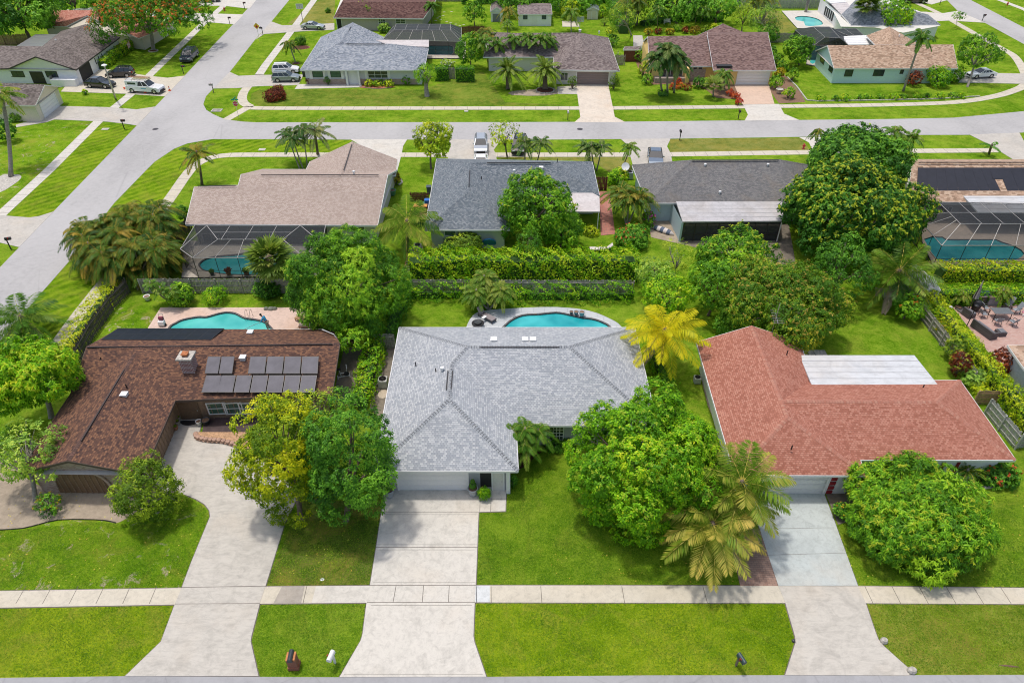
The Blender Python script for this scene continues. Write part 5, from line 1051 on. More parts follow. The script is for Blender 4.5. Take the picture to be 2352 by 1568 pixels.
# ---- far left white house
h = House('white gabled house with weathered brown roof beside the left street', [(20, 157), (174, 160), (275, 85.5), (140, 76), (100, 107), (0, 106), (-60, 106), (-80, 160)], 2.6, W_WHITE, ov=.35)
h.roof(dict(g=(81, 130, 4.8), l=(20, 157, Z), r=(174, 160, Z), A=(197, 56, 4.8), b=(275, 85.5, Z), k=(140, 72, 2.6), n=(97, 107, 3.9), m=(-60, 104, 3.9), o=(-70, 160, Z)),
       [('g', 'r', 'b', 'A'), ('l', 'g', 'A', 'k', 'n'), ('m', 'n', 'l', 'o')], SH_WBR, fascia=plain('dark_trim', (.05, .045, .045), .5), cap=None)
h.gable('l', 'g', 'r', .3); flat_roof(h, [(38, 106, 3.0), (100, 107, 3.0), (140, 79, 3.0), (82, 79, 3.0)], METAL)
h.window(0, 26, 164.5, 52, 176, 2, 1, fm=BRONZE, gm=GLASS); h.window(0, 109, 165, 129, 177, 2, 1, fm=BRONZE); h.door(0, 79, 166, 96, 191, BRONZE, BRONZE)
for x, y in ((217, 135), (225, 130), (233, 125)): h.window(1, x, y+12, x+4, y, 1, 1, fm=BRONZE, gm=DARK)
h.band(1, 1.2, 5.6, .0, 2.2, DARK, 'carport_shade_panel', .02); h.vents([(129, 95, 4.3, 'cap')])  # carport: thin dark panel on a closed wall paints its shaded inside
c = G(155, 195); MB().box((c.x, c.y, .55), (4.2, 2.0, 1.1)).build('planter_box', W_WHITE, h.o)
# ---- orange tile house
h = House('cream house with orange tile roof behind the flame tree', [(151, 61), (325, 84), (400, 40), (300, 8), (114, 24), (100, 60)], 2.6, W_CREAM, ov=.3)
h.roof(dict(a=(98, 60, Z), b=(151, 61, Z), g=(200, 36, 4.6), r=(318, 88, Z), p=(114, 24, 4.4), q=(208, 24, 4.5), s=(300, 12, 4.6), t=(395, 60, Z)), [('a', 'b', 'g', 'q', 'p'), ('g', 'r', 't', 's', 'q')], TILE_O, fascia=OFFW, cap=.25)
h.gable('b', 'g', 'r', .3); h.window(0, 198, 76, 212, 88, 2, 1, fm=WHITE); h.door(0, 226, 76, 238, 96, DARK)
# ---- tan garage at left edge
h = House('cream garage building with weathered brown gable roof at left edge', [(-70, 241), (81, 242), (137, 197.5), (-20, 192)], 2.6, W_CREAM, ov=.3)
h.roof(dict(a=(-70, 241, Z), b=(81, 242, Z), r1=(-25, 190, 4.5), r2=(102, 195, 4.5), c=(140, 198, Z), d=(0, 192, Z)), [('a', 'b', 'r2', 'r1'), ('r1', 'r2', 'c', 'd')], SH_WBR, fascia=OFFW, cap=.22); h.gable('b', 'r2', 'c', .25)
L_ = (h.W[2]-h.W[1]).length; h.garage(1, None, None, WHITE, rows=4, cols=1, sz=(L_*.16, L_*.80))
# ---- bottom right corner roof piece and far right grey walled house
h = House('tan roofed house corner with pale wall at right edge beside the patio', [(2362, 850), (2600, 960), (2700, 800), (2315, 800)], 2.6, plain('wall_pale_lav', (.60, .62, .66), .75), ov=.35)
h.roof(dict(a=(2385, 890, Z), b=(2800, 890, Z), c=(2700, 790, 4.0), d=(2315, 792, 2.8)), [('a', 'b', 'c', 'd')], SH_TAN)
# ---- sheds
def shed(label, eave, ze, zr, wall, rm, doors=(), win=(), wallm2=None, ridge='x', name='shed'):
    h = House(label, eave, ze, wall, ov=.12, name=name, cat='shed', group='garden sheds')
    E = [Vector((p.x, p.y, ze)) for p in h.E]
    if ridge == 'x': m1 = (E[0]+E[3])/2; m2 = (E[1]+E[2])/2
    else: m1 = (E[0]+E[1])/2; m2 = (E[3]+E[2])/2
    m1.z = m2.z = zr; V = dict(a=E[0], b=E[1], c=E[2], d=E[3], m=m1, n=m2)
    if ridge == 'x': h.roof(V, [('a', 'b', 'n', 'm'), ('m', 'n', 'c', 'd')], rm, cap=.1); h.gable('b', 'n', 'c', .1); h.gable('d', 'm', 'a', .1)
    else: h.roof(V, [('a', 'm', 'n', 'd'), ('m', 'b', 'c', 'n')], rm, cap=.1); h.gable('a', 'm', 'b', .1)
    return h
h = shed('white workshop shed with taupe roof and two small windows', [(1190, 33), (1268, 33), (1264, 8), (1189, 8)], 2.4, 3.0, W_WHITE, SH_TAUPE)
h.window(0, 1202, 36, 1211, 44, 2, 2, fm=plain('blue_trim', (.08, .12, .3))); h.window(0, 1245, 36, 1254, 44, 2, 2, fm=plain('blue_trim', (.08, .12, .3))); h.door(0, 1222, 35, 1233, 60)
h = shed('beige metal garden shed with barn roof and double doors', [(1348, 23), (1376, 23), (1375, 14), (1349, 14)], 2.0, 2.6, W_CREAM, METAL, ridge='y'); h.door(0, 1359, 25, 1370, 42, W_CREAM, WHITE)
h = shed('small white shed with grey gable roof behind the palms', [(1126, 27), (1156, 27), (1154, 10), (1128, 10)], 2.1, 3.0, W_WHITE, SH_TAUPE, ridge='y'); h.door(0, 1132, 32, 1148, 52, plain('door_grey', (.22, .22, .25)))
h = shed('pale metal shed by the corner of the clipped boundary hedge', [(2128, 666), (2160, 666), (2146, 637), (2107, 637)], 1.9, 2.2, plain('shed_metal', (.62, .62, .65), .5), METAL, ridge='y'); h.door(0, 2132, 672, 2154, 690, W_WHITE)
h = shed('red brown lean-to shed beside the yellow house', [(1432, 114), (1472, 114), (1474, 107), (1436, 107)], 2.2, 2.3, WOODR, SH_TAUPE)
h = shed('grey plastic shed half hidden by the drooping coconut palm', [(2085, 640), (2135, 636), (2112, 612), (2070, 612)], 1.9, 2.3, plain('shed_grey', (.3, .3, .31)), plain('shed_roof_grey', (.34, .35, .37), .5), ridge='y')
# ---- screen cages
CW = plain('cage_sunlit', (.42, .40, .38), .5, .2); CB = plain('cage_bronze', (.07, .065, .06), .4, .3)
cage('large screened pool cage with pale sunlit top frame behind the pink tan roof', [(414, 572), (442, 592), (700, 592), (740, 560), (748, 517), (448, 517)], [(475, 518), (500, 550), (650, 550), (690, 518), (690, 518), (475, 518)], 2.5, 3.6, frame=CW)
cage('angular screened cage over the teal pool at right edge', [(2105, 497), (2163, 564), (2560, 564), (2575, 500), (2545, 470), (2120, 470)], [(2180, 488), (2206, 514), (2530, 514), (2540, 490), (2540, 470), (2155, 464)], 2.6, 3.9, frame=CW)
cage('dark roofed screen cage behind the blue grey house', [(878, 92), (1060, 96), (1060, 64), (905, 60)], [(905, 69), (1035, 70), (1035, 56), (910, 56)], 2.6, 3.8, screen=SCREEN_D, frame=CW)
cage('dark domed screen cage between the green bush and aqua house', [(1868, 106), (1950, 106), (1950, 85), (1826, 69)], [(1895, 86), (1930, 88), (1905, 62), (1868, 62)], 2.5, 4.0, screen=SCREEN_D, frame=CW)
cage('small dark screen cage between white patio roof and far white house', [(1950, 84), (1984, 82), (1968, 67), (1912, 68)], [(1950, 83), (1983, 81), (1967, 66), (1913, 67)], 2.7, 2.9, screen=SCREEN_D, frame=CW)
# ================================================================== TREES
T = tree
# front row
T('broad rounded dense green tree on the front lawn of the central grey house', 1488, 1064, 352, 345, 3.6, LM_LIME, ls=.18, per=19, sp=.38, nl=70, lr=.23, tint=.22, tv=.17, tr=.28, zmin=-.78, base=(1490, 1215), r0=.3, sq=.11, tips=.24, tipmat=NG_LIME)
T('dark green shrubby tree between the two front driveways, right half of the pair', 800, 1066, 236, 310, 2.7, LM_DARK, ls=.17, per=18, sp=.38, nl=64, lr=.23, tint=.45, tv=.2, tr=.3, zmin=-.8, base=(795, 1195), r0=.22)
T('yellow green loose tree between the two front driveways, left half of the pair', 652, 1052, 235, 310, 2.6, leafmat('leaf_yellowgreen', (.05, .09, .01), (.15, .19, .012), (.36, .31, .015)), ls=.17, per=17, sp=.38, nl=62, lr=.26, tint=.48, tv=.24, tr=.3, sq=.16, zmin=-.8, base=(690, 1190), r0=.2)
T('thin grey green tree crown reaching over the corner of the solar collectors', 720, 945, 150, 100, 4.6, LM_OLIVE, ls=.17, per=10, sp=.5, nl=22, lr=.3, tint=.5, tr=.3, sq=.22, base=(725, 1150), r0=.14)
T('low wide mango tree with bright leaves on the lawn right of the pale blue driveway', 2106, 1176, 322, 236, 2.1, LM_MANGO, ls=.27, asp=.26, per=18, sp=.38, nl=54, lr=.26, tint=.45, tv=.18, tr=.32, zmin=-.75, base=(2120, 1255), tips=.24, tipmat=NG_YEL, droop=.4)
T('rounded juniper tree with mottled olive foliage beside the arched garage door', 338, 1128, 150, 165, None, LM_JUNI, ls=.15, per=15, sp=.34, nl=36, lr=.30, tint=.45, tr=.26, r0=.15, zmin=-.6, bark=BARKG)
T('bright green mango tree at the left edge with pale curving trunk', 68, 862, 205, 185, 4.6, LM_LIME, ls=.30, asp=.32, per=16, sp=.42, nl=44, lr=.26, tint=.34, tv=.17, tr=.34, tips=.22, tipmat=NG_YEL, base=(118, 958), bark=BARKG, r0=.22, droop=.4)
T('grey green tree with twisted pale limbs over the sandy bed at lower left', 52, 1040, 190, 160, 3.4, LM_GREYG, ls=.2, per=10, sp=.5, nl=34, lr=.26, tint=.42, tr=.32, sq=.25, base=(82, 1150), bark=BARKG, r0=.17, nlimb=12)
# middle band
T('large dense mango tree with light green flushes behind the brown house pool deck', 797, 656, 275, 262, 3.9, LM_MANGO, ls=.26, asp=.28, per=18, sp=.42, nl=76, lr=.21, tint=.30, tv=.2, tr=.34, zmin=-.75, base=(800, 745), tips=.16, tipmat=NG_LIME, droop=.4, r0=.28, sq=.14)
T('bushy mango branch mass hanging beside the corner of the brown roof', 808, 780, 75, 70, 2.6, LM_MANGO, ls=.28, asp=.36, per=12, sp=.46, nl=14, lr=.4, tint=.5, tr=.32, base=(812, 790), r0=.1, droop=.4)
T('tall rounded mango tree in front of the slate blue roof', 1228, 474, 176, 178, 4.4, LM_MANGO, ls=.32, asp=.38, per=13, sp=.5, nl=46, lr=.26, tint=.34, tv=.18, tr=.36, zmin=-.7, base=(1232, 560), tips=.12, tipmat=NG_YEL, r0=.25, droop=.35)
T('lower spreading green tree right of the rounded mango tree', 1290, 522, 115, 80, 2.4, LM_MANGO, ls=.28, per=12, sp=.5, nl=20, lr=.34, tint=.5, tr=.34, r0=.12)
T('narrow upright dark cypress like tree rising in front of the tall hedge', 1216, 570, 62, 170, 3.0, LM_DARK, ls=.2, asp=.3, per=12, sp=.42, nl=22, lr=.36, tint=.5, tr=.3, r0=.1, base=(1218, 630))
T('large deep green tree at upper right standing behind the yellow tipped tree', 1965, 365, 225, 150, 6.0, LM_DARK, ls=.36, asp=.5, per=13, sp=.58, nl=44, lr=.28, tint=.40, tv=.16, tr=.42, base=(1968, 470), tips=.08, tipmat=NG_LIME, r0=.3)
T('huge spreading tree with clustered yellow green tips beside the dark grey roof', 1958, 480, 325, 225, 4.6, LM_DARK, ls=.32, asp=.5, per=12, sp=.56, nl=60, lr=.24, tint=.22, tv=.14, tr=.4, zmin=-.7, tips=.5, tipmat=NG_YEL, sq=.14, base=(1960, 590), r0=.32, bark=BARKG)
T('mango tree with yellow green flushes below the long flat patio roof', 1688, 590, 185, 140, 3.6, LM_MANGO, ls=.30, asp=.38, per=12, sp=.52, nl=34, lr=.28, tint=.34, tv=.2, tr=.36, tips=.20, tipmat=NG_YEL, droop=.35)
T('wispy olive brown tree left of the mango under the flat patio roof', 1560, 590, 95, 85, 3.0, LM_OLIVE, ls=.2, asp=.25, per=9, sp=.5, nl=22, lr=.3, tint=.7, tr=.34, sq=.25, bark=BARKG)
T('pale blue green small leaved tree behind the golden palm', 1505, 628, 100, 80, 2.8, LM_GREYG, ls=.2, per=11, sp=.46, nl=22, lr=.3, tint=.5, tr=.3)
T('bright green soft tree just above the golden coconut palm', 1535, 672, 135, 90, 2.6, LM_LIME, ls=.2, per=11, sp=.48, nl=24, lr=.3, tint=.4, tr=.32)
T('dark mango tree filling the gap left of the rusty tipped lychee tree', 1640, 660, 130, 130, 3.2, LM_MANGO, ls=.3, asp=.36, per=12, sp=.52, nl=26, lr=.3, tint=.38, tv=.16, tr=.36, droop=.35)
T('broad lychee tree with rusty yellow leaf tips behind the terracotta roof', 1798, 690, 282, 205, 3.6, LM_RUSTG, ls=.20, asp=.42, per=17, sp=.42, nl=66, lr=.23, tint=.26, tv=.14, tr=.34, zmin=-.7, tips=.22, tipmat=NG_RUST, r0=.25)
T('dark fine leaved mango tree between the lychee tree and drooping coconut palm', 1935, 622, 150, 155, 3.4, LM_DARK, ls=.26, asp=.36, per=13, sp=.5, nl=38, lr=.25, tint=.42, tv=.16, tr=.34, droop=.4)
T('small dark green tree left of the lychee tree at the back lawn edge', 1700, 745, 110, 70, 1.8, LM_DARK, ls=.22, per=11, sp=.46, nl=16, lr=.36, tint=.45, tr=.3)
T('orange fruited citrus shrub beneath the coconut palm at the lattice fence', 2088, 702, 70, 60, 1.5, LM_MANGO, ls=.2, per=11, sp=.36, nl=18, lr=.36, tint=.35, tr=.24, tips=.05, tipmat=FL_ORANGE, cat='citrus tree')
T('small yellowing street tree near the silver car, left of the driveway', 992, 322, 96, 82, 3.8, LM_YEL, ls=.28, asp=.5, per=15, sp=.5, nl=26, lr=.26, tint=.35, tv=.25, tr=.4, sq=.28, base=(990, 388), tips=.15, tipmat=NG_YEL, r0=.14, group='small yellowing trees along the driveways')
T('small sparse yellowing street tree right of the silver car driveway', 1160, 312, 85, 56, 3.6, LM_YEL, ls=.30, asp=.5, per=9, sp=.66, nl=18, lr=.25, tint=.35, tv=.25, tr=.4, sq=.3, base=(1165, 360), tips=.15, tipmat=NG_YEL, r0=.12, group='small yellowing trees along the driveways')
# far band
T('wide royal poinciana tree covered with orange red flowers beside the left street', 340, 34, 258, 105, 6.5, LM_MANGO, ls=.42, asp=.4, per=11, sp=.85, nl=60, lr=.20, tint=.30, tv=.12, tr=.55, sq=.2, base=(352, 114), tips=.5, tipmat=FL_ORANGE, r0=.38, zmin=-.2, nlimb=14, bark=BARKG)
T('dark shade tree in the top left corner of the far back yard', 45, 25, 165, 110, 6.0, LM_DARK, ls=.5, per=11, sp=.9, nl=40, lr=.26, tint=.6, tr=.6)
T('brighter green tree cut by the left edge at the top', -8, 40, 70, 110, 5.0, LM_MANGO, ls=.45, per=10, sp=.85, nl=24, lr=.3, tint=.5, tr=.55)
T('dark green wooded mass behind the orange tiled roof', 160, -12, 140, 60, 5.0, LM_DARK, ls=.5, per=10, sp=1.0, nl=26, lr=.3, tint=.45, tr=.6)
T('rounded green tree between the pool cage and areca palms of the far row', 1080, 116, 66, 74, 3.2, LM_MANGO, ls=.34, per=11, sp=.62, nl=26, lr=.3, tint=.4, tr=.42)
T('compact round green tree left of the aqua house', 1833, 116, 74, 70, 2.8, LM_MANGO, ls=.30, per=12, sp=.55, nl=28, lr=.3, tint=.42, tr=.36, base=(1835, 150))
T('spreading green tree right of the aqua house by the white sedan', 2246, 118, 100, 90, 4.6, LM_MANGO, ls=.32, per=11, sp=.6, nl=32, lr=.26, tint=.36, tr=.42, sq=.22, base=(2222, 200), r0=.2, bark=BARKG)
T('bright green broad tree between the far grey roofs', 2052, 34, 88, 70, 4.0, LM_LIME, ls=.38, per=11, sp=.7, nl=30, lr=.28, tint=.38, tr=.48)
T('tiny young tree beside the curved sidewalk at top right', 2203, 38, 30, 24, 2.4, LM_MANGO, ls=.28, per=7, sp=.6, nl=8, lr=.3, tint=.45, tr=.35, base=(2198, 50), r0=.06)
T('feathery olive palm like tree behind the taupe house yard, left of the garden', 1432, 40, 70, 90, 5.0, LM_OLIVE, ls=.5, asp=.2, per=10, sp=.8, nl=30, lr=.27, tint=.45, tr=.5, sq=.25, base=(1450, 82), bark=BARKG)
T('green bamboo like tree at the garden edge near the white bench', 1468, 12, 60, 60, 4.0, LM_MANGO, ls=.4, asp=.3, per=10, sp=.8, nl=20, lr=.3, tint=.4, tr=.5)
T('dark green tree mass along the top edge behind the garden', 1560, 8, 130, 55, 4.0, LM_DARK, ls=.45, per=10, sp=.85, nl=30, lr=.28, tint=.55, tr=.5)
T('deep green bushy tree behind the small palms of the garden', 1650, 14, 90, 60, 3.6, LM_DARK, ls=.45, per=10, sp=.85, nl=24, lr=.28, tint=.62, tr=.5)
T('olive yellow tree beside the slatted roof at the top of the garden', 1712, 36, 60, 60, 3.6, LM_OLIVE, ls=.4, asp=.3, per=10, sp=.75, nl=20, lr=.3, tint=.6, tr=.45, sq=.25)
T('grey green leaning tree right of the brown hip roof', 1756, 42, 80, 90, 4.6, LM_GREYG, ls=.42, asp=.25, per=9, sp=.8, nl=26, lr=.26, tint=.35, tr=.5, sq=.28, base=(1748, 78), bark=BARKG, nlimb=12)
T('green tree left of the gabled white shed at the top', 1090, 28, 56, 56, 3.0, LM_MANGO, ls=.4, per=10, sp=.75, nl=20, lr=.3, tint=.35, tr=.45)
T('dark low tree behind the white workshop shed', 1320, -2, 130, 40, 3.0, LM_DARK, ls=.45, per=10, sp=.9, nl=24, lr=.3, tint=.7, tr=.5)
T('yellow green tree between the workshop and the beige metal shed', 1310, 20, 46, 32, 2.4, LM_YEL, ls=.34, per=10, sp=.65, nl=16, lr=.32, tint=.3, tr=.4)
T('dense green tree behind the small white gabled shed', 1175, -4, 110, 46, 3.4, LM_DARK, ls=.45, per=10, sp=.9, nl=24, lr=.3, tint=.72, tr=.5)
T('bluish green plumeria tree with pale blossoms beside the yellow roofed garden', 1765, 74, 50, 34, 2.0, LM_DARK, ls=.34, per=10, sp=.6, nl=16, lr=.34, tint=.6, tr=.4)
T('umbrella like ponytail tree with swollen trunk before the blue grey house', 979, 172, 52, 52, 3.3, LM_MANGO, ls=.42, asp=.16, per=16, sp=.6, nl=14, lr=.36, tint=.62, tr=.42, base=(981, 221), r0=.42, droop=.7, bark=BARKG)
# ------------------------------------------------------------------ shrubs
S = shrub
S('large round leafy shrub in front of the weathered back fence', 414, 679, 68, 60, LM_MANGO, tint=.4, ls=.17)
S('smaller round bright shrub right of the leafy one at the back fence', 494, 681, 54, 50, LM_LIME, tint=.35, ls=.13, sp=.28)
S('small orange flecked shrub beside the arched garage door', 109, 1160, 54, 54, LM_DARK, tint=.5, ls=.13, tips=.25, tipmat=LM_CROT)
S('rounded shrub left of the pink tan house wall', 422, 492, 34, 56, LM_MANGO, tint=.4, ls=.2)
S('burgundy round shrub with pink tints beside the patio wall', 2299, 832, 58, 66, LM_RED, tint=.4, ls=.2)
S('tall burgundy ball shrub against the aqua wall', 2101, 181, 36, 38, LM_RED, tint=.35, ls=.2, sp=.4)
S('large bright green shrub against the right part of the aqua wall', 2158, 178, 58, 48, LM_LIME, tint=.35, ls=.24, sp=.42)
S('darker green shrub right of the bright one by the aqua house', 2192, 172, 44, 40, LM_MANGO, tint=.3, ls=.24, sp=.42)
S('dark red hedge shrub with a lime tuft near the parked pair of cars', 631, 219, 50, 28, LM_RED, tint=.3, ls=.2, sp=.36)
S('dark red upright shrub behind the low red hedge shrub', 641, 208, 26, 30, LM_RED, tint=.25, ls=.2, sp=.36)
S('lime green tuft rising from the dark red shrub', 625, 208, 16, 14, LM_LIME, tint=.6, ls=.18, sp=.3)
S('clipped conical shrub left of the brown garage door', 1315, 190, 22, 40, LM_JUNI, tint=.25, ls=.14, sp=.28, nl=12, group='clipped cones beside the brown garage door')
S('clipped conical shrub right of the brown garage door', 1410, 189, 25, 42, LM_JUNI, tint=.2, ls=.14, sp=.28, nl=12, group='clipped cones beside the brown garage door')
S('fan shaped cycad like bush beside the little palm at top left', 690, 94, 24, 22, LM_MANGO, tint=.15, ls=.3, asp=.2)
S('variegated yellow green croton left one before the maroon house wall', 930, 40, 24, 24, LM_YEL, tint=.55, ls=.28, group='pair of variegated crotons at the maroon house')
S('variegated yellow green croton right one before the maroon house wall', 954, 41, 24, 24, LM_YEL, tint=.5, ls=.28, group='pair of variegated crotons at the maroon house')
S('tall bushy palm like shrub in front of the maroon house', 848, 36, 60, 60, LM_OLIVE, tint=.45, ls=.34, asp=.3, sp=.5)
S('small dark shrub on the lawn near the basketball hoop', 753, 25, 13, 11, LM_MANGO, tint=.2, ls=.2)
S('grey green shrub at the rear corner of the blue grey house', 883, 66, 26, 22, LM_GREYG, tint=.35, ls=.24)
S('silvery white flowering shrub between the clipped hedges', 1027, 148, 34, 18, LM_GREYG, tint=.75, ls=.22, tips=.3, tipmat=leafmat('flower_white', (.6, .62, .6), (.7, .72, .7), (.8, .8, .8)))
S('small burgundy shrub against the brick wall left of the porch', 708, 186, 11, 20, LM_RED, tint=.1, ls=.16, sp=.3, nl=9)
S('small green climbing shrub against the brick wall by the window', 752, 186, 14, 22, LM_DARK, tint=.5, ls=.16, sp=.3, nl=9)
for i, (x, y, w_, hh, m, l) in enumerate([(848, 192, 26, 16, LM_HEDGEY, 'yellow green shrub at the left end of the porch bed'), (870, 192, 26, 16, LM_HEDGE, 'green shrub in the middle of the porch bed'), (893, 193, 24, 17, LM_HEDGEY, 'yellow flecked shrub at the right end of the porch bed'),
        (938, 181, 44, 18, LM_LIME, 'low sprawling lime shrub on the brick planter by the ponytail tree'), (1470, 128, 22, 34, LM_MANGO, 'green shrub beside the red brown lean-to shed'), (1478, 160, 30, 40, LM_YEL, 'yellow croton bush left of the yellow house windows'),
        (1487, 183, 30, 26, LM_MANGO, 'green spiky bush at the corner of the yellow house bed'), (1605, 190, 30, 30, LM_DARK, 'dark green bush before the rubble stone panel'), (1620, 191, 22, 26, LM_LIME, 'lime bush right of the dark one at the stone panel'),
        (1400, 72, 22, 18, LM_YEL, 'yellow shrub at the boundary corner behind the taupe house'), (1408, 92, 30, 36, LM_DARK, 'dark shrub beside the boundary gate of the taupe house'), (1384, 28, 24, 30, LM_LIME, 'green shrub right of the beige metal shed'),
        (1389, 50, 18, 22, LM_GREYG, 'white flowering shrub beside the boundary path'), (1640, 66, 24, 24, LM_HEDGEY, 'yellow green shrub at the end of the garden bed'), (1655, 62, 18, 22, LM_MANGO, 'green shrub behind the brown hip roof'),
        (1490, 74, 20, 18, LM_CROT, 'coppery shrub at the left of the garden bed'), (1512, 72, 18, 16, LM_RED, 'maroon shrub second along the garden bed'), (1540, 73, 22, 16, LM_CROT, 'orange green shrub in the middle of the garden bed'),
        (1574, 70, 14, 16, LM_RED, 'burgundy shrub right of the agave in the garden bed'), (1595, 70, 26, 18, LM_CROT, 'gold and red croton shrub near the garden bed end'), (1620, 68, 22, 18, LM_JUNI, 'olive shrub before the brown hip roof corner')]):
    S(l, x, y, w_, hh, m, ls=.24, sp=.4, nl=10, tint=.45)
for i, (x, y, m, l) in enumerate([(1546, 199, FL_RED, 'red leaved shrub left of the planter wall'), (1558, 186, FL_RED, 'taller red shrub behind the planter wall'), (1580, 200, LM_RED, 'coral shrub beside the wing wall'), (1563, 198, FL_ORANGE, 'orange red shrub between the red shrubs'),
        (1677, 214, FL_RED, 'red cordyline first in the row toward the pink driveway'), (1690, 220, FL_RED, 'red cordyline middle of the row at the pink driveway'), (1697, 234, FL_RED, 'red cordyline nearest the sidewalk at the pink driveway')]):
    S(l, x, y, 18, 17, m, ls=.26, asp=.3, sp=.36, nl=8, tint=.4, group='red cordylines of the yellow house')
for i, (x, y, w_, hh, m, l) in enumerate([(1784, 190, 34, 34, LM_MANGO, 'green shrub right of the white garage of the yellow house'), (1792, 168, 22, 26, LM_CROT, 'orange croton in the strip right of the yellow house'), (1812, 214, 28, 30, LM_LIME, 'lime bush near the birdbath'), (1785, 140, 30, 30, LM_DARK, 'dark shrub beside the brown roof edge'),
        (1800, 152, 26, 26, LM_MANGO, 'green shrub in the side strip below the round tree'), (1822, 172, 30, 34, LM_MANGO, 'tall green shrub row near the stone border'), (1776, 118, 20, 22, LM_DARK, 'dark shrub at the top of the side strip')]):
    S(l, x, y, w_, hh, m, ls=.26, sp=.4, nl=10, tint=.5)
for i in range(13):
    x = 1890 + i*27 + random.uniform(-5, 5); y = 226 - i*.55 + random.uniform(-1, 1)
    S('low young shrub of the spaced row before the aqua house, number %s from the left' % ('one two three four five six seven eight nine ten eleven twelve thirteen'.split()[i]), x, y, random.uniform(16, 26), random.uniform(9, 16), LM_MANGO if i % 2 else LM_LIME, ls=.22, sp=.36, nl=7, tint=.45, group='young shrubs along the aqua house lawn')
S('dark green boxwood shrub under the front window left', 1272, 1019, 50, 24, LM_DARK, tint=.4, ls=.13, sp=.26, group='clipped dark shrubs under the front window')
S('dark green boxwood shrub under the front window right', 1302, 1021, 44, 24, LM_DARK, tint=.35, ls=.13, sp=.26, group='clipped dark shrubs under the front window')
S('small round boxwood at the entry walk corner of the grey house', 1178, 1103, 22, 34, LM_DARK, tint=.4, ls=.12, sp=.24)
S('grassy clump beside the potted topiary of the grey house', 1113, 1134, 26, 34, LM_LIME, tint=.25, ls=.34, asp=.1, sp=.24, droop=.6, up=.1)
S('dark narrow planting strip between the entry columns', 1114, 1098, 24, 40, LM_DARK, tint=.15, ls=.15, sp=.26)
S('red flowering hibiscus shrub at the right end of the terracotta house', 2290, 1085, 96, 72, LM_DARK, tint=.6, ls=.19, sp=.34, tips=.20, tipmat=FL_RED, nl=24)
S('green leafy shrub behind the red flowering hibiscus', 2262, 1066, 60, 44, LM_MANGO, tint=.5, ls=.22)
S('small mixed shrub with orange leaves at the driveway corner of the terracotta house', 1932, 1173, 34, 40, LM_DARK, tint=.5, ls=.17, tips=.15, tipmat=LM_CROT)
S('red stemmed shrub in the dark entry of the terracotta house', 1998, 1072, 30, 26, LM_CROT, tint=.3, ls=.18)
S('light bushy shrub at the right of the entry garden by the hibiscus', 2178, 1075, 48, 26, LM_MANGO, tint=.4, ls=.2)
S('bougainvillea shrub with magenta flowers beside the pale blue recess', 1490, 505, 30, 70, LM_MANGO, tint=.4, ls=.2, tips=.35, tipmat=FL_MAG)
S('red flecked flowering bush below the orange palm', 1452, 545, 80, 56, LM_DARK, tint=.55, ls=.2, tips=.10, tipmat=FL_RED, nl=22)
S('croton hedge shrub under the green window of the slate blue house', 1068, 560, 90, 26, LM_OLIVE, tint=.4, ls=.17, nl=22)
S('loose shrub in front of the croton under the green window', 1040, 572, 56, 34, LM_MANGO, tint=.35, ls=.17)
S('rounded lime shrub beside the dark red gate', 1418, 408, 50, 46, LM_LIME, tint=.45, ls=.22)
S('orange leaved croton beside the pink tan house corner', 909, 410, 22, 36, LM_CROT, tint=.45, ls=.2)
S('yellow tinted small shrub by the red paver path', 1357, 532, 36, 22, LM_YEL, tint=.35, ls=.17)
S('low dark shrub beneath the fan palm at the fence', 616, 660, 70, 44, LM_DARK, tint=.3, ls=.2, nl=20)
S('white tipped shrub between the orange palm and the lime shrub', 1500, 620, 44, 30, LM_GREYG, tint=.6, ls=.18)
S('small bushes at the base of the leaning small palm of the side yard', 2098, 636, 40, 24, LM_MANGO, tint=.3, ls=.18)
S('spiky dracaena clump along the lattice fence, upper', 2168, 758, 34, 40, LM_OLIVE, tint=.3, ls=.34, asp=.16, sp=.34, tips=.2, tipmat=LM_CROT, group='spiky clumps along the lattice fence')
S('spiky dracaena clump along the lattice fence, middle with yellow blades', 2194, 800, 46, 60, LM_OLIVE, tint=.3, ls=.36, asp=.16, sp=.34, tips=.25, tipmat=NG_YEL, group='spiky clumps along the lattice fence')
S('spiky dracaena clump along the lattice fence, lower with red blades', 2205, 838, 46, 60, LM_RED, tint=.35, ls=.34, asp=.16, sp=.34, tips=.25, tipmat=NG_YEL, group='spiky clumps along the lattice fence')
S('green shrub at the head of the lattice fence', 2140, 722, 44, 40, LM_MANGO, tint=.35, ls=.2)
S('blue green dwarf papaya bush at the lattice fence', 2238, 868, 60, 50, LM_GREYG, tint=.3, ls=.3, asp=.35, sp=.4)
S('yellow leaved croton below the papaya bush', 2250, 893, 46, 22, LM_YEL, tint=.5, ls=.26, asp=.3)
S('juniper like sprawling bush beside the left sandy bed edge', 30, 1000, 70, 50, LM_MANGO, tint=.35, ls=.17)
S('dark shrub behind the coconut palm at the far left edge', 12, 300, 50, 60, LM_DARK, tint=.4, ls=.3, sp=.5)
S('low dark shrub beside the cream garage wall', 38, 268, 30, 24, LM_GREYG, tint=.25, ls=.24)
S('young bright shrub on the small lawn by the black sedan', 195, 212, 12, 14, LM_LIME, tint=.6, ls=.2, sp=.3, nl=7)
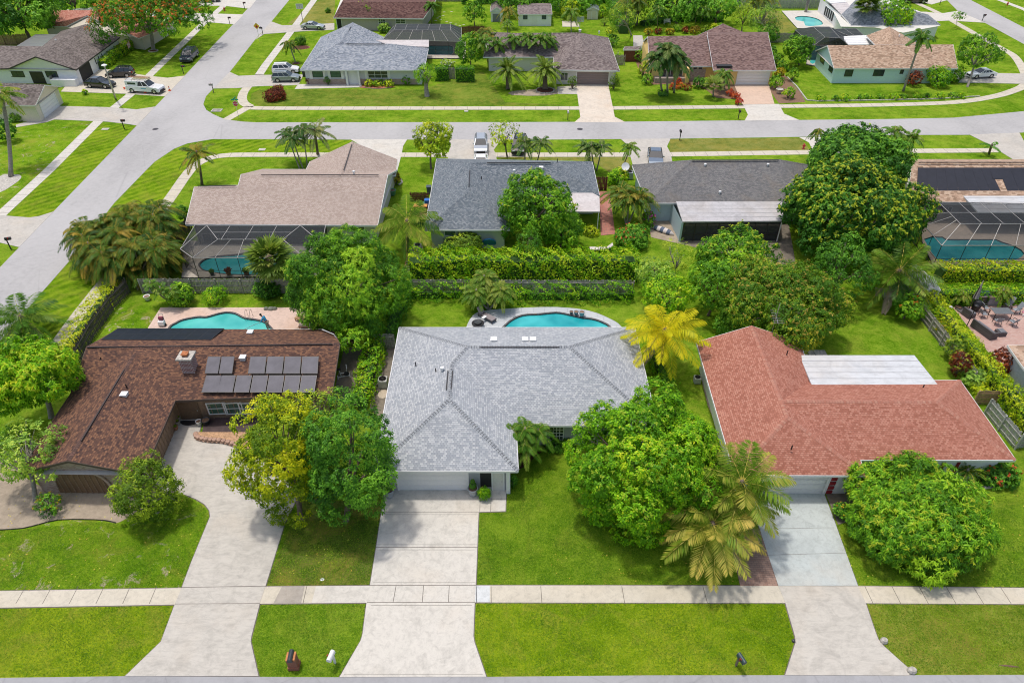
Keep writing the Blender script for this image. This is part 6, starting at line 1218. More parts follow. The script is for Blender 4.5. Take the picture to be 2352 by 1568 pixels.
# ------------------------------------------------------------------ hedges
hedge('tall glossy hedge behind the wooden fence at the central back yard', [(945, 645), (1080, 638), (1200, 643), (1330, 638), (1462, 642)], 2.2, 3.1, LM_HEDGE, ls=.22, dens=32, lump=.6, tint=.62, tv=.2, tips=.06, tipm=NG_LIME)
hedge('low dark shrubs along the foot of the back fence', [(925, 684), (1060, 684), (1180, 687), (1452, 687)], 1.5, 1.45, LM_HEDGE, ls=.2, dens=34, lump=.7, tint=.40, tips=.03, tipm=NG_YEL)
hedge('bright green hedge between the brown house and the central grey house', [(866, 800), (852, 860), (832, 942)], 1.5, 1.5, LM_HEDGE, ls=.22, dens=38, lump=.35, tint=.5, tips=.05, tipm=NG_YEL)
hedge('green hedge between the central grey house and the terracotta house', [(1494, 795), (1512, 845), (1538, 925)], 1.3, 1.3, LM_HEDGE, ls=.2, dens=38, lump=.35, tint=.4)
hedge('dark vine covered strip beside the back lawn left of the central house', [(935, 690), (905, 745), (893, 790)], 1.2, 1.6, LM_DARK, ls=.2, dens=30, lump=.3, tint=.4)
hedge('clipped lime diagonal boundary hedge beside the lattice fence', [(2118, 695), (2175, 775), (2240, 850), (2330, 965), (2400, 1050)], 1.2, 1.9, LM_HEDGEY, ls=.19, dens=42, lump=.22, tint=.33, tv=.2)
hedge('wide clipped hedge with bronze tips below the large pool cage', [(2150, 640), (2600, 642)], 1.9, 1.7, LM_HEDGEY, ls=.22, dens=30, lump=.2, tint=.35, tips=.10, tipm=LM_CROT)
hedge('green hedge in front of the bronze tipped one, before the patio', [(2150, 690), (2600, 690)], 1.6, 1.5, LM_HEDGE, ls=.22, dens=30, lump=.25, tint=.5)
hedge('yellow variegated hedge outside the leaning left fence', [(262, 668), (225, 720), (175, 790), (150, 830)], 1.5, 1.3, LM_HEDGEY, ls=.2, dens=30, lump=.4, tint=.62)
hedge('clipped box hedge left of the wooden gate in the far row', [(1000, 184), (1031, 184)], 1.7, 2.3, LM_HEDGE, ls=.24, dens=22, lump=.08, tint=.25)
hedge('clipped box hedge right of the wooden gate in the far row', [(1048, 186), (1090, 186)], 1.7, 2.4, LM_HEDGE, ls=.24, dens=22, lump=.08, tint=.28)
hedge('lime hedge along the wall of the white gabled house', [(236, 160), (262, 140), (306, 108)], 1.5, 1.6, LM_HEDGE, ls=.26, dens=22, lump=.15, tint=.6)
hedge('dark green boundary planting along the top edge of the far yards', [(1060, 8), (1200, 5), (1420, 5)], 3.0, 3.4, LM_DARK, ls=.4, dens=9, lump=.6, tint=.7)
hedge('lush boundary planting between taupe house yard and garden', [(1432, 78), (1420, 52), (1412, 30), (1408, 0)], 3.0, 2.6, LM_DARK, ls=.34, dens=11, lump=.7, tint=.65)
hedge('low green ring planting around the triple royal palm base', [(1512, 218), (1532, 218)], 2.0, .5, LM_DARK, ls=.2, dens=40, lump=.1, tint=.45)
hedge('planting along the garden edge below the dark tree mass', [(1475, 60), (1530, 50), (1600, 48), (1660, 50)], 2.4, 1.6, LM_DARK, ls=.34, dens=12, lump=.6, tint=.55)
# ================================================================== PALMS
PM = palm
PM('golden yellow coconut palm beside the back corner of the central grey roof', (1522, 845), (1528, 758), 4.6, LM_GOLD, n=26, L=4.4, ll=.95, lw=.058, nl=60, hang=.65, droop=.34, r=.2, tint=.45, bark=BARK, dead=1, tv=.1)
PM('front coconut palm with browning fronds beside the pale blue driveway', (1668, 1255), (1636, 1203), 3.4, LM_COCO, n=28, L=4.0, ll=.9, lw=.058, nl=58, hang=.5, droop=.33, r=.2, tint=.50, tipt=.32, dead=1, bark=BARK, tv=.08)
PM('taller coconut palm leaning between the round tree and terracotta roof', (1715, 1215), (1704, 1108), 5.0, LM_COCO, n=26, L=4.2, ll=.95, lw=.058, nl=58, hang=.55, droop=.33, r=.17, tint=.42, tipt=.2, bark=BARK, tv=.08, heads=[(1660, 1135, 3.6)])
PM('drooping coconut palm with dead fronds in the back yard beside the dark mango', (2068, 690), (2066, 622), 3.4, LM_COCO, n=30, L=4.7, ll=1.0, lw=.065, nl=54, hang=.5, droop=.25, r=.25, tint=.28, tipt=.1, dead=5, bark=BARK)
PM('windblown coconut palm between the pink tan and slate blue houses', (935, 580), (935, 508), 4.0, LM_COCO, n=24, L=4.6, ll=1.1, lw=.07, nl=50, hang=.8, droop=.36, r=.2, tint=.36, tipt=.12, bark=BARK)
PM('shaggy sabal fan palm at the edge of the screened pool', (622, 660), (618, 590), 4.2, LM_FAN, kind='fan', n=46, L=2.7, r=.28, tint=.45, dead=14, el=(-.6, 1.3), bark=BARK)
PM('triple stemmed pygmy date palm beside the curved grey pool deck', (1122, 712), (1112, 636), 2.9, LM_PALM, n=34, L=1.9, ll=.42, lw=.05, nl=34, hang=.35, droop=.5, r=.09, tint=.55, heads=[(1094, 668, 2.2), (1150, 666, 2.3)], tipt=.12)
PM('drooping green christmas palm clump at the corner of the central grey garage', (1212, 1052), (1206, 985), 3.0, LM_PALM, n=15, L=1.75, ll=.45, lw=.05, nl=40, hang=.6, droop=.55, r=.07, heads=[(1180, 990, 2.7), (1236, 988, 2.7), (1206, 1022, 2.2)], tint=.38, tipt=.2, fw=.9)
PM('golden crowned foxtail palm by the left street corner', (464, 424), (452, 350), 4.6, LM_ARECA, n=18, L=3.0, ll=.6, lw=.11, nl=30, hang=.5, droop=.42, r=.15, tint=.55, dead=2, bark=BARK)
PM('slender multi stem palm group beside the far road, left stems', (698, 392), (672, 316), 4.4, LM_PALMD, n=13, L=2.5, ll=.6, lw=.12, nl=24, hang=.5, droop=.5, r=.08, heads=[(660, 306, 4.2, (690, 392)), (695, 296, 5.0, (706, 385))], tint=.5)
PM('stout coconut palm standing right of the slender palm group', (730, 354), (722, 300), 4.4, LM_PALMD, n=16, L=3.2, ll=.7, lw=.12, nl=26, hang=.6, droop=.4, r=.17, tint=.6, tipt=.2, dead=2, bark=BARK)
PM('tall palm with curved grey trunk cut by the left edge of the picture', (25, 406), (2, 215), 9.5, LM_COCO, n=16, L=3.4, ll=.8, lw=.12, nl=28, hang=.65, droop=.45, r=.24, tint=.45)
PM('small twin palms at the edge of the slate blue roof, left', (1206, 372), (1205, 326), 3.2, LM_PALMD, n=15, L=2.3, ll=.6, lw=.12, nl=20, hang=.6, droop=.5, r=.08, tint=.45, tipt=.2)
PM('small twin palms at the edge of the slate blue roof, right', (1234, 370), (1243, 326), 3.2, LM_PALMD, n=15, L=2.3, ll=.6, lw=.12, nl=20, hang=.6, droop=.5, r=.08, tint=.45, tipt=.2)
PM('spreading triple palm on the dry lawn right of the slate blue roof', (1366, 388), (1358, 335), 3.6, LM_PALMD, n=12, L=2.0, ll=.5, lw=.12, nl=22, hang=.6, droop=.5, r=.09, tint=.42, tipt=.2, heads=[(1348, 333, 3.4, (1352, 370)), (1382, 336, 3.6, (1370, 392))])
PM('small single palm leaning beside the driveway with the dark car', (1432, 378), (1448, 334), 3.2, LM_PALM, n=14, L=1.7, ll=.5, lw=.11, nl=20, hang=.7, droop=.55, r=.08, tint=.6)
PM('orange stemmed areca palm beside the red paver path', (1440, 520), (1445, 452), 3.6, LM_ARECA, n=24, L=2.9, ll=.6, lw=.10, nl=28, hang=.5, droop=.5, r=.1, tint=.4, heads=[(1425, 440, 3.4), (1468, 448, 3.6)], tipt=.15)
PM('left date palm with orange fruit stalks before the taupe house', (1168, 205), (1166, 158), 3.2, LM_FAN, n=34, L=4.1, ll=.55, lw=.15, nl=34, hang=.4, droop=.42, r=.4, tint=.4, el=(-.3, 1.3), bark=BARK, group='pair of date palms before the taupe house')
PM('right date palm with orange fruit clusters before the taupe house', (1252, 206), (1252, 158), 3.2, LM_FAN, n=34, L=4.1, ll=.55, lw=.15, nl=34, hang=.4, droop=.42, r=.4, tint=.45, el=(-.3, 1.3), bark=BARK, nuts=26, group='pair of date palms before the taupe house')
for i, (x, y, z, b, l) in enumerate([(1112, 92, 5.2, (1120, 140), 'leftmost'), (1142, 96, 4.6, (1140, 140), 'second from left'), (1180, 88, 5.0, (1186, 135), 'third from left'), (1212, 84, 5.4, (1214, 132), 'fourth from left'), (1240, 86, 5.6, (1244, 130), 'fifth from left'), (1262, 88, 5.0, (1260, 128), 'rightmost')]):
    PM('christmas palm with bushy drooping crown over the taupe roof, ' + l, b, (x, y), z, LM_PALM, n=13, L=2.5, ll=.7, lw=.18, nl=20, hang=.6, droop=.5, r=.09, tint=.45, group='christmas palms before the taupe roof')
PM('tall triple foxtail palm on the lawn of the yellow house', (1533, 214), (1536, 112), 7.6, LM_PALMD, n=18, L=3.4, ll=.95, lw=.2, nl=30, hang=.6, droop=.55, r=.16, tint=.5, heads=[(1514, 130, 6.4, (1521, 213)), (1556, 136, 6.0, (1548, 213))])
PM('tall leaning palm in front of the aqua house', (2074, 210), (2118, 82), 9.0, LM_PALM, n=15, L=2.9, ll=.8, lw=.16, nl=24, hang=.7, droop=.5, r=.17, tint=.35, dead=2)
PM('stout cabbage palm between the far white roofs', (1982, 76), (1994, 10), 6.0, LM_FAN, kind='fan', n=34, L=3.2, r=.3, tint=.35, dead=6)
PM('cut topped palm trunk standing by the far irregular pool', (1850, 30), (1858, -4), 3.0, LM_FAN, n=4, L=1.0, r=.3, kind='fan', bark=BARKG, tint=.4)
PM('small drooping palm on the verge beside the left street sidewalk', (680, 146), (664, 98), 3.6, LM_ARECA, n=16, L=2.2, ll=.6, lw=.15, nl=20, hang=.9, droop=.7, r=.11, tint=.45)
PM('small palm in the open lawn right of the white workshop', (1312, 76), (1312, 26), 4.0, LM_PALM, n=13, L=3.0, ll=.7, lw=.17, nl=22, hang=.6, droop=.55, r=.1, tint=.5)
PM('yellowish palm left of the white workshop shed', (1172, 62), (1168, 22), 3.8, LM_ARECA, n=16, L=3.0, ll=.6, lw=.18, nl=20, hang=.8, droop=.7, r=.12, tint=.55, tipt=.2)
PM('short palm below the gabled white shed', (1166, 78), (1164, 52), 2.2, LM_PALM, n=12, L=2.0, ll=.5, lw=.16, nl=18, hang=.6, droop=.6, r=.08, tint=.55)
PM('slim palm beside the garden bench, left one of the pair', (1598, 54), (1598, 22), 3.6, LM_PALM, n=12, L=2.4, ll=.6, lw=.18, nl=18, hang=.6, droop=.6, r=.07, tint=.45, group='slim palms in the garden behind the yellow house')
PM('slim palm beside the garden bench, right one of the pair', (1608, 54), (1618, 20), 3.8, LM_PALM, n=12, L=2.4, ll=.6, lw=.18, nl=18, hang=.6, droop=.6, r=.07, tint=.45, group='slim palms in the garden behind the yellow house')
PM('slim palm at the left side of the garden lawn', (1510, 62), (1512, 20), 4.4, LM_PALM, n=12, L=2.6, ll=.6, lw=.18, nl=18, hang=.6, droop=.6, r=.07, tint=.4, group='slim palms in the garden behind the yellow house')
PM('tall thin palm rising beside the crotons of the maroon house', (992, 54), (990, 10), 4.8, LM_PALM, n=12, L=2.6, ll=.6, lw=.18, nl=18, hang=.6, droop=.55, r=.08, tint=.4)
PM('fountain like small palm before the entry of the yellow house', (1664, 205), (1664, 168), 3.0, LM_PALM, n=20, L=2.4, ll=.5, lw=.14, nl=24, hang=.6, droop=.6, r=.12, tint=.45)
PM('spiky fan palm in the bed before the yellow house garage', (1638, 222), (1640, 194), 2.2, LM_FAN, kind='fan', n=20, L=2.0, r=.12, tint=.55)
PM('two headed small palm behind the top of the dark large tree', (2048, 352), (2056, 300), 4.5, LM_PALM, n=14, L=2.3, ll=.6, lw=.15, nl=20, hang=.6, droop=.5, r=.08, tint=.5, heads=[(2096, 314, 3.8, (2088, 352))])
PM('thin drooping palm top beside the deep green tree', (1876, 350), (1880, 300), 4.0, LM_ARECA, n=12, L=1.5, ll=.45, lw=.13, nl=18, hang=.9, droop=.8, r=.07, tint=.5)
PM('storm stripped palm with few fronds beside the far right driveway', (2272, 352), (2278, 334), 1.6, LM_DARK, n=4, L=1.9, ll=.5, lw=.13, nl=18, hang=.7, droop=.4, r=.14, tint=.4, bark=BARK)
PM('spreading palm at the left edge above the bright mango tree', (40, 765), (48, 728), 2.4, LM_PALM, n=22, L=4.2, ll=1.0, lw=.065, nl=56, hang=.55, droop=.35, r=.2, tint=.4, dead=2, bark=BARK)
PM('small pygmy palm behind the outdoor dining set', (2300, 686), (2304, 668), 1.5, LM_COCO, n=22, L=1.5, ll=.35, lw=.06, nl=26, hang=.5, droop=.6, r=.08, tint=.45)
PM('little potted pygmy palm left of the closed umbrella', (2208, 693), (2212, 675), 1.3, LM_COCO, n=18, L=1.2, ll=.3, lw=.06, nl=22, hang=.5, droop=.6, r=.06, tint=.45)
PM('young palm against the white wall of the terracotta house', (2140, 1085), (2140, 1068), 1.2, LM_PALM, n=12, L=1.2, ll=.4, lw=.07, nl=20, hang=.4, droop=.5, r=.05, tint=.4)
PM('spiky cycad below the shutters of the terracotta house', (2218, 1108), (2222, 1080), 1.2, LM_COCO, n=18, L=1.8, ll=.3, lw=.05, nl=30, hang=.2, droop=.35, r=.12, tint=.35)
PM('small frangipani like palm at the end of the leaning fence', (385, 690), (368, 662), 2.3, LM_PALM, n=12, L=1.0, ll=.4, lw=.07, nl=14, hang=.4, droop=.4, r=.07, tint=.5, heads=[(345, 650, 2.6), (392, 665, 2.2)])
# big areca clump at left: many stems
rr = random.Random(4)
def areca(label, bx, by, spread, hs, n, **k):
    hd = []
    for i in range(n):
        dx, dy = rr.uniform(-spread, spread), rr.uniform(-.5, .5)*spread*.55; z = rr.uniform(*hs); g = G(bx+dx*.4, by+dy*.4)
        P = G(bx+dx, by+dy); up = Vector((P.x, P.y, z)); dep = up.y*CP+(CAM_H-z)*SP; v_ = (up.y*SP-(CAM_H-z)*CP)*FPX/dep   # pixel of that stem's top
        hd.append((1176+up.x*FPX/dep, 784-v_, z, (bx+dx*.55, by+dy*.55)))
    PM(label, (bx, by), (hd[0][0], hd[0][1]), hd[0][2], LM_ARECA, n=14, L=2.8, ll=.6, lw=.055, nl=42, hang=.5, droop=.6, r=.06, tint=.42, tipt=.12, heads=hd[1:], tv=.2, **k)
areca('huge areca palm clump with orange tinted fronds, front mass by the sidewalk', 302, 628, 92, (1.6, 4.2), 40, dead=1)
areca('huge areca palm clump, rear mass nearer the diagonal street', 335, 565, 62, (2.2, 4.6), 26)
areca('areca palm clump, left mass overhanging the street verge', 248, 590, 40, (2.4, 3.8), 12)
areca('areca palms behind the christmas palms at the far yard edge', 1118, 125, 20, (3.0, 5.0), 5)
areca('clump of leaning areca palms at the boundary left of the garden', 1448, 60, 26, (4.0, 6.5), 9)
areca('clump of areca palms right of the brown hip roof', 1740, 50, 24, (3.6, 5.6), 7)
areca('fluffy areca palm beside the maroon house wall', 842, 48, 14, (2.4, 3.8), 6)
# ================================================================== VEHICLES
TYRE = plain('tyre', (.02, .02, .02), .85); RIM = plain('alloy', (.5, .5, .52), .3, .8); HEADL = plain('headlamp', (.75, .78, .8), .1, spec=.9); TAILL = plain('tail_lamp', (.45, .01, .01), .2); TRIM = plain('black_trim', (.02, .02, .022), .5); CGL = plain('car_glass', (.03, .04, .05), .05, spec=.9)
def car(label, rear, front, paint, kind='suv', cat='car', group='cars parked around the neighbourhood', z=.6, extra=None):
    a, b = G(*rear, z), G(*front, z); m = (a+b)/2; rz = math.atan2(b.y-a.y, b.x-a.x)
    o = root('parked_car', label, cat, (m.x, m.y, .05), rz, group)
    L, W, H, zb, zh = dict(suv=(4.6, 1.85, 1.68, 1.0, 1.0), bigsuv=(5.1, 2.0, 1.85, 1.12, 1.12), sedan=(4.8, 1.82, 1.45, .93, .90), cross=(4.75, 1.9, 1.6, .98, .95), truck=(5.9, 2.0, 1.95, 1.15, 1.12))[kind]
    h = L/2; wr = .36 if kind in ('suv', 'sedan', 'cross') else .40; xf, xr = h-.95, -h+.98; gc = .22
    def arch(x): return [(x + (wr+.07)*math.cos(t), wr*.9 + (wr+.07)*math.sin(t)) for t in [math.pi*i/6 for i in range(7)]]
    low = [(h-.05, gc+.1)] + [(p[0], max(gc, p[1])) for p in arch(xf)] + [(p[0], max(gc, p[1])) for p in arch(xr)] + [(-h+.05, gc+.12)]
    if kind == 'sedan': top = [(-h, .62), (-h+.05, zb-.04), (-h+.5, zb+.06), (-h+1.1, zb+.05), (h-1.35, zb), (h-.5, zb-.14), (h-.08, zb-.30), (h, .5)]
    elif kind == 'truck': top = [(-h, .6), (-h+.02, zb+.02), (-.6, zb+.04), (h-1.6, zb+.02), (h-.35, zb-.08), (h-.06, zb-.25), (h, .55)]
    else: top = [(-h, .6), (-h+.08, zb), (-h+.5, zb+.05), (h-1.25, zb+.02), (h-.4, zb-.12), (h-.07, zb-.28), (h, .5)]
    prof = low + top; n = len(prof); mb = MB(); hw = W/2; rings = []
    cx = 0; cz = .7
    for y, s in ((-hw, .965), (-hw+.05, 1), (hw-.05, 1), (hw, .965)): rings.append([(x*s if abs(x) > h-.4 else x, y, cz+(zz-cz)*(.93 if s < 1 else 1) if zz > .5 else zz) for x, zz in prof])
    vs = [v for r in rings for v in r]; fs = [tuple(range(n)), tuple(3*n+k for k in reversed(range(n)))]
    for r in range(3): fs += [(r*n+k, (r+1)*n+k, (r+1)*n+(k+1) % n, r*n+(k+1) % n) for k in range(n)]
    mb.mesh(vs, fs); body = mb.build('body', paint, o, local=True, bevel=.03)
    # greenhouse
    if kind == 'sedan': bx = (-h+.75, h-1.45); tx = (-h+1.5, h-2.35)
    elif kind == 'truck': bx = (-.75, h-1.65); tx = (-.6, h-2.45)
    elif kind == 'cross': bx = (-h+.25, h-1.3); tx = (-h+1.35, h-2.25)
    else: bx = (-h+.12, h-1.25); tx = (-h+.45, h-2.05)
    wb, wt = hw-.07, hw-.25; zt = H-.06; z0 = zb+.02
    V = [(bx[0], -wb, z0), (bx[1], -wb, z0), (bx[1], wb, z0), (bx[0], wb, z0), (tx[0], -wt, zt), (tx[1], -wt, zt), (tx[1], wt, zt), (tx[0], wt, zt)]
    mb = MB(); mb.mesh(V, [(0, 1, 5, 4), (1, 2, 6, 5), (2, 3, 7, 6), (3, 0, 4, 7)]); mb.build('window', CGL, o, local=True)
    mb = MB(); q = V[4:]; mb.mesh([(x*1.0+(-.05 if i in (0, 3) else .05), y*1.03, zt-.02) for i, (x, y, _) in enumerate(q)] + [(x*.98, y*.90, H) for x, y, _ in q], [(3, 2, 1, 0), (4, 5, 6, 7), (0, 1, 5, 4), (1, 2, 6, 5), (2, 3, 7, 6), (3, 0, 4, 7)])
    rf = mb.build('roof', paint, o, local=True, bevel=.02)
    mb = MB()
    for s_ in (0, 1):
        A = [Vector(V[i]) for i in ((0, 1, 4, 5) if s_ == 0 else (3, 2, 7, 6))]
        mb.bar(A[0], A[2], .09); mb.bar(A[1], A[3], .07)
        for t in ((.5,) if kind == 'truck' else (.36, .68)): mb.bar(A[0].lerp(A[1], t), A[2].lerp(A[3], t), .07)
        mb.bar(A[0]+Vector((0, 0, .01)), A[1]+Vector((0, 0, .01)), .05)
    mb.build('pillar', paint if kind != 'cross' else TRIM, o, local=True)
    for x in (xf, xr):
        for s_ in (-1, 1):
            wh = MB(); y0, y1 = s_*(hw-.24), s_*(hw-.015); T_ = Matrix.Rotation(math.pi/2, 3, 'X')
            def ringy(rad, yy): return [(x+rad*math.cos(2*math.pi*k/16), yy, wr+rad*math.sin(2*math.pi*k/16)) for k in range(16)]
            R0, R1, R2 = ringy(wr, y0), ringy(wr, y1), ringy(wr*.66, y1)
            wh.mesh(R0+R1+R2, [tuple(range(16))] + [(k, (k+1) % 16, 16+(k+1) % 16, 16+k) for k in range(16)] + [(16+k, 16+(k+1) % 16, 32+(k+1) % 16, 32+k) for k in range(16)]); w_ = wh.build('wheel', TYRE, o, local=True)
            rm = MB(); rr_ = ringy(wr*.66, y1-s_*.02); cpt = (x, y1+s_*.01, wr); rm.mesh(rr_+[cpt], [(k, (k+1) % 16, 16) for k in range(0, 16)]); rm.build('rim', RIM, w_, local=True)
    for s_ in (-1, 1):
        mb = MB(); mb.box((h-.14, s_*(hw-.32), zb-.34), (.22, .42, .15)); mb.build('headlight', HEADL, o, local=True)
        mb = MB(); mb.box((-h+.07, s_*(hw-.24), zb-.18), (.14, .30, .24)); mb.build('tail_light', TAILL, o, local=True)
        mb = MB(); mb.box((bx[1]-.35, s_*(hw+.08), z0+.06), (.16, .2, .13)); mb.build('side_mirror', paint, o, local=True, bevel=.02)
    mb = MB(); mb.box((h-.02, 0, .48), (.08, W*.62, .3)); mb.build('grille', TRIM, o, local=True); mb = MB(); mb.box((h-.0, 0, .30), (.12, W*.9, .14)); mb.box((-h+.0, 0, .36), (.12, W*.9, .16)); mb.build('bumper', TRIM if kind != 'sedan' else paint, o, local=True, bevel=.03)
    if kind in ('suv', 'bigsuv'):
        mb = MB()
        for s_ in (-1, 1): mb.bar((tx[0]+.1, s_*wt*.86, H+.05), (tx[1]-.15, s_*wt*.86, H+.05), .04)
        mb.build('roof_rail', TRIM, o, local=True)
    if extra: extra(o, L, W, H, zb)
    return o
PW = plain('paint_white', (.86, .87, .88), .25, var=.02, coat=.6); PB = plain('paint_black', (.012, .013, .016), .15, var=.05, coat=.8); PN = plain('paint_navy', (.03, .04, .07), .2, .3, var=.05, coat=.8)
PS = plain('paint_silver', (.50, .53, .57), .3, .4, var=.03, coat=.6); PG = plain('paint_greygreen', (.30, .34, .35), .3, .4, var=.03, coat=.6); PBL = plain('paint_steel_blue', (.20, .25, .32), .3, .4, var=.03, coat=.6)
def ladder_rack(o, L, W, H, zb):
    h = L/2; mb = MB(); mb.mesh([(x, y, z) for x in (-h+.05, -.72) for y in (-W/2+.1, W/2-.1) for z in (zb, H+.02)], [(0, 1, 3, 2), (4, 6, 7, 5), (0, 4, 5, 1), (2, 3, 7, 6), (1, 5, 7, 3)]); c = mb.build('truck_cap', PW, o, local=True, bevel=.05)
    mb = MB()
    for s_ in (-1, 1): mb.mesh([(x, s_*(W/2-.095), z) for x in (-h+.5, -1.0) for z in (zb+.25, H-.25)], [(0, 1, 3, 2)])
    mb.build('window', CGL, c, local=True); mb = MB()
    for s_ in (-1, 1): mb.bar((-h+.1, s_*.75, H+.22), (.9, s_*.75, H+.22), .05)
    for x in (-h+.3, -1.6, -.2, .8): mb.bar((x, -.8, H+.2), (x, .8, H+.2), .05); mb.bar((x, -.75, H), (x, -.75, H+.2), .05); mb.bar((x, .75, H), (x, .75, H+.2), .05)
    mb.build('roof_rack', METAL, o, local=True)
    mb = MB(); mb.mesh([(-.2, -W/2-.004, .75), (.75, -W/2-.004, .75), (.75, -W/2-.004, .95), (-.2, -W/2-.004, .95)], [(0, 1, 2, 3)]); mb.build('door_decal', plain('decal_blue', (.25, .5, .65), .4), o, local=True)
pk = car('white pickup truck with ladder rack parked nose to the street', (291, 201), (379, 206), PW, 'truck', 'pickup truck', extra=ladder_rack)
# the ladders on the rack
la = root('ladder', 'orange extension ladder lying on the rack of the white pickup', 'ladder', tuple(pk.location+Vector((0, 0, 2.28))), pk.rotation_euler.z, 'ladders on the pickup rack')
def ladder_mesh(o, L, w_, m, y=0):
    mb = MB()
    for s_ in (-1, 1): mb.bar((-L/2, y+s_*w_/2, 0), (L/2, y+s_*w_/2, 0), .05, .09)
    mb.build('rail', m, o, local=True); mb = MB()
    for k in range(int(L/.32)): mb.bar((-L/2+.2+k*.32, y-w_/2, 0), (-L/2+.2+k*.32, y+w_/2, 0), .04)
    mb.build('rung', METAL, o, local=True)
ladder_mesh(la, 3.6, .42, plain('ladder_orange', (.55, .25, .10), .5), .38); la.location.x -= .7
lb = root('ladder', 'pale yellow ladder beside the orange one on the pickup rack', 'ladder', tuple(pk.location+Vector((0, 0, 2.28))), pk.rotation_euler.z, 'ladders on the pickup rack'); ladder_mesh(lb, 3.2, .4, plain('ladder_yellow', (.6, .5, .2), .5), -.3)
car('black sloping roof electric car parked behind the white pickup', (193, 190), (266, 194), PB, 'cross'); car('black sport utility car parked at the carport beside the hedge', (312, 167), (239, 170), PB, 'suv')
car('dark navy large sport utility car parked on the grass verge', (450, 116), (419, 144), PN, 'bigsuv'); car('silver sedan parked beneath the basketball hoop', (690, 60), (748, 61), PS, 'sedan')
car('white sport utility car behind the grey green one', (623, 161), (690, 159), PW, 'suv'); car('grey green compact sport utility car nearest the street side walk', (626, 179), (688, 178), PG, 'suv')
car('silver sport utility car with sunroof facing the slate blue house', (1105, 317), (1104, 352), PS, 'suv'); car('white car almost hidden behind the slate blue roof edge', (1105, 357), (1104, 394), PW, 'sedan')
car('black car partly hidden behind the twin small palms', (1196, 320), (1189, 350), PB, 'suv'); car('steel blue car parked before the dark grey roof', (1503, 345), (1507, 380), PBL, 'cross')
car('white sedan with black wheels beside the spreading tree at upper right', (2290, 168), (2218, 172), PW, 'sedan'); car('dark car cut by the top edge above the poinciana tree', (498, -2), (466, -1), PB, 'suv')
car('black pickup truck cut by the top edge at upper right', (2075, 0), (2122, 1), PB, 'truck', 'pickup truck')
# ================================================================== STREET FURNITURE
def mailbox(label, px, py, h=1.15, post=BLACK, box=BLACK, ang=0, style=0, flag=True, hz=None):
    p = G(px, py); o = root('mailbox', label, 'mailbox', tuple(p), ang, 'mailboxes along the streets')
    mb = MB(); mb.box((0, 0, h/2), (.10, .10, h)); 
    if style == 1: mb.bar((-.05, 0, h*.65), (.38, 0, h*.98), .06)
    mb.box((.15, 0, h+.02), (.62, .12, .04)); mb.build('post', post, o, local=True)
    b = MB(); k = 8; pr = [(-.13, 0), (.13, 0), (.13, .16)] + [(.13*math.cos(math.pi*i/k), .16+.13*math.sin(math.pi*i/k)) for i in range(1, k)] + [(-.13, .16)]; n = len(pr)
    b.mesh([(x, y, h+.05+z) for x in (-.12, .48) for y, z in pr], [tuple(reversed(range(n))), tuple(range(n, 2*n))] + [(i, (i+1) % n, n+(i+1) % n, n+i) for i in range(n)]); b.build('box', box, o, local=True)
    f = MB(); f.bar((.2, -.15, h+.1), (.2, -.15, h+.36), .03); f.box((.25, -.15, h+.34), (.12, .02, .08)); f.build('flag', plain('flag_red', (.5, .03, .03)), o, local=True); return o
MW = plain('mailbox_wood', (.22, .17, .13), .8)
mailbox('black mailbox on thin post by the driveway of the cream garage, ringed with flowers', 286, 297, ang=.0); mailbox('black mailbox on dark post at the lower left driveway', 26, 573, ang=.3); mailbox('black mailbox below the navy sport utility car', 422, 170, ang=0)
mailbox('dark mailbox on verge above the navy car by the top driveway', 528, 56, ang=0); mailbox('dark mailbox beside the street at the very top left', 562, 21, ang=0); mailbox('black mailbox beside the yellow diamond sign', 604, 80, ang=math.pi)
mailbox('weathered wooden mailbox at the corner verge left of the parked cars', 491, 213, ang=math.pi, post=MW, box=plain('mailbox_grey', (.3, .28, .26))); mailbox('white domed mailbox on black post by the taupe house driveway', 1304, 276, ang=-1.57, box=plain('mailbox_pale', (.6, .6, .58)))
mailbox('black mailbox in a small flower bed by the pink driveway', 1695, 274, ang=-1.57); mailbox('black mailbox on the dry verge south of the far street', 1561, 323, ang=1.57); mailbox('black mailbox beside the curved street at the upper right', 2255, 50, ang=.2, style=1)
mailbox('black mailbox leaning on wooden post at the front verge right of centre', 1690, 1528, h=.95, post=MW, box=plain('mailbox_dark_green', (.03, .06, .07), .4), ang=-1.2, style=1); mailbox('white plastic mailbox on white post beside the central driveway', 770, 1522, h=.95, post=WHITE, box=WHITE, ang=-1.8)
mailbox('small dark mailbox at the top right driveway edge', 2158, 12, ang=0)
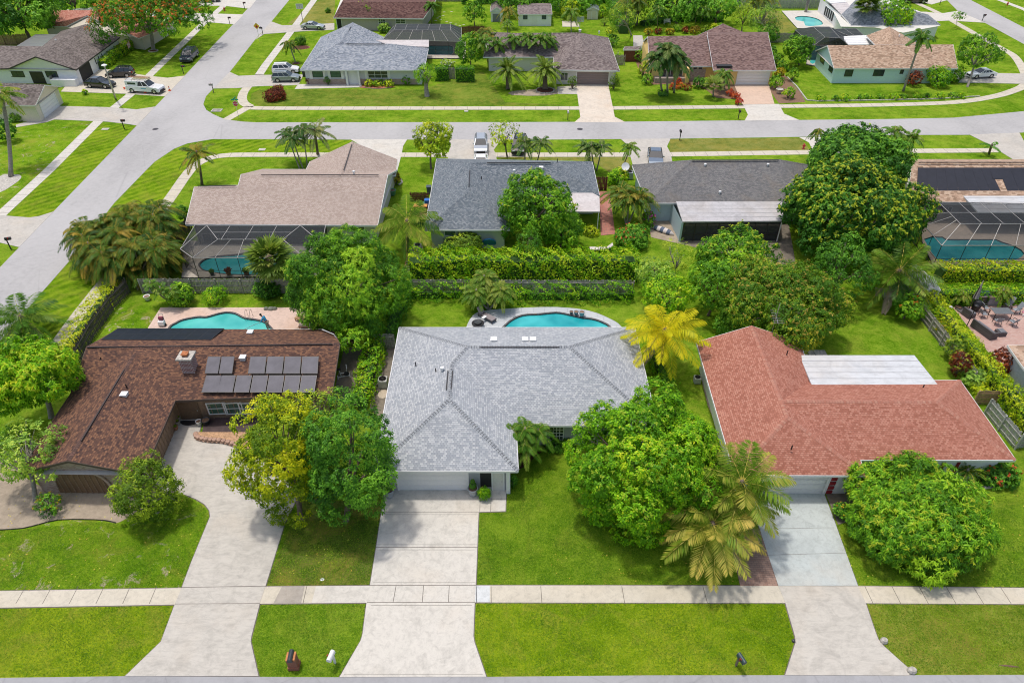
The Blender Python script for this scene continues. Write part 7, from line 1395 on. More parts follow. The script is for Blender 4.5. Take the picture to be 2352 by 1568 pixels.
# brick mailbox
p = G(677, 1530); o = root('mailbox', 'brick pillar mailbox with black box on the front verge', 'mailbox', tuple(p), .05, 'mailboxes along the streets')
BKM = bricks('brick_mailbox', (.28, .075, .04), (.36, .12, .07), (.30, .18, .14), .2, .07, .012, 'Wall'); mb = MB(); mb.box((0, 0, .16), (.62, .52, .32)); mb.box((0, 0, .68), (.52, .44, .74)); mb.build('pillar', BKM, o, local=True, bevel=.01)
mb = MB(); mb.box((-.2, 0, 1.12), (.1, .5, .14)); mb.box((.2, 0, 1.12), (.1, .5, .14)); mb.build('shoulder', plain('brick_cap', (.55, .22, .08), .8), o, local=True)
mb = MB(); k = 8; pr = [(-.14, 0), (.14, 0), (.14, .15)] + [(.14*math.cos(math.pi*i/k), .15+.14*math.sin(math.pi*i/k)) for i in range(1, k)] + [(-.14, .15)]; n = len(pr); mb.mesh([(x, y, 1.06+z) for y in (-.32, .32) for x, z in pr], [tuple(range(n)), tuple(reversed(range(n, 2*n)))] + [(i, n+i, n+(i+1) % n, (i+1) % n) for i in range(n)]); mb.build('box', plain('mailbox_black', (.03, .04, .045), .4), o, local=True)
def cone(label, px, py, lying=False):
    p = G(px, py); o = root('traffic_cone', label, 'traffic cone', tuple(p), 0, 'traffic cones round the pickup'); OR = plain('cone_orange', (.75, .10, .03), .5); h0 = .06
    if lying: o.rotation_euler = (0, math.pi/2-.15, .6); o.location.z = .2
    mb = MB(); mb.box((0, 0, .06), (.42, .42, .05)); mb.build('base', OR, o, local=True); mb = MB(); mb.lathe((0, 0, .08), [(.16, 0), (.12, .25)], 12); mb.lathe((0, 0, .08), [(.085, .45), (.035, .72), (0, .73)], 12); mb.build('cone', OR, o, local=True)
    mb = MB(); mb.lathe((0, 0, .08), [(.122, .25), (.087, .45)], 12); mb.build('reflective_band', WHITE, o, local=True)
cone('orange traffic cone standing beside the front wheel of the white pickup', 334, 214); cone('orange traffic cone at the street in front of the white pickup', 390, 209); cone('orange traffic cone lying on its side behind the white pickup', 284, 206, True)
# lamp post
p = G(266, 228); o = root('street_lamp', 'concrete street lamp leaning beside the driveway with parked cars', 'street lamp', tuple(p)); q = G(240, 153, 6.6)-p
mb = MB(); mb.tube([(0, 0, 0), tuple(q*.5), tuple(q)], [.16, .13, .09], 10); mb.build('post', plain('concrete_post', (.45, .42, .38), .8), o, local=True, smooth=True); mb = MB(); mb.lathe(q, [(.1, -.05), (.16, .1), (.42, .16), (.40, .22), (.15, .34), (0, .36)], 14); mb.build('lamp_head', WHITE, o, local=True)
def text_mesh(s, size, name, mat, parent, loc, rot):
    c = bpy.data.curves.new(name, 'FONT'); c.body = s; c.size = size; c.align_x = 'CENTER'; c.align_y = 'CENTER'; c.extrude = .003; c.materials.append(mat)
    t_ = bpy.data.objects.new(name, c); me = bpy.data.meshes.new_from_object(t_); me.name = name; bpy.data.objects.remove(t_); o = bpy.data.objects.new(name, me); scene.collection.objects.link(o)
    if not me.materials: me.materials.append(mat)
    o.parent = parent; o.location = loc; o.rotation_euler = rot; return o
def signpost(o, h, r=.03): mb = MB(); mb.tube([(0, 0, 0), (0, 0, h)], r, 8); mb.build('post', METAL, o, local=True)
SR = plain('sign_red', (.45, .01, .02), .4); SGN = plain('sign_green', (.0, .35, .2), .4); SY = plain('sign_yellow', (.85, .55, .02), .4)
p = G(549, 272); o = root('stop_sign', 'red octagonal stop sign with green street name blades at the corner', 'stop sign', tuple(p), 0); signpost(o, 3.0)
def octa(r, y, n=8, a0=22.5): return [(r*math.cos(R(a0+360/n*k)), y, r*math.sin(R(a0+360/n*k))) for k in range(n)]
def plate_y(name, pts, y0, y1, m, o, zc, rz=0, xs=1):
    mb = MB(); n = len(pts); A = [Vector((x*xs, y0, z+zc)) for x, _, z in pts]; B = [Vector((x*xs, y1, z+zc)) for x, _, z in pts]; Rm = Matrix.Rotation(rz, 3, 'Z'); mb.mesh([Rm @ v for v in A+B], [tuple(range(n)), tuple(reversed(range(n, 2*n)))] + [((i+1) % n, i, n+i, n+(i+1) % n) for i in range(n)]); return mb.build(name, m, o, local=True)
ss = plate_y('sign_border', octa(.40, 0), -.05, -.035, WHITE, o, 2.25); plate_y('sign_face', octa(.37, 0), -.06, -.051, SR, o, 2.25); text_mesh('STOP', .30, 'sign_lettering', WHITE, o, (0, -.066, 2.25), (math.pi/2, 0, 0))
for rz, l in ((.12, 0), (1.5, 1)): mb = MB(); mb.box((0, 0, 2.85+.2*l), (1.1, .02, .2), rz=rz); mb.build('street_name_blade', SGN, o, local=True)
p = G(597, 97); o = root('warning_sign', 'yellow diamond warning sign with red disc above the mailbox', 'road sign', tuple(p), 0); signpost(o, 3.2)
plate_y('sign_face', octa(.62, 0, 4, 0), -.05, -.035, SY, o, 3.0); plate_y('stop_symbol', octa(.24, 0), -.06, -.052, SR, o, 2.9); mb = MB(); mb.bar((-.08, -.056, 3.3), (0, -.056, 3.42), .05, .004); mb.bar((.08, -.056, 3.3), (0, -.056, 3.42), .05, .004); mb.bar((0, -.056, 3.2), (0, -.056, 3.4), .05, .004); mb.build('arrow_symbol', BLACK, o, local=True)
# basketball hoop
def hoop(label, px, py, h=3.0, ang=0, c=BLACK):
    p = G(px, py); o = root('basketball_hoop', label, 'basketball hoop', tuple(p), ang, 'basketball hoops'); mb = MB(); mb.tube([(0, 0, 0), (0, 0, h-.2)], .06, 8); mb.bar((0, 0, h-.3), (0, -.5, h+.1), .06); mb.build('pole', c, o, local=True)
    mb = MB(); mb.box((0, -.55, h+.25), (1.5, .03, .95)); mb.build('backboard', screenmat('acrylic' + c.name, (.6, .65, .65), .6), o, local=True); mb = MB()
    for q in ((-.74, 0, .04, .98), (.74, 0, .04, .98), (0, .48, 1.5, .04), (0, -.48, 1.5, .04), (0, .05, .55, .03), (0, -.25, .55, .03), (-.27, -.1, .03, .3), (.27, -.1, .03, .3)): mb.box((q[0], -.575, h+.25+q[1]), (q[2], .03, q[3]))
    mb.build('backboard_frame', WHITE, o, local=True); mb = MB(); k = 14; mb.tube([(.23*math.cos(2*math.pi*i/k), -.82+.23*math.sin(2*math.pi*i/k), h) for i in range(k+1)], .015, 6); mb.build('rim', plain('rim_orange', (.7, .15, .03)), o, local=True)
hoop('black pole basketball hoop with clear backboard by the silver sedan', 696, 52, 3.1)
def hydrant(label, px, py):
    p = G(px, py); o = root('fire_hydrant', label, 'fire hydrant', tuple(p), 0, 'fire hydrants'); HR = plain('hydrant_red', (.55, .06, .06), .5); mb = MB(); mb.lathe((0, 0, 0), [(.2, 0), (.2, .05), (.12, .06), (.12, .5), (.17, .52), (.17, .56), (.12, .6), (.10, .72), (.04, .8), (0, .82)], 12); mb.build('body', HR, o, local=True, smooth=True); mb = MB(); mb.tube([(-.24, 0, .42), (.24, 0, .42)], .07, 8); mb.tube([(0, 0, .38), (0, -.22, .38)], .085, 8); mb.build('outlet', HR, o, local=True)
hydrant('red fire hydrant on a white pad by the verge of the dark grey roof house', 1845, 342); hydrant('red fire hydrant by the top left sidewalk', 516, 25); hydrant('small red fire hydrant at the upper right verge', 2313, 13)
# ================================================================== FENCES
def fence(label, line, h, m, bw=.14, gap=.02, group='wooden boundary fences', lean=0, post=2.4, z1=0, hv=.06, thick=.02, cat='fence', name='wooden_fence'):
    L = [G(*p) for p in line]; c = sum(L, Vector((0, 0, 0)))/len(L); o = root(name, label, cat, (c.x, c.y, 0), 0, group); b = MB(); r_ = MB(); cnt = 0
    for i in range(len(L)-1):
        a, e = L[i], L[i+1]; d = e-a; ln = d.length; t = d.normalized(); n = Vector((-t.y, t.x, 0)); an = math.atan2(t.y, t.x)
        for k in range(int(ln/(bw+gap))):
            q = a + t*(k+.5)*(bw+gap); hh = h + random.uniform(-hv, hv); tilt = Matrix.Rotation(random.gauss(0, .02)+lean, 3, n) @ Matrix.Rotation(an, 3, 'Z'); b.box(q + n*random.gauss(0, .008) + Vector((0, 0, hh/2)), (bw, thick, hh), M=tilt)
        for zz in (.3, h*.5, h-.3): r_.bar(a+n*.05+Vector((0, 0, zz)), e+n*.05+Vector((0, 0, zz)), .04, .09); r_.bar(a-n*.05+Vector((0, 0, zz)), e-n*.05+Vector((0, 0, zz)), .04, .06)
        k = max(1, round(ln/post))
        for j in range(k+(i == len(L)-2)): q = a + t*ln*j/k; pb = MB(); pb.box(q - n*.09 + Vector((0, 0, h/2)), (.1, .1, h+.05), rz=an); pb.build('post', m, o)
    b.build('boards', m, o); r_.build('rail', m, o); return o
fence('weathered grey wooden fence behind the round shrubs and brown house pool', [(330, 673), (560, 673), (680, 673)], 1.7, WOODG)
fence('weathered grey wooden fence in front of the tall glossy hedge', [(925, 676), (1060, 676), (1200, 677), (1452, 678)], 1.75, WOODG)
fence('dark leaning picket fence beside the yellow variegated hedge', [(300, 672), (262, 712), (215, 778), (182, 840)], 1.7, plain('old_dark_wood', (.09, .08, .07), .9, var=.5, scale=5), bw=.1, gap=.05, hv=.14, lean=.06)
fence('lattice like grey fence along the diagonal hedge, upper length', [(2112, 730), (2160, 792), (2230, 885)], 1.5, WOODG, bw=.09, gap=.08)
fence('pale weathered picket fence at the lower end of the diagonal hedge', [(2262, 950), (2328, 1030), (2400, 1020)], 1.6, plain('pale_wood', (.42, .41, .38), .85, var=.35, scale=5), bw=.13, gap=.03)
fence('tan new wooden gate panel by the right corner of the terracotta roof', [(2232, 928), (2282, 928)], 1.5, WOODT); fence('grey wooden fence between the brown and central grey houses', [(865, 800), (908, 800)], 1.6, WOODG)
fence('tan wooden fence at the far left behind the white house', [(-40, 104), (40, 103), (76, 100)], 1.9, WOODT); fence('grey vertical board fence behind the far irregular pool', [(1690, 20), (1885, 20)], 1.8, plain('fence_greygreen', (.36, .38, .34), .85, var=.3, scale=4))
fence('short grey board fence left of the dark domed cage', [(1768, 98), (1828, 98)], 1.8, WOODG); fence('brown wooden gate between the clipped box hedges', [(1030, 181), (1048, 182)], 1.9, WOODG, cat='gate', name='wooden_gate')
fence('dark red wooden gate between the slate blue and dark grey houses', [(1368, 437), (1392, 437)], 1.8, WOODR, cat='gate', name='wooden_gate'); fence('dark brown fence behind the far screen cage', [(1062, 81), (1112, 81)], 1.7, WOODR)
fence('grey wooden gate between taupe house and lean-to shed', [(1412, 150), (1434, 150)], 1.8, WOODG, cat='gate', name='wooden_gate'); fence('dark red fence beside the rear of the slate blue house', [(944, 463), (985, 463)], 1.2, WOODR)
fence('dark wooden fence beside the areca clump and pool cage corner', [(408, 560), (440, 528)], 1.7, plain('old_dark_wood', (.09, .08, .07), .9)); fence('small grey fence beside the raised planter box of the white house', [(120, 197), (146, 180)], 1.5, WOODG)
fence('white fence segment in the top right corner yard', [(1190+70, 24), (1290, 24)], 1.5, WHITE); fence('dark fence at the top of the maroon house yard', [(1000, 4), (1070, 4)], 1.7, WOODG)
fence('dark fence left of the beige metal shed', [(1316, 28), (1346, 28)], 1.7, plain('old_dark_wood', (.09, .08, .07), .9))
fence('wire mesh dark fence between the brown house wall and the hedge', [(765, 932), (822, 930)], 1.3, plain('green_wire', (.05, .12, .09), .6), bw=.02, gap=.18, thick=.02, name='wire_fence')
# ================================================================== SMALL THINGS
def pot(label, px, py, r, h, m, plant=None, z=.05, group='plant pots', soil=True, pl=None):
    p = G(px, py); o = root('plant_pot', label, 'plant pot', (p.x, p.y, z), 0, group); mb = MB(); mb.lathe((0, 0, 0), [(r*.62, 0), (r*.85, h*.35), (r, h*.92), (r*1.08, h*.93), (r*1.08, h), (r*.92, h), (r*.85, h*.86), (0, h*.86)], 16); mb.build('pot', m, o, local=True, smooth=True)
    if soil: mb = MB(); mb.lathe((0, 0, h*.87), [(r*.86, 0), (0, .03)], 14); mb.build('soil', MULCHB, o, local=True)
    if pl:
        mat, kind, R0, hh = pl; OFF[o.name] = Vector((p.x, p.y, z)); C0 = np.array((p.x, p.y, z+h))
        if kind == 'ball':
            for k, (rr_, zz) in enumerate(((R0, R0*.9), (R0*.62, R0*2.5))):
                d = rnd(int(900*rr_/.3)); C, U, W_ = orient_leaves(C0+np.array([0, 0, zz])+d*rr_, d, .07, .5); quads_mesh('topiary_ball', C, U, W_, .4+RNG.normal(0, .15, len(C)), mat, o)
            mb = MB(); mb.tube([(0, 0, h*.8), (0, 0, h+R0*2.6)], .03, 6); mb.build('stem', BARK, o, local=True)
        else:
            d = unit(rnd(260)*np.array([1, 1, .6])+np.array([0, 0, .7])); C, U, W_ = orient_leaves(C0+d*R0*RNG.uniform(.2, 1, (260, 1)), rnd(260), hh, .25, out=d); quads_mesh('leaves', C, U, W_, .45+RNG.normal(0, .15, len(C)), mat, o)
    return o
GLZ = plain('glazed_grey', (.42, .46, .50), .35, var=.2, scale=8); TERRA = plain('terracotta', (.40, .18, .10), .8, var=.2); DKP = plain('pot_dark', (.05, .055, .06), .4)
pot('large grey glazed pot with topiary right of the white garage door', 1087, 1136, .36, .72, GLZ, pl=(LM_DARK, 'ball', .27, 0)); pot('large grey glazed pot with topiary left of the white garage door', 895, 1140, .36, .72, GLZ, pl=(LM_DARK, 'ball', .27, 0))
pot('smallest of the three pots on the grey pool deck', 1312, 724, .17, .30, plain('pot_slate', (.12, .13, .15), .5), z=.16); pot('middle of the three pots on the grey pool deck', 1323, 726, .22, .40, plain('pot_grey', (.22, .25, .28), .5), z=.16); pot('largest of the three pots on the grey pool deck', 1336, 728.5, .27, .52, GLZ, z=.16)
pot('white bucket like pot standing by the back fence', 340, 689, .30, .5, WHITE, z=0); pot('terracotta pot with shrub in the screened pool enclosure', 527, 634, .26, .45, TERRA, pl=(LM_RED, 'spray', .4, .3), z=.16); pot('terracotta pot under the fan palm in the pool enclosure', 568, 633, .3, .4, TERRA, pl=(LM_MANGO, 'spray', .4, .3), z=.16)
pot('dark pot with small plant in the pool enclosure', 489, 634, .22, .35, DKP, pl=(LM_DARK, 'spray', .3, .25), z=.16)
for x, y, l in ((411, 965, 'white pot nearest the brown house door'), (409, 975, 'pale pot behind the terracotta one along the brown wall'), (405, 987, 'terracotta toned pot third along the brown wall')): pot(l, x, y, .2, .34, STONE if 'white' in l or 'pale' in l else TERRA, pl=(LM_OLIVE, 'spray', .12, .15))
pot('white urn beside the doormat corner of the brown house', 459, 976, .22, .42, WHITE); pot('large black pot beside the dark pavers of the brown house', 475, 973, .32, .42, DKP); pot('dark bowl pot on the lawn left of the potted pygmy palm', 2200, 709, .28, .25, plain('pot_brown', (.12, .07, .06), .6), z=0)
pot('green ceramic pot beside the pink tan house', 902, 448, .45, .7, plain('pot_green', (.12, .30, .22), .4), z=0); pot('birdbath bowl in the garden strip right of the yellow house', 1789, 215, .55, .75, STONE, z=0, soil=False)
p = G(437, 967); o = root('doormat', 'dark half round doormat at the brown house door', 'doormat', (p.x, p.y, .05)); mb = MB(); mb.mesh([(.75*math.cos(math.pi*k/12), -.75*math.sin(math.pi*k/12)*.7, .03) for k in range(13)], [tuple(reversed(range(13)))]); mb.mesh([(.75*math.cos(math.pi*k/12), -.75*math.sin(math.pi*k/12)*.7, zz) for k in range(13) for zz in (0, .03)], [(2*k, 2*k+1, 2*k+3, 2*k+2) for k in range(12)]); mb.build('mat', DARK, o, local=True)
# retaining wall with flower bed
wl_ = smooth_px([(452, 1000), (455, 1008), (480, 1014), (510, 1016), (540, 1024), (561, 1034), (585, 1048)], 3, False); c = G(510, 1012); o = root('retaining_wall', 'curved scalloped block retaining wall in front of the dark pavers', 'garden wall', (c.x, c.y, 0)); mb = MB(); pts = [G(*q) for q in wl_]
for lay in range(2):
    acc = 0
    for i in range(len(pts)-1):
        a, b = pts[i], pts[i+1]; n_ = max(1, round((b-a).length/.34))
        for j in range(n_): q = a.lerp(b, (j+.5*lay)/n_); mb.lathe(q+Vector((0, 0, .18*lay)), [(.17, 0), (.19, .03), (.19, .14), (.16, .175), (0, .18)], 8)
mb.build('blocks', plain('wall_block', (.42, .27, .20), .85, var=.3, scale=4), o)
slab('soil_bed', [(452, 998), (600, 998), (590, 1046), (561, 1031), (540, 1021), (510, 1013), (480, 1011), (457, 1005)], .30, plain('orange_mulch', (.46, .28, .16), .9, var=.4, scale=8), side=False)
# person by the pool
def skin_fig(name, nodes, edges, mat, parent):
    me = bpy.data.meshes.new(name); me.from_pydata([n[0] for n in nodes], edges, []); o = link(name, me, parent); s = o.modifiers.new('skin', 'SKIN')
    for i, n in enumerate(nodes): me.skin_vertices[0].data[i].radius = (n[1], n[1] if len(n) < 3 else n[2])
    me.skin_vertices[0].data[0].use_root = True; s.use_smooth_shade = True; u = o.modifiers.new('sub', 'SUBSURF'); u.levels = u.render_levels = 2; me.materials.append(mat); return o
SKN = plain('skin', (.28, .15, .10), .6, var=.05); SHB = plain('shirt_blue', (.03, .30, .55), .8, var=.08); KHK = plain('trousers', (.30, .27, .22), .85); HAIR = plain('hair_dark', (.02, .018, .015), .8)
p = G(617, 756.5, .16); o = root('person', 'person in a bright blue long sleeved shirt bending at the pool edge', 'person', tuple(p), math.pi*.97)
N_ = [((0, 0, .92), .13, .11), ((.10, 0, 1.12), .135, .10), ((.22, 0, 1.32), .155, .11), ((.27, 0, 1.42), .07), ((.34, 0, 1.52), .055), ((.40, 0, 1.62), .10, .085), ((.42, 0, 1.70), .085),
      ((.21, .19, 1.36), .07), ((.33, .25, 1.12), .05), ((.50, .18, .93), .037), ((.57, .16, .87), .03), ((.21, -.19, 1.36), .07), ((.32, -.26, 1.10), .05), ((.46, -.22, .88), .037), ((.52, -.20, .81), .03),
      ((-.01, .09, .86), .10), ((.05, .11, .48), .068), ((-.03, .12, .09), .045), ((.12, .13, .04), .035), ((-.01, -.09, .86), .10), ((.02, -.12, .48), .068), ((-.06, -.13, .09), .045), ((.09, -.14, .04), .035)]
E_ = [(0, 1), (1, 2), (2, 3), (3, 4), (4, 5), (5, 6), (2, 7), (7, 8), (8, 9), (9, 10), (2, 11), (11, 12), (12, 13), (13, 14), (0, 15), (15, 16), (16, 17), (17, 18), (0, 19), (19, 20), (20, 21), (21, 22)]
body = skin_fig('body', N_, E_, SKN, o)
for sx, hx in ((1, (.60, .15, .85)), (-1, (.55, -.20, .79))):
    for k in range(5): a_ = (k-2)*.012; f = MB(); st_ = Vector(hx)+Vector((-.02, a_*1.3, 0)); f.tube([st_, st_+Vector((.035, a_, -.03)), st_+Vector((.045, a_*.9, -.065+abs(k-2)*.006))], [.009, .008, .006], 6); f.build('finger', SKN, body, local=True, smooth=True)
def grow(ids, d): return [(N_[i][0], *(r_+d for r_ in N_[i][1:])) for i in ids]
def sub(ids): return [(ids.index(a), ids.index(b)) for a, b in E_ if a in ids and b in ids]
i1 = [0, 1, 2, 3, 7, 8, 9, 11, 12, 13]; skin_fig('shirt', grow(i1, .018), sub(i1), SHB, o); i2 = [0, 15, 16, 17, 19, 20, 21]; skin_fig('trousers', grow(i2, .018), sub(i2), KHK, o)
mb = MB(); mb.lathe((.40, 0, 1.665), [(.098, -.03), (.108, .02), (.095, .07), (.055, .105), (0, .115)], 12); mb.build('hair', HAIR, o, local=True, smooth=True)
mb = MB(); mb.box((.505, 0, 1.60), (.03, .025, .045)); mb.build('nose', SKN, body, local=True, bevel=.008)
p2 = G(617, 756.5, .16); o = root('pool_pole', 'long thin pool cleaning pole reaching from the person into the water', 'pool pole', (p2.x-.58, p2.y, .16)); mb = MB(); mb.tube([(0.1, 0, .90), (-2.4, -.6, -.05)], .02, 6); mb.build('pole', METAL, o, local=True)
mb = MB(); mb.box((-2.45, -.62, -.1), (.4, .12, .1)); mb.build('brush_head', plain('brush_blue', (.05, .15, .4)), o, local=True)
# pool cleaner cart
p = G(374, 748, .16); o = root('pool_cart', 'small white and red pool equipment cart at the left of the pink deck', 'pool cart', tuple(p), 0); mb = MB(); mb.box((0, 0, .35), (.55, .42, .45)); mb.build('body', WHITE, o, local=True, bevel=.04); mb = MB(); mb.bar((-.2, .2, .3), (-.2, .28, 1.15), .03); mb.bar((.2, .2, .3), (.2, .28, 1.15), .03); mb.bar((-.2, .28, 1.15), (.2, .28, 1.15), .03); mb.build('handle', METAL, o, local=True); mb = MB(); mb.box((0, .12, .78), (.42, .22, .35)); mb.build('hopper', plain('cart_red', (.25, .05, .08)), o, local=True, bevel=.04)
for s_ in (-1, 1): mb = MB(); mb.tube([(s_*.26, 0, .13), (s_*.33, 0, .13)], .13, 12); mb.build('wheel', TYRE, o, local=True)
def rail(px, py):
    p = G(px, py, .16); o = root('pool_handrail', 'curved metal pool handrail, ' + ('left' if px < 572 else 'right') + ' one of the pair', 'handrail', tuple(p), 0, 'pool handrails'); mb = MB(); mb.tube([(0, .3, 0), (0, .3, .6), (0, .15, .78), (0, -.1, .72), (0, -.35, .25), (0, -.4, -.1)], .022, 7); mb.build('rail', plain('rail_steel', (.35, .3, .25), .3, .8), o, local=True, smooth=True)
rail(567, 728); rail(578, 728)
for i, (x, w_, l) in enumerate(((612, .22, 'left'), (623, .3, 'middle largest'), (632, .2, 'right'))):
    p = G(x, 711, .1); o = root('rock', 'small round grey green rock on the pool deck edge, ' + l, 'rock', tuple(p), 0, 'rocks at the pool deck edge'); mb = MB(); mb.lathe((0, 0, 0), [(w_*.7, -.05), (w_, .08), (w_*.85, .2), (w_*.4, .3), (0, .32)], 9, sx=1.2); mb.build('stone', plain('rock_grey', (.2, .21, .17), .9, var=.3), o, local=True, smooth=True)
# loungers and garden furniture
WICK = plain('wicker_dark', (.10, .09, .095), .8, var=.3, scale=20); CUSH = plain('cushion_taupe', (.26, .23, .235), .85, var=.06); WCU = plain('cushion_white', (.68, .62, .60), .85)
def lounger(label, px, py, ang, fm, cm, z=.16, L=1.9, back=.9, grp='sun loungers'):
    p = G(px, py, z); o = root('sun_lounger', label, 'sun lounger', tuple(p), ang, grp); mb = MB(); mb.box((0, 0, .28), (L, .65, .06)); mb.build('frame', fm, o, local=True)
    for sx in (-1, 1):
        for sy in (-1, 1): mb = MB(); mb.box((sx*(L/2-.08), sy*.28, .13), (.06, .06, .26)); mb.build('leg', fm, o, local=True)
    mb = MB(); mb.box((.28, 0, .35), (L-.6, .6, .09)); mb.build('seat_cushion', cm, o, local=True, bevel=.02); mb = MB(); mb.box((-L/2+.10, 0, .62), (.75, .6, .09), M=Matrix.Rotation(back, 3, 'Y')); mb.build('back_cushion', cm, o, local=True, bevel=.02); return o
lounger('grey sun lounger with a white towel on the curved pool deck', 1119, 732, -.75, WICK, CUSH, z=.16); p = G(1112, 728, .62); o = root('towel', 'white towel draped over the grey sun lounger', 'towel', tuple(p), -.75); mb = MB(); mb.box((0, 0, 0), (.3, .5, .05)); mb.build('cloth', WHITE, o, local=True, bevel=.02)
lounger('wide white chaise longue with raised back behind the tall hedge', 1378, 577, math.pi, plain('wood_dark', (.12, .08, .07)), WCU, z=0, L=2.3, back=.75)
lounger('tan strap sun lounger beneath the mango tree at the pink deck', 700, 740, 2.6, WOODT, plain('strap_tan', (.45, .27, .13)), z=.16, back=.6); lounger('low tan sun lounger with blue white cushion at the deck corner', 712, 752, 3.1, WOODT, plain('strap_pale', (.55, .42, .33)), z=.16, back=.3)
p = G(1098, 750, .16); o = root('patio_table', 'small round black table with black bowl top on the curved deck', 'side table', tuple(p)); mb = MB(); mb.lathe((0, 0, 0), [(.35, 0), (.3, .3), (.45, .38)], 16); mb.build('base', BLACK, o, local=True); mb = MB(); mb.lathe((0, 0, .38), [(.58, 0), (.58, .05), (0, .05)], 20); mb.build('table_top', BLACK, o, local=True); mb = MB(); mb.lathe((0, 0, .43), [(.3, 0), (.34, .15), (.3, .16), (0, .12)], 16); mb.build('bowl', DKP, o, local=True)
# patio set at right
FR = plain('chair_frame', (.07, .06, .055), .4, .4); SL = plain('sling_grey', (.28, .31, .34), .7)
def pchair(label, px, py, ang, hi=1.0):
    p = G(px, py, .04); o = root('patio_chair', label, 'patio chair', tuple(p), ang, 'patio dining chairs'); mb = MB(); mb.box((0, 0, .42), (.5, .48, .03)); mb.build('seat', SL, o, local=True); mb = MB(); mb.box((-.32, 0, .42+.33*hi), (.65*hi, .48, .03), M=Matrix.Rotation(R(70), 3, 'Y')); mb.build('backrest', SL, o, local=True)
    for sx in (-1, 1):
        for sy in (-1, 1): mb = MB(); mb.bar((sx*.24, sy*.27, .42), (sx*.3, sy*.27, 0), .035); mb.build('leg', FR, o, local=True)
    for sy in (-1, 1): mb = MB(); mb.bar((-.34, sy*.27, .64), (.22, sy*.27, .62), .04); mb.bar((.22, sy*.27, .62), (.26, sy*.27, .42), .035); mb.build('armrest', FR, o, local=True)
    return o
for x, y, a, hi, l in ((2260, 714, 0, .8, 'left end chair of the patio table, upper'), (2256, 728, 0, .8, 'left end chair of the patio table, lower'), (2312, 707, -2.6, 1.15, 'high backed chair behind the patio table'), (2330, 719, -3.0, 1.15, 'high backed chair at the right end of the patio table'), (2288, 744, 1.4, .8, 'near side chair of the patio table, left'), (2323, 746, 1.9, .8, 'near side chair of the patio table, right')): pchair('grey sling ' + l, x, y, a, hi)
p = G(2294, 728, .04); o = root('patio_table', 'rectangular grey patio dining table ringed by sling chairs', 'dining table', tuple(p)); mb = MB(); mb.box((0, 0, .72), (1.75, 1.0, .04)); mb.build('table_top', plain('table_slate', (.14, .15, .155), .4), o, local=True, bevel=.01)
for sx in (-1, 1):
    for sy in (-1, 1): mb = MB(); mb.bar((sx*.75, sy*.4, .7), (sx*.8, sy*.42, 0), .05); mb.build('leg', FR, o, local=True)
def sofa(label, px, py, w_, d_, ang, back=True, h=.42, cat='outdoor sofa', arm=True):
    p = G(px, py, .04); o = root('outdoor_sofa' if back else 'ottoman', label, cat, tuple(p), ang, 'dark wicker patio pieces'); mb = MB(); mb.box((0, 0, h/2), (w_, d_, h)); mb.build('base', WICK, o, local=True, bevel=.02); mb = MB(); mb.box((0.06 if back else 0, 0, h+.04), (w_-.2, d_-.12, .09)); mb.build('cushion', plain('cushion_slate', (.17, .175, .19), .8), o, local=True, bevel=.02)
    if back:
        mb = MB(); mb.box((-w_/2+.09, 0, h+.2), (.16, d_, .42)); mb.build('backrest', WICK, o, local=True, bevel=.02)
        if arm: mb = MB(); mb.box((0, -d_/2+.08, h+.14), (w_-.05, .15, .28)); mb.build('armrest', WICK, o, local=True, bevel=.02)
sofa('long dark wicker sofa with grey cushions on the pink patio', 2258, 763, .85, 2.3, .28); sofa('square wicker armchair beside the closed umbrella', 2223, 725, .85, .9, .28, arm=False, cat='outdoor armchair'); sofa('low square wicker ottoman right of the long sofa', 2296, 768, .75, .7, .1, back=False, cat='ottoman')
p = G(2212, 715, .035); o = root('umbrella_base', 'flat dark square base slab of the patio umbrella', 'umbrella base', tuple(p), .25); mb = MB(); mb.box((0, 0, .07), (1.0, 1.0, .12)); mb.build('slab', WICK, o, local=True, bevel=.02)
p = G(2224, 712, .04); o = root('patio_umbrella', 'closed grey cantilever umbrella leaning over the grill corner', 'umbrella', tuple(p)); top = Vector((.55, .6, 3.0)); mb = MB(); mb.tube([(0, 0, 0), (.05, .1, 1.2), (.2, .25, 2.6)], .05, 8); mb.bar((.2, .25, 2.6), tuple(top), .06); mb.build('pole', FR, o, local=True)
mb = MB(); k = 10
for j in range(k):
    a_ = 2*math.pi*j/k; b_ = 2*math.pi*(j+1)/k; rr_ = (.28 if j % 2 else .17, .17 if j % 2 else .28)
    q = [top, top*.28+Vector((rr_[0]*math.cos(a_)+.25, rr_[0]*math.sin(a_)+.2, .3)), top*.28+Vector((rr_[1]*math.cos(b_)+.25, rr_[1]*math.sin(b_)+.2, .3))]; mb.face(q)
mb.build('canopy', plain('canopy_taupe', (.30, .28, .27), .9), o, local=True)
p = G(2255, 695, .04); o = root('grill', 'stainless gas grill with open lid at the patio back', 'grill', tuple(p), .05); mb = MB(); mb.box((0, 0, .42), (.9, .55, .8)); mb.build('cabinet', plain('grill_dark', (.05, .05, .055), .4), o, local=True, bevel=.02); mb = MB(); mb.box((0, 0, .88), (1.4, .58, .12)); mb.build('side_shelf', plain('stainless', (.6, .6, .62), .3, .8), o, local=True, bevel=.02); mb = MB(); mb.box((0, .1, 1.06), (.85, .5, .26)); mb.build('lid', plain('grill_lid', (.08, .16, .18), .2, .4), o, local=True, bevel=.08)
p = G(2238, 712, .04); o = root('grill', 'small round grill under a black cover left of the table', 'grill', tuple(p)); mb = MB(); mb.lathe((0, 0, 0), [(.3, 0), (.38, .5), (.42, .8), (.3, 1.05), (0, 1.12)], 12); mb.build('cover', BLACK, o, local=True)
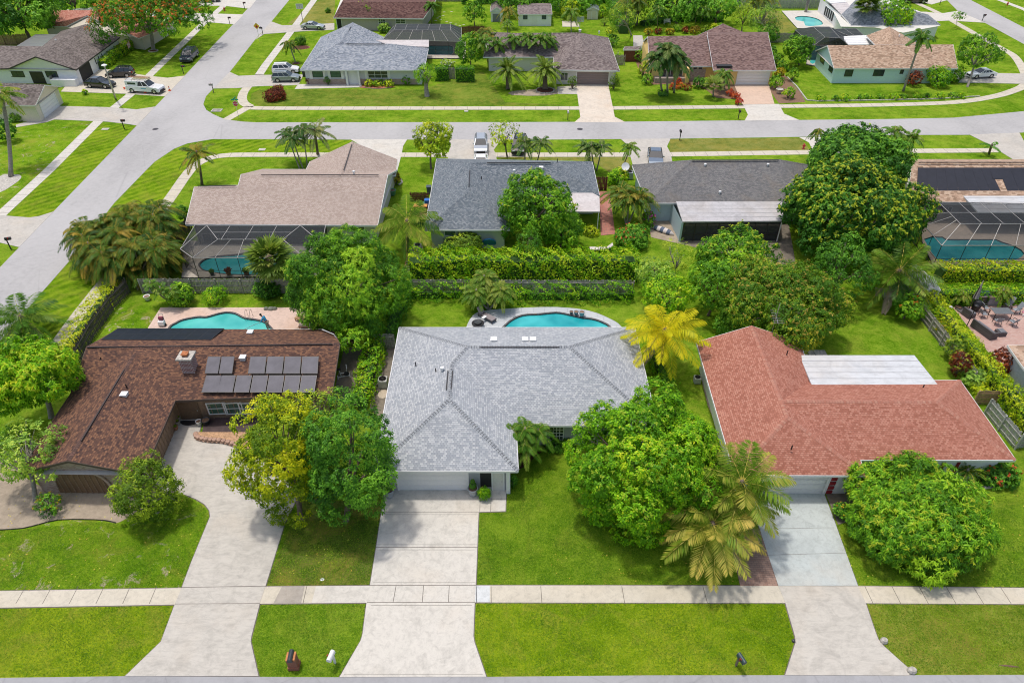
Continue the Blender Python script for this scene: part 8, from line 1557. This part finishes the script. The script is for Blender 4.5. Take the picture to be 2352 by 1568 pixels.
p = G(2275, 698, .04); o = root('counter', 'brown stone topped counter right of the gas grill', 'outdoor counter', tuple(p), -.1); mb = MB(); mb.box((0, 0, .45), (.9, .55, .9)); mb.build('base', plain('counter_grey', (.25, .25, .27)), o, local=True); mb = MB(); mb.box((0, 0, .93), (1.15, .75, .06)); mb.build('top', plain('counter_top', (.22, .16, .13), .6, var=.3), o, local=True)
p = G(2220, 749, .035); o = root('patio_lamp', 'slim black patio lamp post beside the wicker armchair', 'lamp post', tuple(p), .0); mb = MB(); mb.tube([(0, 0, 0), (0, 0, 2.2)], .04, 8); mb.build('post', BLACK, o, local=True); mb = MB(); mb.lathe((0, 0, 2.15), [(.06, 0), (.18, .1), (.2, .2), (.05, .26), (0, .3)], 10); mb.build('lamp_head', BLACK, o, local=True)
p = G(2182, 708); o = root('garden_ball', 'white round stone at the patio corner', 'garden stone', tuple(p)); mb = MB(); mb.lathe((0, 0, 0), [(.1, 0), (.18, .12), (.15, .24), (0, .3)], 10); mb.build('stone', WHITE, o, local=True, smooth=True)
p = G(2350, 722, .04); o = root('tricycle', 'small pink childs tricycle at the right edge of the patio', 'tricycle', tuple(p), .4); PKM = plain('trike_pink', (.7, .25, .35)); mb = MB(); mb.bar((-.3, 0, .3), (.25, 0, .35), .05); mb.bar((.25, 0, .2), (.2, 0, .62), .04); mb.bar((.2, -.2, .62), (.2, .2, .62), .03); mb.box((-.2, 0, .36), (.2, .18, .05)); mb.build('frame', PKM, o, local=True)
for x, y, r_ in ((.28, 0, .2), (-.32, .2, .13), (-.32, -.2, .13)): mb = MB(); mb.tube([(x, y-.02, r_), (x, y+.02, r_)], r_, 12); mb.build('wheel', WHITE, o, local=True)
# tub, kayak, discs
p = G(2043, 690, .0); o = root('bathtub', 'pale claw foot bathtub standing under the coconut palm', 'bathtub', (p.x, p.y, 0), .05); mb = MB(); mb.lathe((0, 0, .15), [(.45, 0), (.62, .15), (.75, .5), (.80, .52), (.72, .5), (.55, .12), (0, .08)], 20, sx=1.15, sy=.55); mb.build('basin', plain('enamel', (.50, .54, .55), .25), o, local=True, smooth=True)
for sx in (-1, 1):
    for sy in (-1, 1): mb = MB(); mb.tube([(sx*.45, sy*.2, .18), (sx*.5, sy*.24, 0)], [.05, .03], 6); mb.build('foot', DKP, o, local=True)
a_, b_ = G(1497, 520, .2), G(1548, 538, .2); m_ = (a_+b_)/2; o = root('kayak', 'covered white and blue striped jet ski like craft lying in the side yard', 'watercraft', (m_.x, m_.y, 0), math.atan2(b_.y-a_.y, b_.x-a_.x)); Lk = (b_-a_).length
for j in range(7):
    mb = MB(); xs = [-Lk/2+Lk*j/7, -Lk/2+Lk*(j+1)/7]; ring = []
    for x in xs: w_ = .42*math.sqrt(max(.02, 1-(x/(Lk/2))**2)); ring.append([(x, w_*math.cos(math.pi*k/8), .12+w_*1.1*math.sin(math.pi*k/8)) for k in range(9)] + [(x, 0, 0)])
    n = 10; mb.mesh(ring[0]+ring[1], [(k, (k+1) % n, n+(k+1) % n, n+k) for k in range(n)]+([tuple(range(n))] if j == 0 else [])+([tuple(range(n, 2*n))] if j == 6 else [])); mb.build('cover_panel', WCU if j % 2 == 0 else plain('cover_blue', (.10, .13, .2), .7), o, local=True, smooth=True)
p = G(1124, 572); o = root('wading_pool', 'round blue disc shaped tub leaning against the croton hedge', 'wading pool', tuple(p+Vector((0, 0, 0)))); mb = MB(); T_ = Matrix.Rotation(R(-60), 3, 'X'); k = 20; rr_ = .75; vs = [T_ @ Vector((r_*math.cos(2*math.pi*i/k), r_*math.sin(2*math.pi*i/k), zz)) + Vector((0, 0, .75)) for r_, zz in ((rr_, 0), (rr_, .14), (rr_*.92, .14), (rr_*.9, .05)) for i in range(k)]
mb.mesh(vs, [(j*k+i, j*k+(i+1) % k, (j+1)*k+(i+1) % k, (j+1)*k+i) for j in range(3) for i in range(k)] + [tuple(reversed(range(k))), tuple(range(3*k, 4*k))]); mb.build('tub', plain('tub_blue', (.02, .18, .42), .4), o, local=True)
# swing bench, exercise bike, a/c units, bins, ladder rail
def acunit(label, px, py, s_=.8, m=None):
    p = G(px, py); o = root('air_conditioner', label, 'air conditioner', tuple(p), 0, 'air conditioning units'); m = m or plain('ac_beige', (.50, .50, .47), .6); mb = MB(); mb.box((0, 0, s_/2+.05), (s_, s_, s_)); mb.build('casing', m, o, local=True, bevel=.03); mb = MB(); mb.lathe((0, 0, s_+.06), [(s_*.42, 0), (s_*.42, .03), (s_*.36, .03), (s_*.34, 0), (0, 0)], 18)
    for k in range(6): mb.box((0, 0, s_+.075), (s_*.8, .02, .015), rz=math.pi*k/6)
    mb.build('fan_grille', BRONZE, o, local=True)
acunit('pale round topped condenser beside the windblown coconut palm', 960, 578); acunit('grey condenser at the rear corner of the dark grey roof house', 1444, 410, .9, plain('ac_grey', (.35, .38, .42))); acunit('small condenser beside the terracotta house side wall', 1600, 878, .55); acunit('condenser left of the central grey house wall', 881, 886, .75)
p = G(790, 865); o = root('exercise_bike', 'white exercise bike in the narrow side yard of the brown house', 'exercise bike', tuple(p), .3); mb = MB(); mb.bar((-.5, 0, .05), (.5, 0, .05), .07); mb.bar((-.2, 0, .05), (-.3, 0, .85), .06); mb.bar((.2, 0, .05), (.35, 0, 1.05), .06); mb.bar((-.25, 0, .45), (.25, 0, .4), .06); mb.bar((.35, -.28, 1.05), (.35, .28, 1.05), .05); mb.bar((-.5, -.25, .05), (-.5, .25, .05), .06); mb.bar((.5, -.25, .05), (.5, .25, .05), .06); mb.build('frame', WHITE, o, local=True); mb = MB(); mb.box((-.3, 0, .9), (.3, .22, .08)); mb.build('saddle', BLACK, o, local=True); mb = MB(); mb.tube([(.25, -.04, .3), (.25, .04, .3)], .22, 14); mb.build('flywheel', DKP, o, local=True)
p = G(1595, 55-2); o = root('garden_bench', 'white garden bench among the palms behind the yellow house', 'bench', tuple(G(1532, 56)), .2); mb = MB(); mb.box((0, 0, .45), (1.5, .5, .06)); mb.build('seat', WHITE, o, local=True); mb = MB(); mb.box((0, .25, .8), (1.5, .05, .45)); mb.build('backrest', WHITE, o, local=True)
for sx in (-1, 1):
    for sy in (-.2, .22): mb = MB(); mb.bar((sx*.65, sy, 0), (sx*.65, sy, .45), .06); mb.build('leg', WHITE, o, local=True)
o = root('agave', 'blue grey agave with pointed leaves in the garden bed', 'agave', tuple(G(1554, 72))); nn = 60; az = RNG.uniform(0, 6.28, nn); ee = RNG.uniform(.2, 1.3, nn); d = np.stack([np.cos(az)*np.cos(ee), np.sin(az)*np.cos(ee), np.sin(ee)], 1); gp = np.array(G(1554, 72)); U = d*.75; C = gp+U; W_ = unit(np.cross(d, [0, 0, 1.0]))*.12; quads_mesh('leaves', C, U, W_, RNG.uniform(.3, .8, nn), LM_GREYG, o)
# roof top dish and antenna
p = G(1436, 388, 2.2); p0 = G(1436, 400); o = root('satellite_dish', 'white satellite dish at the corner of the dark grey roof', 'satellite dish', (p.x, p.y, 0)); mb = MB(); mb.tube([(0, 0, 0), (0, 0, 2.4)], .03, 6); mb.build('mast', METAL, o, local=True); mb = MB(); T_ = Matrix.Rotation(R(55), 3, 'X'); k = 16; mb.mesh([T_ @ Vector((r_*math.cos(2*math.pi*i/k), r_*math.sin(2*math.pi*i/k), r_*r_*.35)) + Vector((0, 0, 2.5)) for r_ in (.02, .25, .5) for i in range(k)], [(j*k+i, j*k+(i+1) % k, (j+1)*k+(i+1) % k, (j+1)*k+i) for j in range(2) for i in range(k)]); mb.build('dish', WHITE, o, local=True, smooth=True)
p = G(1771, 768, 3.2); o = root('tv_antenna', 'tall thin television antenna mast at the terracotta roof back corner', 'antenna', (p.x, p.y, 0)); mb = MB(); mb.tube([(0, 0, 0), (0, 0, 6.4)], .03, 6); mb.build('mast', METAL, o, local=True); mb = MB(); mb.bar((-.1, -.9, 5.0), (.1, .9, 5.2), .03)
for k in range(9): mb.bar((-.45+k*.02, -.8+k*.2, 5.02+k*.02), (.45-k*.02, -.8+k*.2, 5.02+k*.02), .02)
mb.build('elements', METAL, o, local=True)
p = G(806, 772, 3.6); o = root('roof_mast', 'bent white antenna mount at the back corner of the brown roof', 'antenna', (p.x-1.2, p.y, 3.3)); mb = MB(); mb.tube([(0, 0, 0), (-.2, 0, .5), (-.9, 0, .9), (-1.1, 0, 1.0)], .04, 6); mb.build('mast', WHITE, o, local=True)
# flag
p = G(287, 102, 2.6); o = root('flag', 'striped flag hanging from the corner of the white gabled house', 'flag', (p.x, p.y, 0)); mb = MB(); mb.bar((0, 0, 2.3), (1.1, -.3, 3.3), .04); mb.build('pole', METAL, o, local=True)
for k in range(7): mb = MB(); mb.face([(.45+.09*k, -.2, 2.75+.09*k-1.0), (.54+.09*k, -.22, 2.83+.09*k-1.0), (.54+.09*k, -.22, 2.83+.09*k), (.45+.09*k, -.2, 2.75+.09*k)]); mb.build('stripe', plain('flag_red2', (.5, .05, .07)) if k % 2 == 0 else WHITE, o, local=True)
# stones, stepping stones, debris, tree rings
def stone(label, px, py, w_, d_, h=.12, m=None, group=None, name='stone', cat='stone', ang=0):
    p = G(px, py); o = root(name, label, cat, tuple(p), ang, group); mb = MB(); mb.lathe((0, 0, -.03), [(.5, 0), (.5, h*.6), (.38, h), (0, h+.03)], 9, sx=w_, sy=d_); mb.build('block', m or STONE, o, local=True)
stone('pale boulder at the bend of the right driveway apron', 2029, 1473, .45, .4, .3, group='boulders at the driveway apron'); stone('round pale boulder at the street end of the right driveway', 2093, 1541, .55, .42, .3, group='boulders at the driveway apron')
stone('flat pale triangular slab on the lawn between the driveways', 740, 1330, .5, .4, .03, WHITE); stone('small dark stone at the left bend of the right driveway', 1822, 1472, .22, .2, .18, DKP); stone('flat light slab beside the central house left wall', 880, 905, .9, 1.1, .1, plain('slab_tan', (.5, .42, .32)), name='paving_slab', cat='paving slab')
stone('brown curved palm husk lying on the right verge', 2318, 1529, 1.2, .14, .06, plain('husk', (.16, .09, .06)), name='palm_husk', cat='palm husk', ang=-.1)
for i, (x, y) in enumerate([(1001, 48), (1005, 42), (1010, 38), (1018, 36), (1026, 50), (1035, 53), (1047, 56), (1056, 59), (1065, 57), (1012, 46), (1020, 28), (1037, 27)]): stone('pale stepping stone beside the maroon house, ' + ('first from its wall corner', 'second of the left column', 'third of the left column', 'top of the left column', 'right of the column', 'in the diagonal row, nearest the column', 'middle of the diagonal row', 'near the diagonal row end', 'last of the diagonal row', 'just left of the diagonal row start', 'alone at the upper lawn, left', 'alone at the upper lawn, right')[i], x, y, .7, .5, .04, group='stepping stones beside the maroon house', name='stepping_stone', cat='stepping stone')
def ring(label, px, py, r_, m, h=.15, sx=1, n=22):
    p = G(px, py); o = root('tree_ring', label, 'garden edging', tuple(p), 0, 'edging rings round tree bases'); mb = MB()
    for k in range(n): a_ = 2*math.pi*k/n; mb.box((r_*math.cos(a_)*sx, r_*math.sin(a_), h/2), (2*math.pi*r_/n*.85, .16, h), rz=a_+math.pi/2)
    mb.build('edging_blocks', m, o, local=True, bevel=.02); mb = MB(); mb.lathe((0, 0, .02), [(r_*.95, 0), (r_*.95, .04), (0, .05)], 20, sx=sx); mb.build('mulch', MULCH, o, local=True)
ring('pale block ring round the poinciana trunk', 352, 118, .85, STONE); ring('terracotta mulch ring under the cycad bush at top left', 691, 110, 1.3, TERRA, .06, 1.3); ring('terracotta mulch ring under the small drooping palm', 680, 146, .6, TERRA, .06); ring('stone ring round the right date palm', 1252, 208, 1.5, STONE, .12)
def wall_strip(label, line, h, t, m, name='garden_edging', cat='garden edging', group=None):
    L = [G(*q) for q in line]; c = sum(L, Vector((0, 0, 0)))/len(L); o = root(name, label, cat, (c.x, c.y, 0), 0, group); mb = MB()
    for i in range(len(L)-1):
        a, b = L[i], L[i+1]; k = max(1, round((b-a).length/.5))
        for j in range(k): p, q = a.lerp(b, j/k), a.lerp(b, (j+.94)/k); hh = h*random.uniform(.85, 1.1); mb.bar(p+Vector((0, 0, hh/2)), q+Vector((0, 0, hh/2)), t, hh)
    mb.build('edging_blocks', m, o)
wall_strip('low stone border turning the corner of the aqua house lawn', [(1808, 178), (1830, 200), (1853, 231), (1875, 233), (2020, 231), (2150, 228), (2250, 222)], .14, .2, STONE)
wall_strip('black plastic edging between the sandy bed and the left lawn', smooth_px([(0, 1217), (54, 1213), (90, 1204), (135, 1194), (195, 1193), (240, 1195), (267, 1201)], 2, False), .08, .05, BLACK); wall_strip('low stone border right of the terracotta house shrubs', [(2205, 1118), (2250, 1121), (2312, 1116)], .12, .2, STONE)
wall_strip('stone border at the terracotta mulch bed of the porch', smooth_px([(826, 200), (845, 203), (870, 205), (900, 202)], 2, False), .12, .15, BRK); wall_strip('curved border beside the croton at the pink tan house', [(916, 425), (924, 420), (920, 412)], .12, .2, STONE)
# recycling bins and odds beside houses
def bin_(label, px, py, m, h=1.0):
    p = G(px, py); o = root('wheelie_bin', label, 'rubbish bin', tuple(p), random.uniform(-.3, .3), 'rubbish bins'); mb = MB(); mb.mesh([(x*s_, y*s_, z) for z, s_ in ((0, .8), (h*.92, 1)) for x, y in ((-.28, -.3), (.28, -.3), (.28, .3), (-.28, .3))], [(3, 2, 1, 0), (0, 1, 5, 4), (1, 2, 6, 5), (2, 3, 7, 6), (3, 0, 4, 7), (4, 5, 6, 7)]); mb.build('bin', m, o, local=True); mb = MB(); mb.box((0, 0, h*.95), (.62, .66, .07)); mb.build('lid', m, o, local=True, bevel=.02)
bin_('dark bin with blue lid beside the slate blue house', 986, 444, plain('bin_navy', (.06, .09, .14))); bin_('bright blue bin behind the orange workbench', 982, 475, plain('bin_blue', (.02, .14, .5))); bin_('dark green bin near the blue one', 972, 478, plain('bin_green', (.03, .16, .13)), .7); bin_('blue bin at the corner of the cream garage', 138, 237, plain('bin_blue', (.02, .14, .5))); bin_('small dark bin behind the compact cars', 699, 176, DKP)
p = G(967, 487); o = root('workbench', 'orange topped wooden workbench beside the slate blue house', 'workbench', tuple(p)); mb = MB(); mb.box((0, 0, .85), (1.6, .7, .07)); mb.build('bench_top', plain('bench_orange', (.6, .28, .06)), o, local=True)
for sx in (-1, 1):
    for sy in (-1, 1): mb = MB(); mb.box((sx*.7, sy*.28, .42), (.08, .08, .82)); mb.build('leg', WOODR, o, local=True)
o = root('ladder', 'long red orange ladder lying on trestles beside the mango tree', 'ladder', tuple(G(942, 605)+Vector((0, 0, .5)))); a_, b_ = G(952, 568), G(936, 640); o.rotation_euler.z = math.atan2(b_.y-a_.y, b_.x-a_.x); ladder_mesh(o, (b_-a_).length*.9, .7, plain('ladder_red', (.42, .13, .09), .6))
for j, t_ in enumerate((-.3, .3)): mb = MB(); x = (b_-a_).length*t_; mb.bar((x, -.4, -.02), (x, -.4, -.5), .06); mb.bar((x, .4, -.02), (x, .4, -.5), .06); mb.bar((x, -.4, -.05), (x, .4, -.05), .05); mb.build('trestle', WOODR, o, local=True)
p = G(1427, 132); o = root('motorcycle', 'covered dark bicycle standing by the grey gate left of the lean-to shed', 'bicycle', (p.x-.6, p.y+.5, 0), 1.5); mb = MB()
for x in (-.55, .55): mb.tube([(x+.33*math.cos(2*math.pi*k/16), 0, .34+.33*math.sin(2*math.pi*k/16)) for k in range(17)], .025, 6)
o.name = 'bicycle'; mb.build('wheel', TYRE, o, local=True); mb = MB(); mb.bar((-.55, 0, .34), (-.1, 0, .3), .04); mb.bar((-.1, 0, .3), (.4, 0, .75), .04); mb.bar((-.2, 0, .85), (-.1, 0, .3), .04); mb.bar((.4, 0, .85), (.55, 0, .34), .04); mb.bar((.38, -.25, .95), (.38, .25, .95), .03); mb.build('frame', METAL, o, local=True); mb = MB(); mb.box((-.2, 0, .9), (.25, .14, .06)); mb.build('saddle', BLACK, o, local=True)
p = G(1926, 1125); o = root('wooden_figure', 'small carved wooden figure by the red shutter blocks of the terracotta house', 'garden ornament', (p.x-.4, p.y+.2, .05)); mb = MB(); mb.lathe((0, 0, 0), [(.16, 0), (.18, .3), (.12, .45), (.15, .6), (.1, .78), (0, .84)], 9); mb.build('body', WOODT, o, local=True, smooth=True)
hoop('white freestanding netball hoop beside the little concrete pad', 1331, 72, 2.2, c=WHITE)
wall_strip('paved pad edge under the swing at the white roof corner of the terracotta house', [(1842, 812), (1898, 812)], .1, .8, STONE, name='paving_slab', cat='paving slab')
# ================================================================== TURF TEXTURE AND LITTER
def inpoly(x, y, P):
    c = np.zeros(len(x), bool); n = len(P)
    for i in range(n):
        a, b = P[i], P[(i+1) % n]; m = ((a.y > y) != (b.y > y)) & (x < (b.x-a.x)*(y-a.y)/((b.y-a.y) or 1e-9)+a.x); c ^= m
    return c
TUFT = leafmat('turf_blades', (.06, .16, .004), (.16, .33, .006), (.34, .46, .02), trans=.2); LIT = leafmat('leaf_litter', (.12, .07, .03), (.30, .19, .07), (.50, .38, .12), trans=.1)
def scatter(name, label, polys, dens, ls, mat, flat, tv=.25, cl=0):
    o = root(name, label, None); o['kind'] = 'stuff'; A = []
    for pp in polys:
        P = [G(*q).to_2d() for q in pp]; x0, x1 = min(p.x for p in P), max(p.x for p in P); y0, y1 = min(p.y for p in P), max(p.y for p in P); n = int((x1-x0)*(y1-y0)*dens)
        x = RNG.uniform(x0, x1, n); y = RNG.uniform(y0, y1, n); k = inpoly(x, y, P); A.append(np.stack([x[k], y[k], np.full(k.sum(), .03)], 1))
    C = np.concatenate(A); v = np.sin(C[:, 0]*1.3+np.sin(C[:, 1]*.9)*2)*np.cos(C[:, 1]*1.1+C[:, 0]*.4)
    if cl: k = RNG.uniform(-1, 1, len(C)) < v*1.4-.3; C = C[k]; v = v[k]
    N = unit(rnd(len(C))*flat+np.array([0, 0, 1.0])); c, U, W_ = orient_leaves(C, N, ls, .28 if not cl else .6)
    quads_mesh('blades' if not cl else 'fallen_leaves', c, U, W_, .5+.22*v+RNG.normal(0, tv, len(C)), mat, o)
LAWNS = [[(-40, 1400), (400, 1390), (370, 1474), (292, 1550), (-40, 1554)], [(-40, 1222), (60, 1216), (200, 1198), (268, 1203), (345, 1200), (420, 1134), (470, 1165), (480, 1188), (416, 1347), (-40, 1356)], [(655, 1200), (875, 1180), (849, 1343), (612, 1345)],
         [(599, 1388), (841, 1386), (829, 1470), (782, 1553), (596, 1550), (578, 1473)], [(1102, 1180), (1162, 1176), (1168, 1125), (1300, 1042), (1330, 1150), (1500, 1250), (1690, 1343), (1095, 1342)], [(1093, 1385), (1800, 1385), (1825, 1471), (1802, 1548), (1118, 1552), (1090, 1467)],
         [(1905, 1210), (1950, 1200), (2330, 1130), (2400, 1130), (2400, 1349), (1973, 1344)], [(1990, 1386), (2400, 1388), (2400, 1547), (2095, 1545), (2019, 1470)]]
scatter('grass', None, LAWNS, 420, .085, TUFT, .9)
scatter('leaf_litter', None, [LAWNS[1], LAWNS[2], [(1300, 1250), (1700, 1250), (1700, 1340), (1200, 1340)], LAWNS[6], [(0, 1050), (280, 1120), (270, 1195), (0, 1210)]], 4, .11, LIT, .3, cl=1)
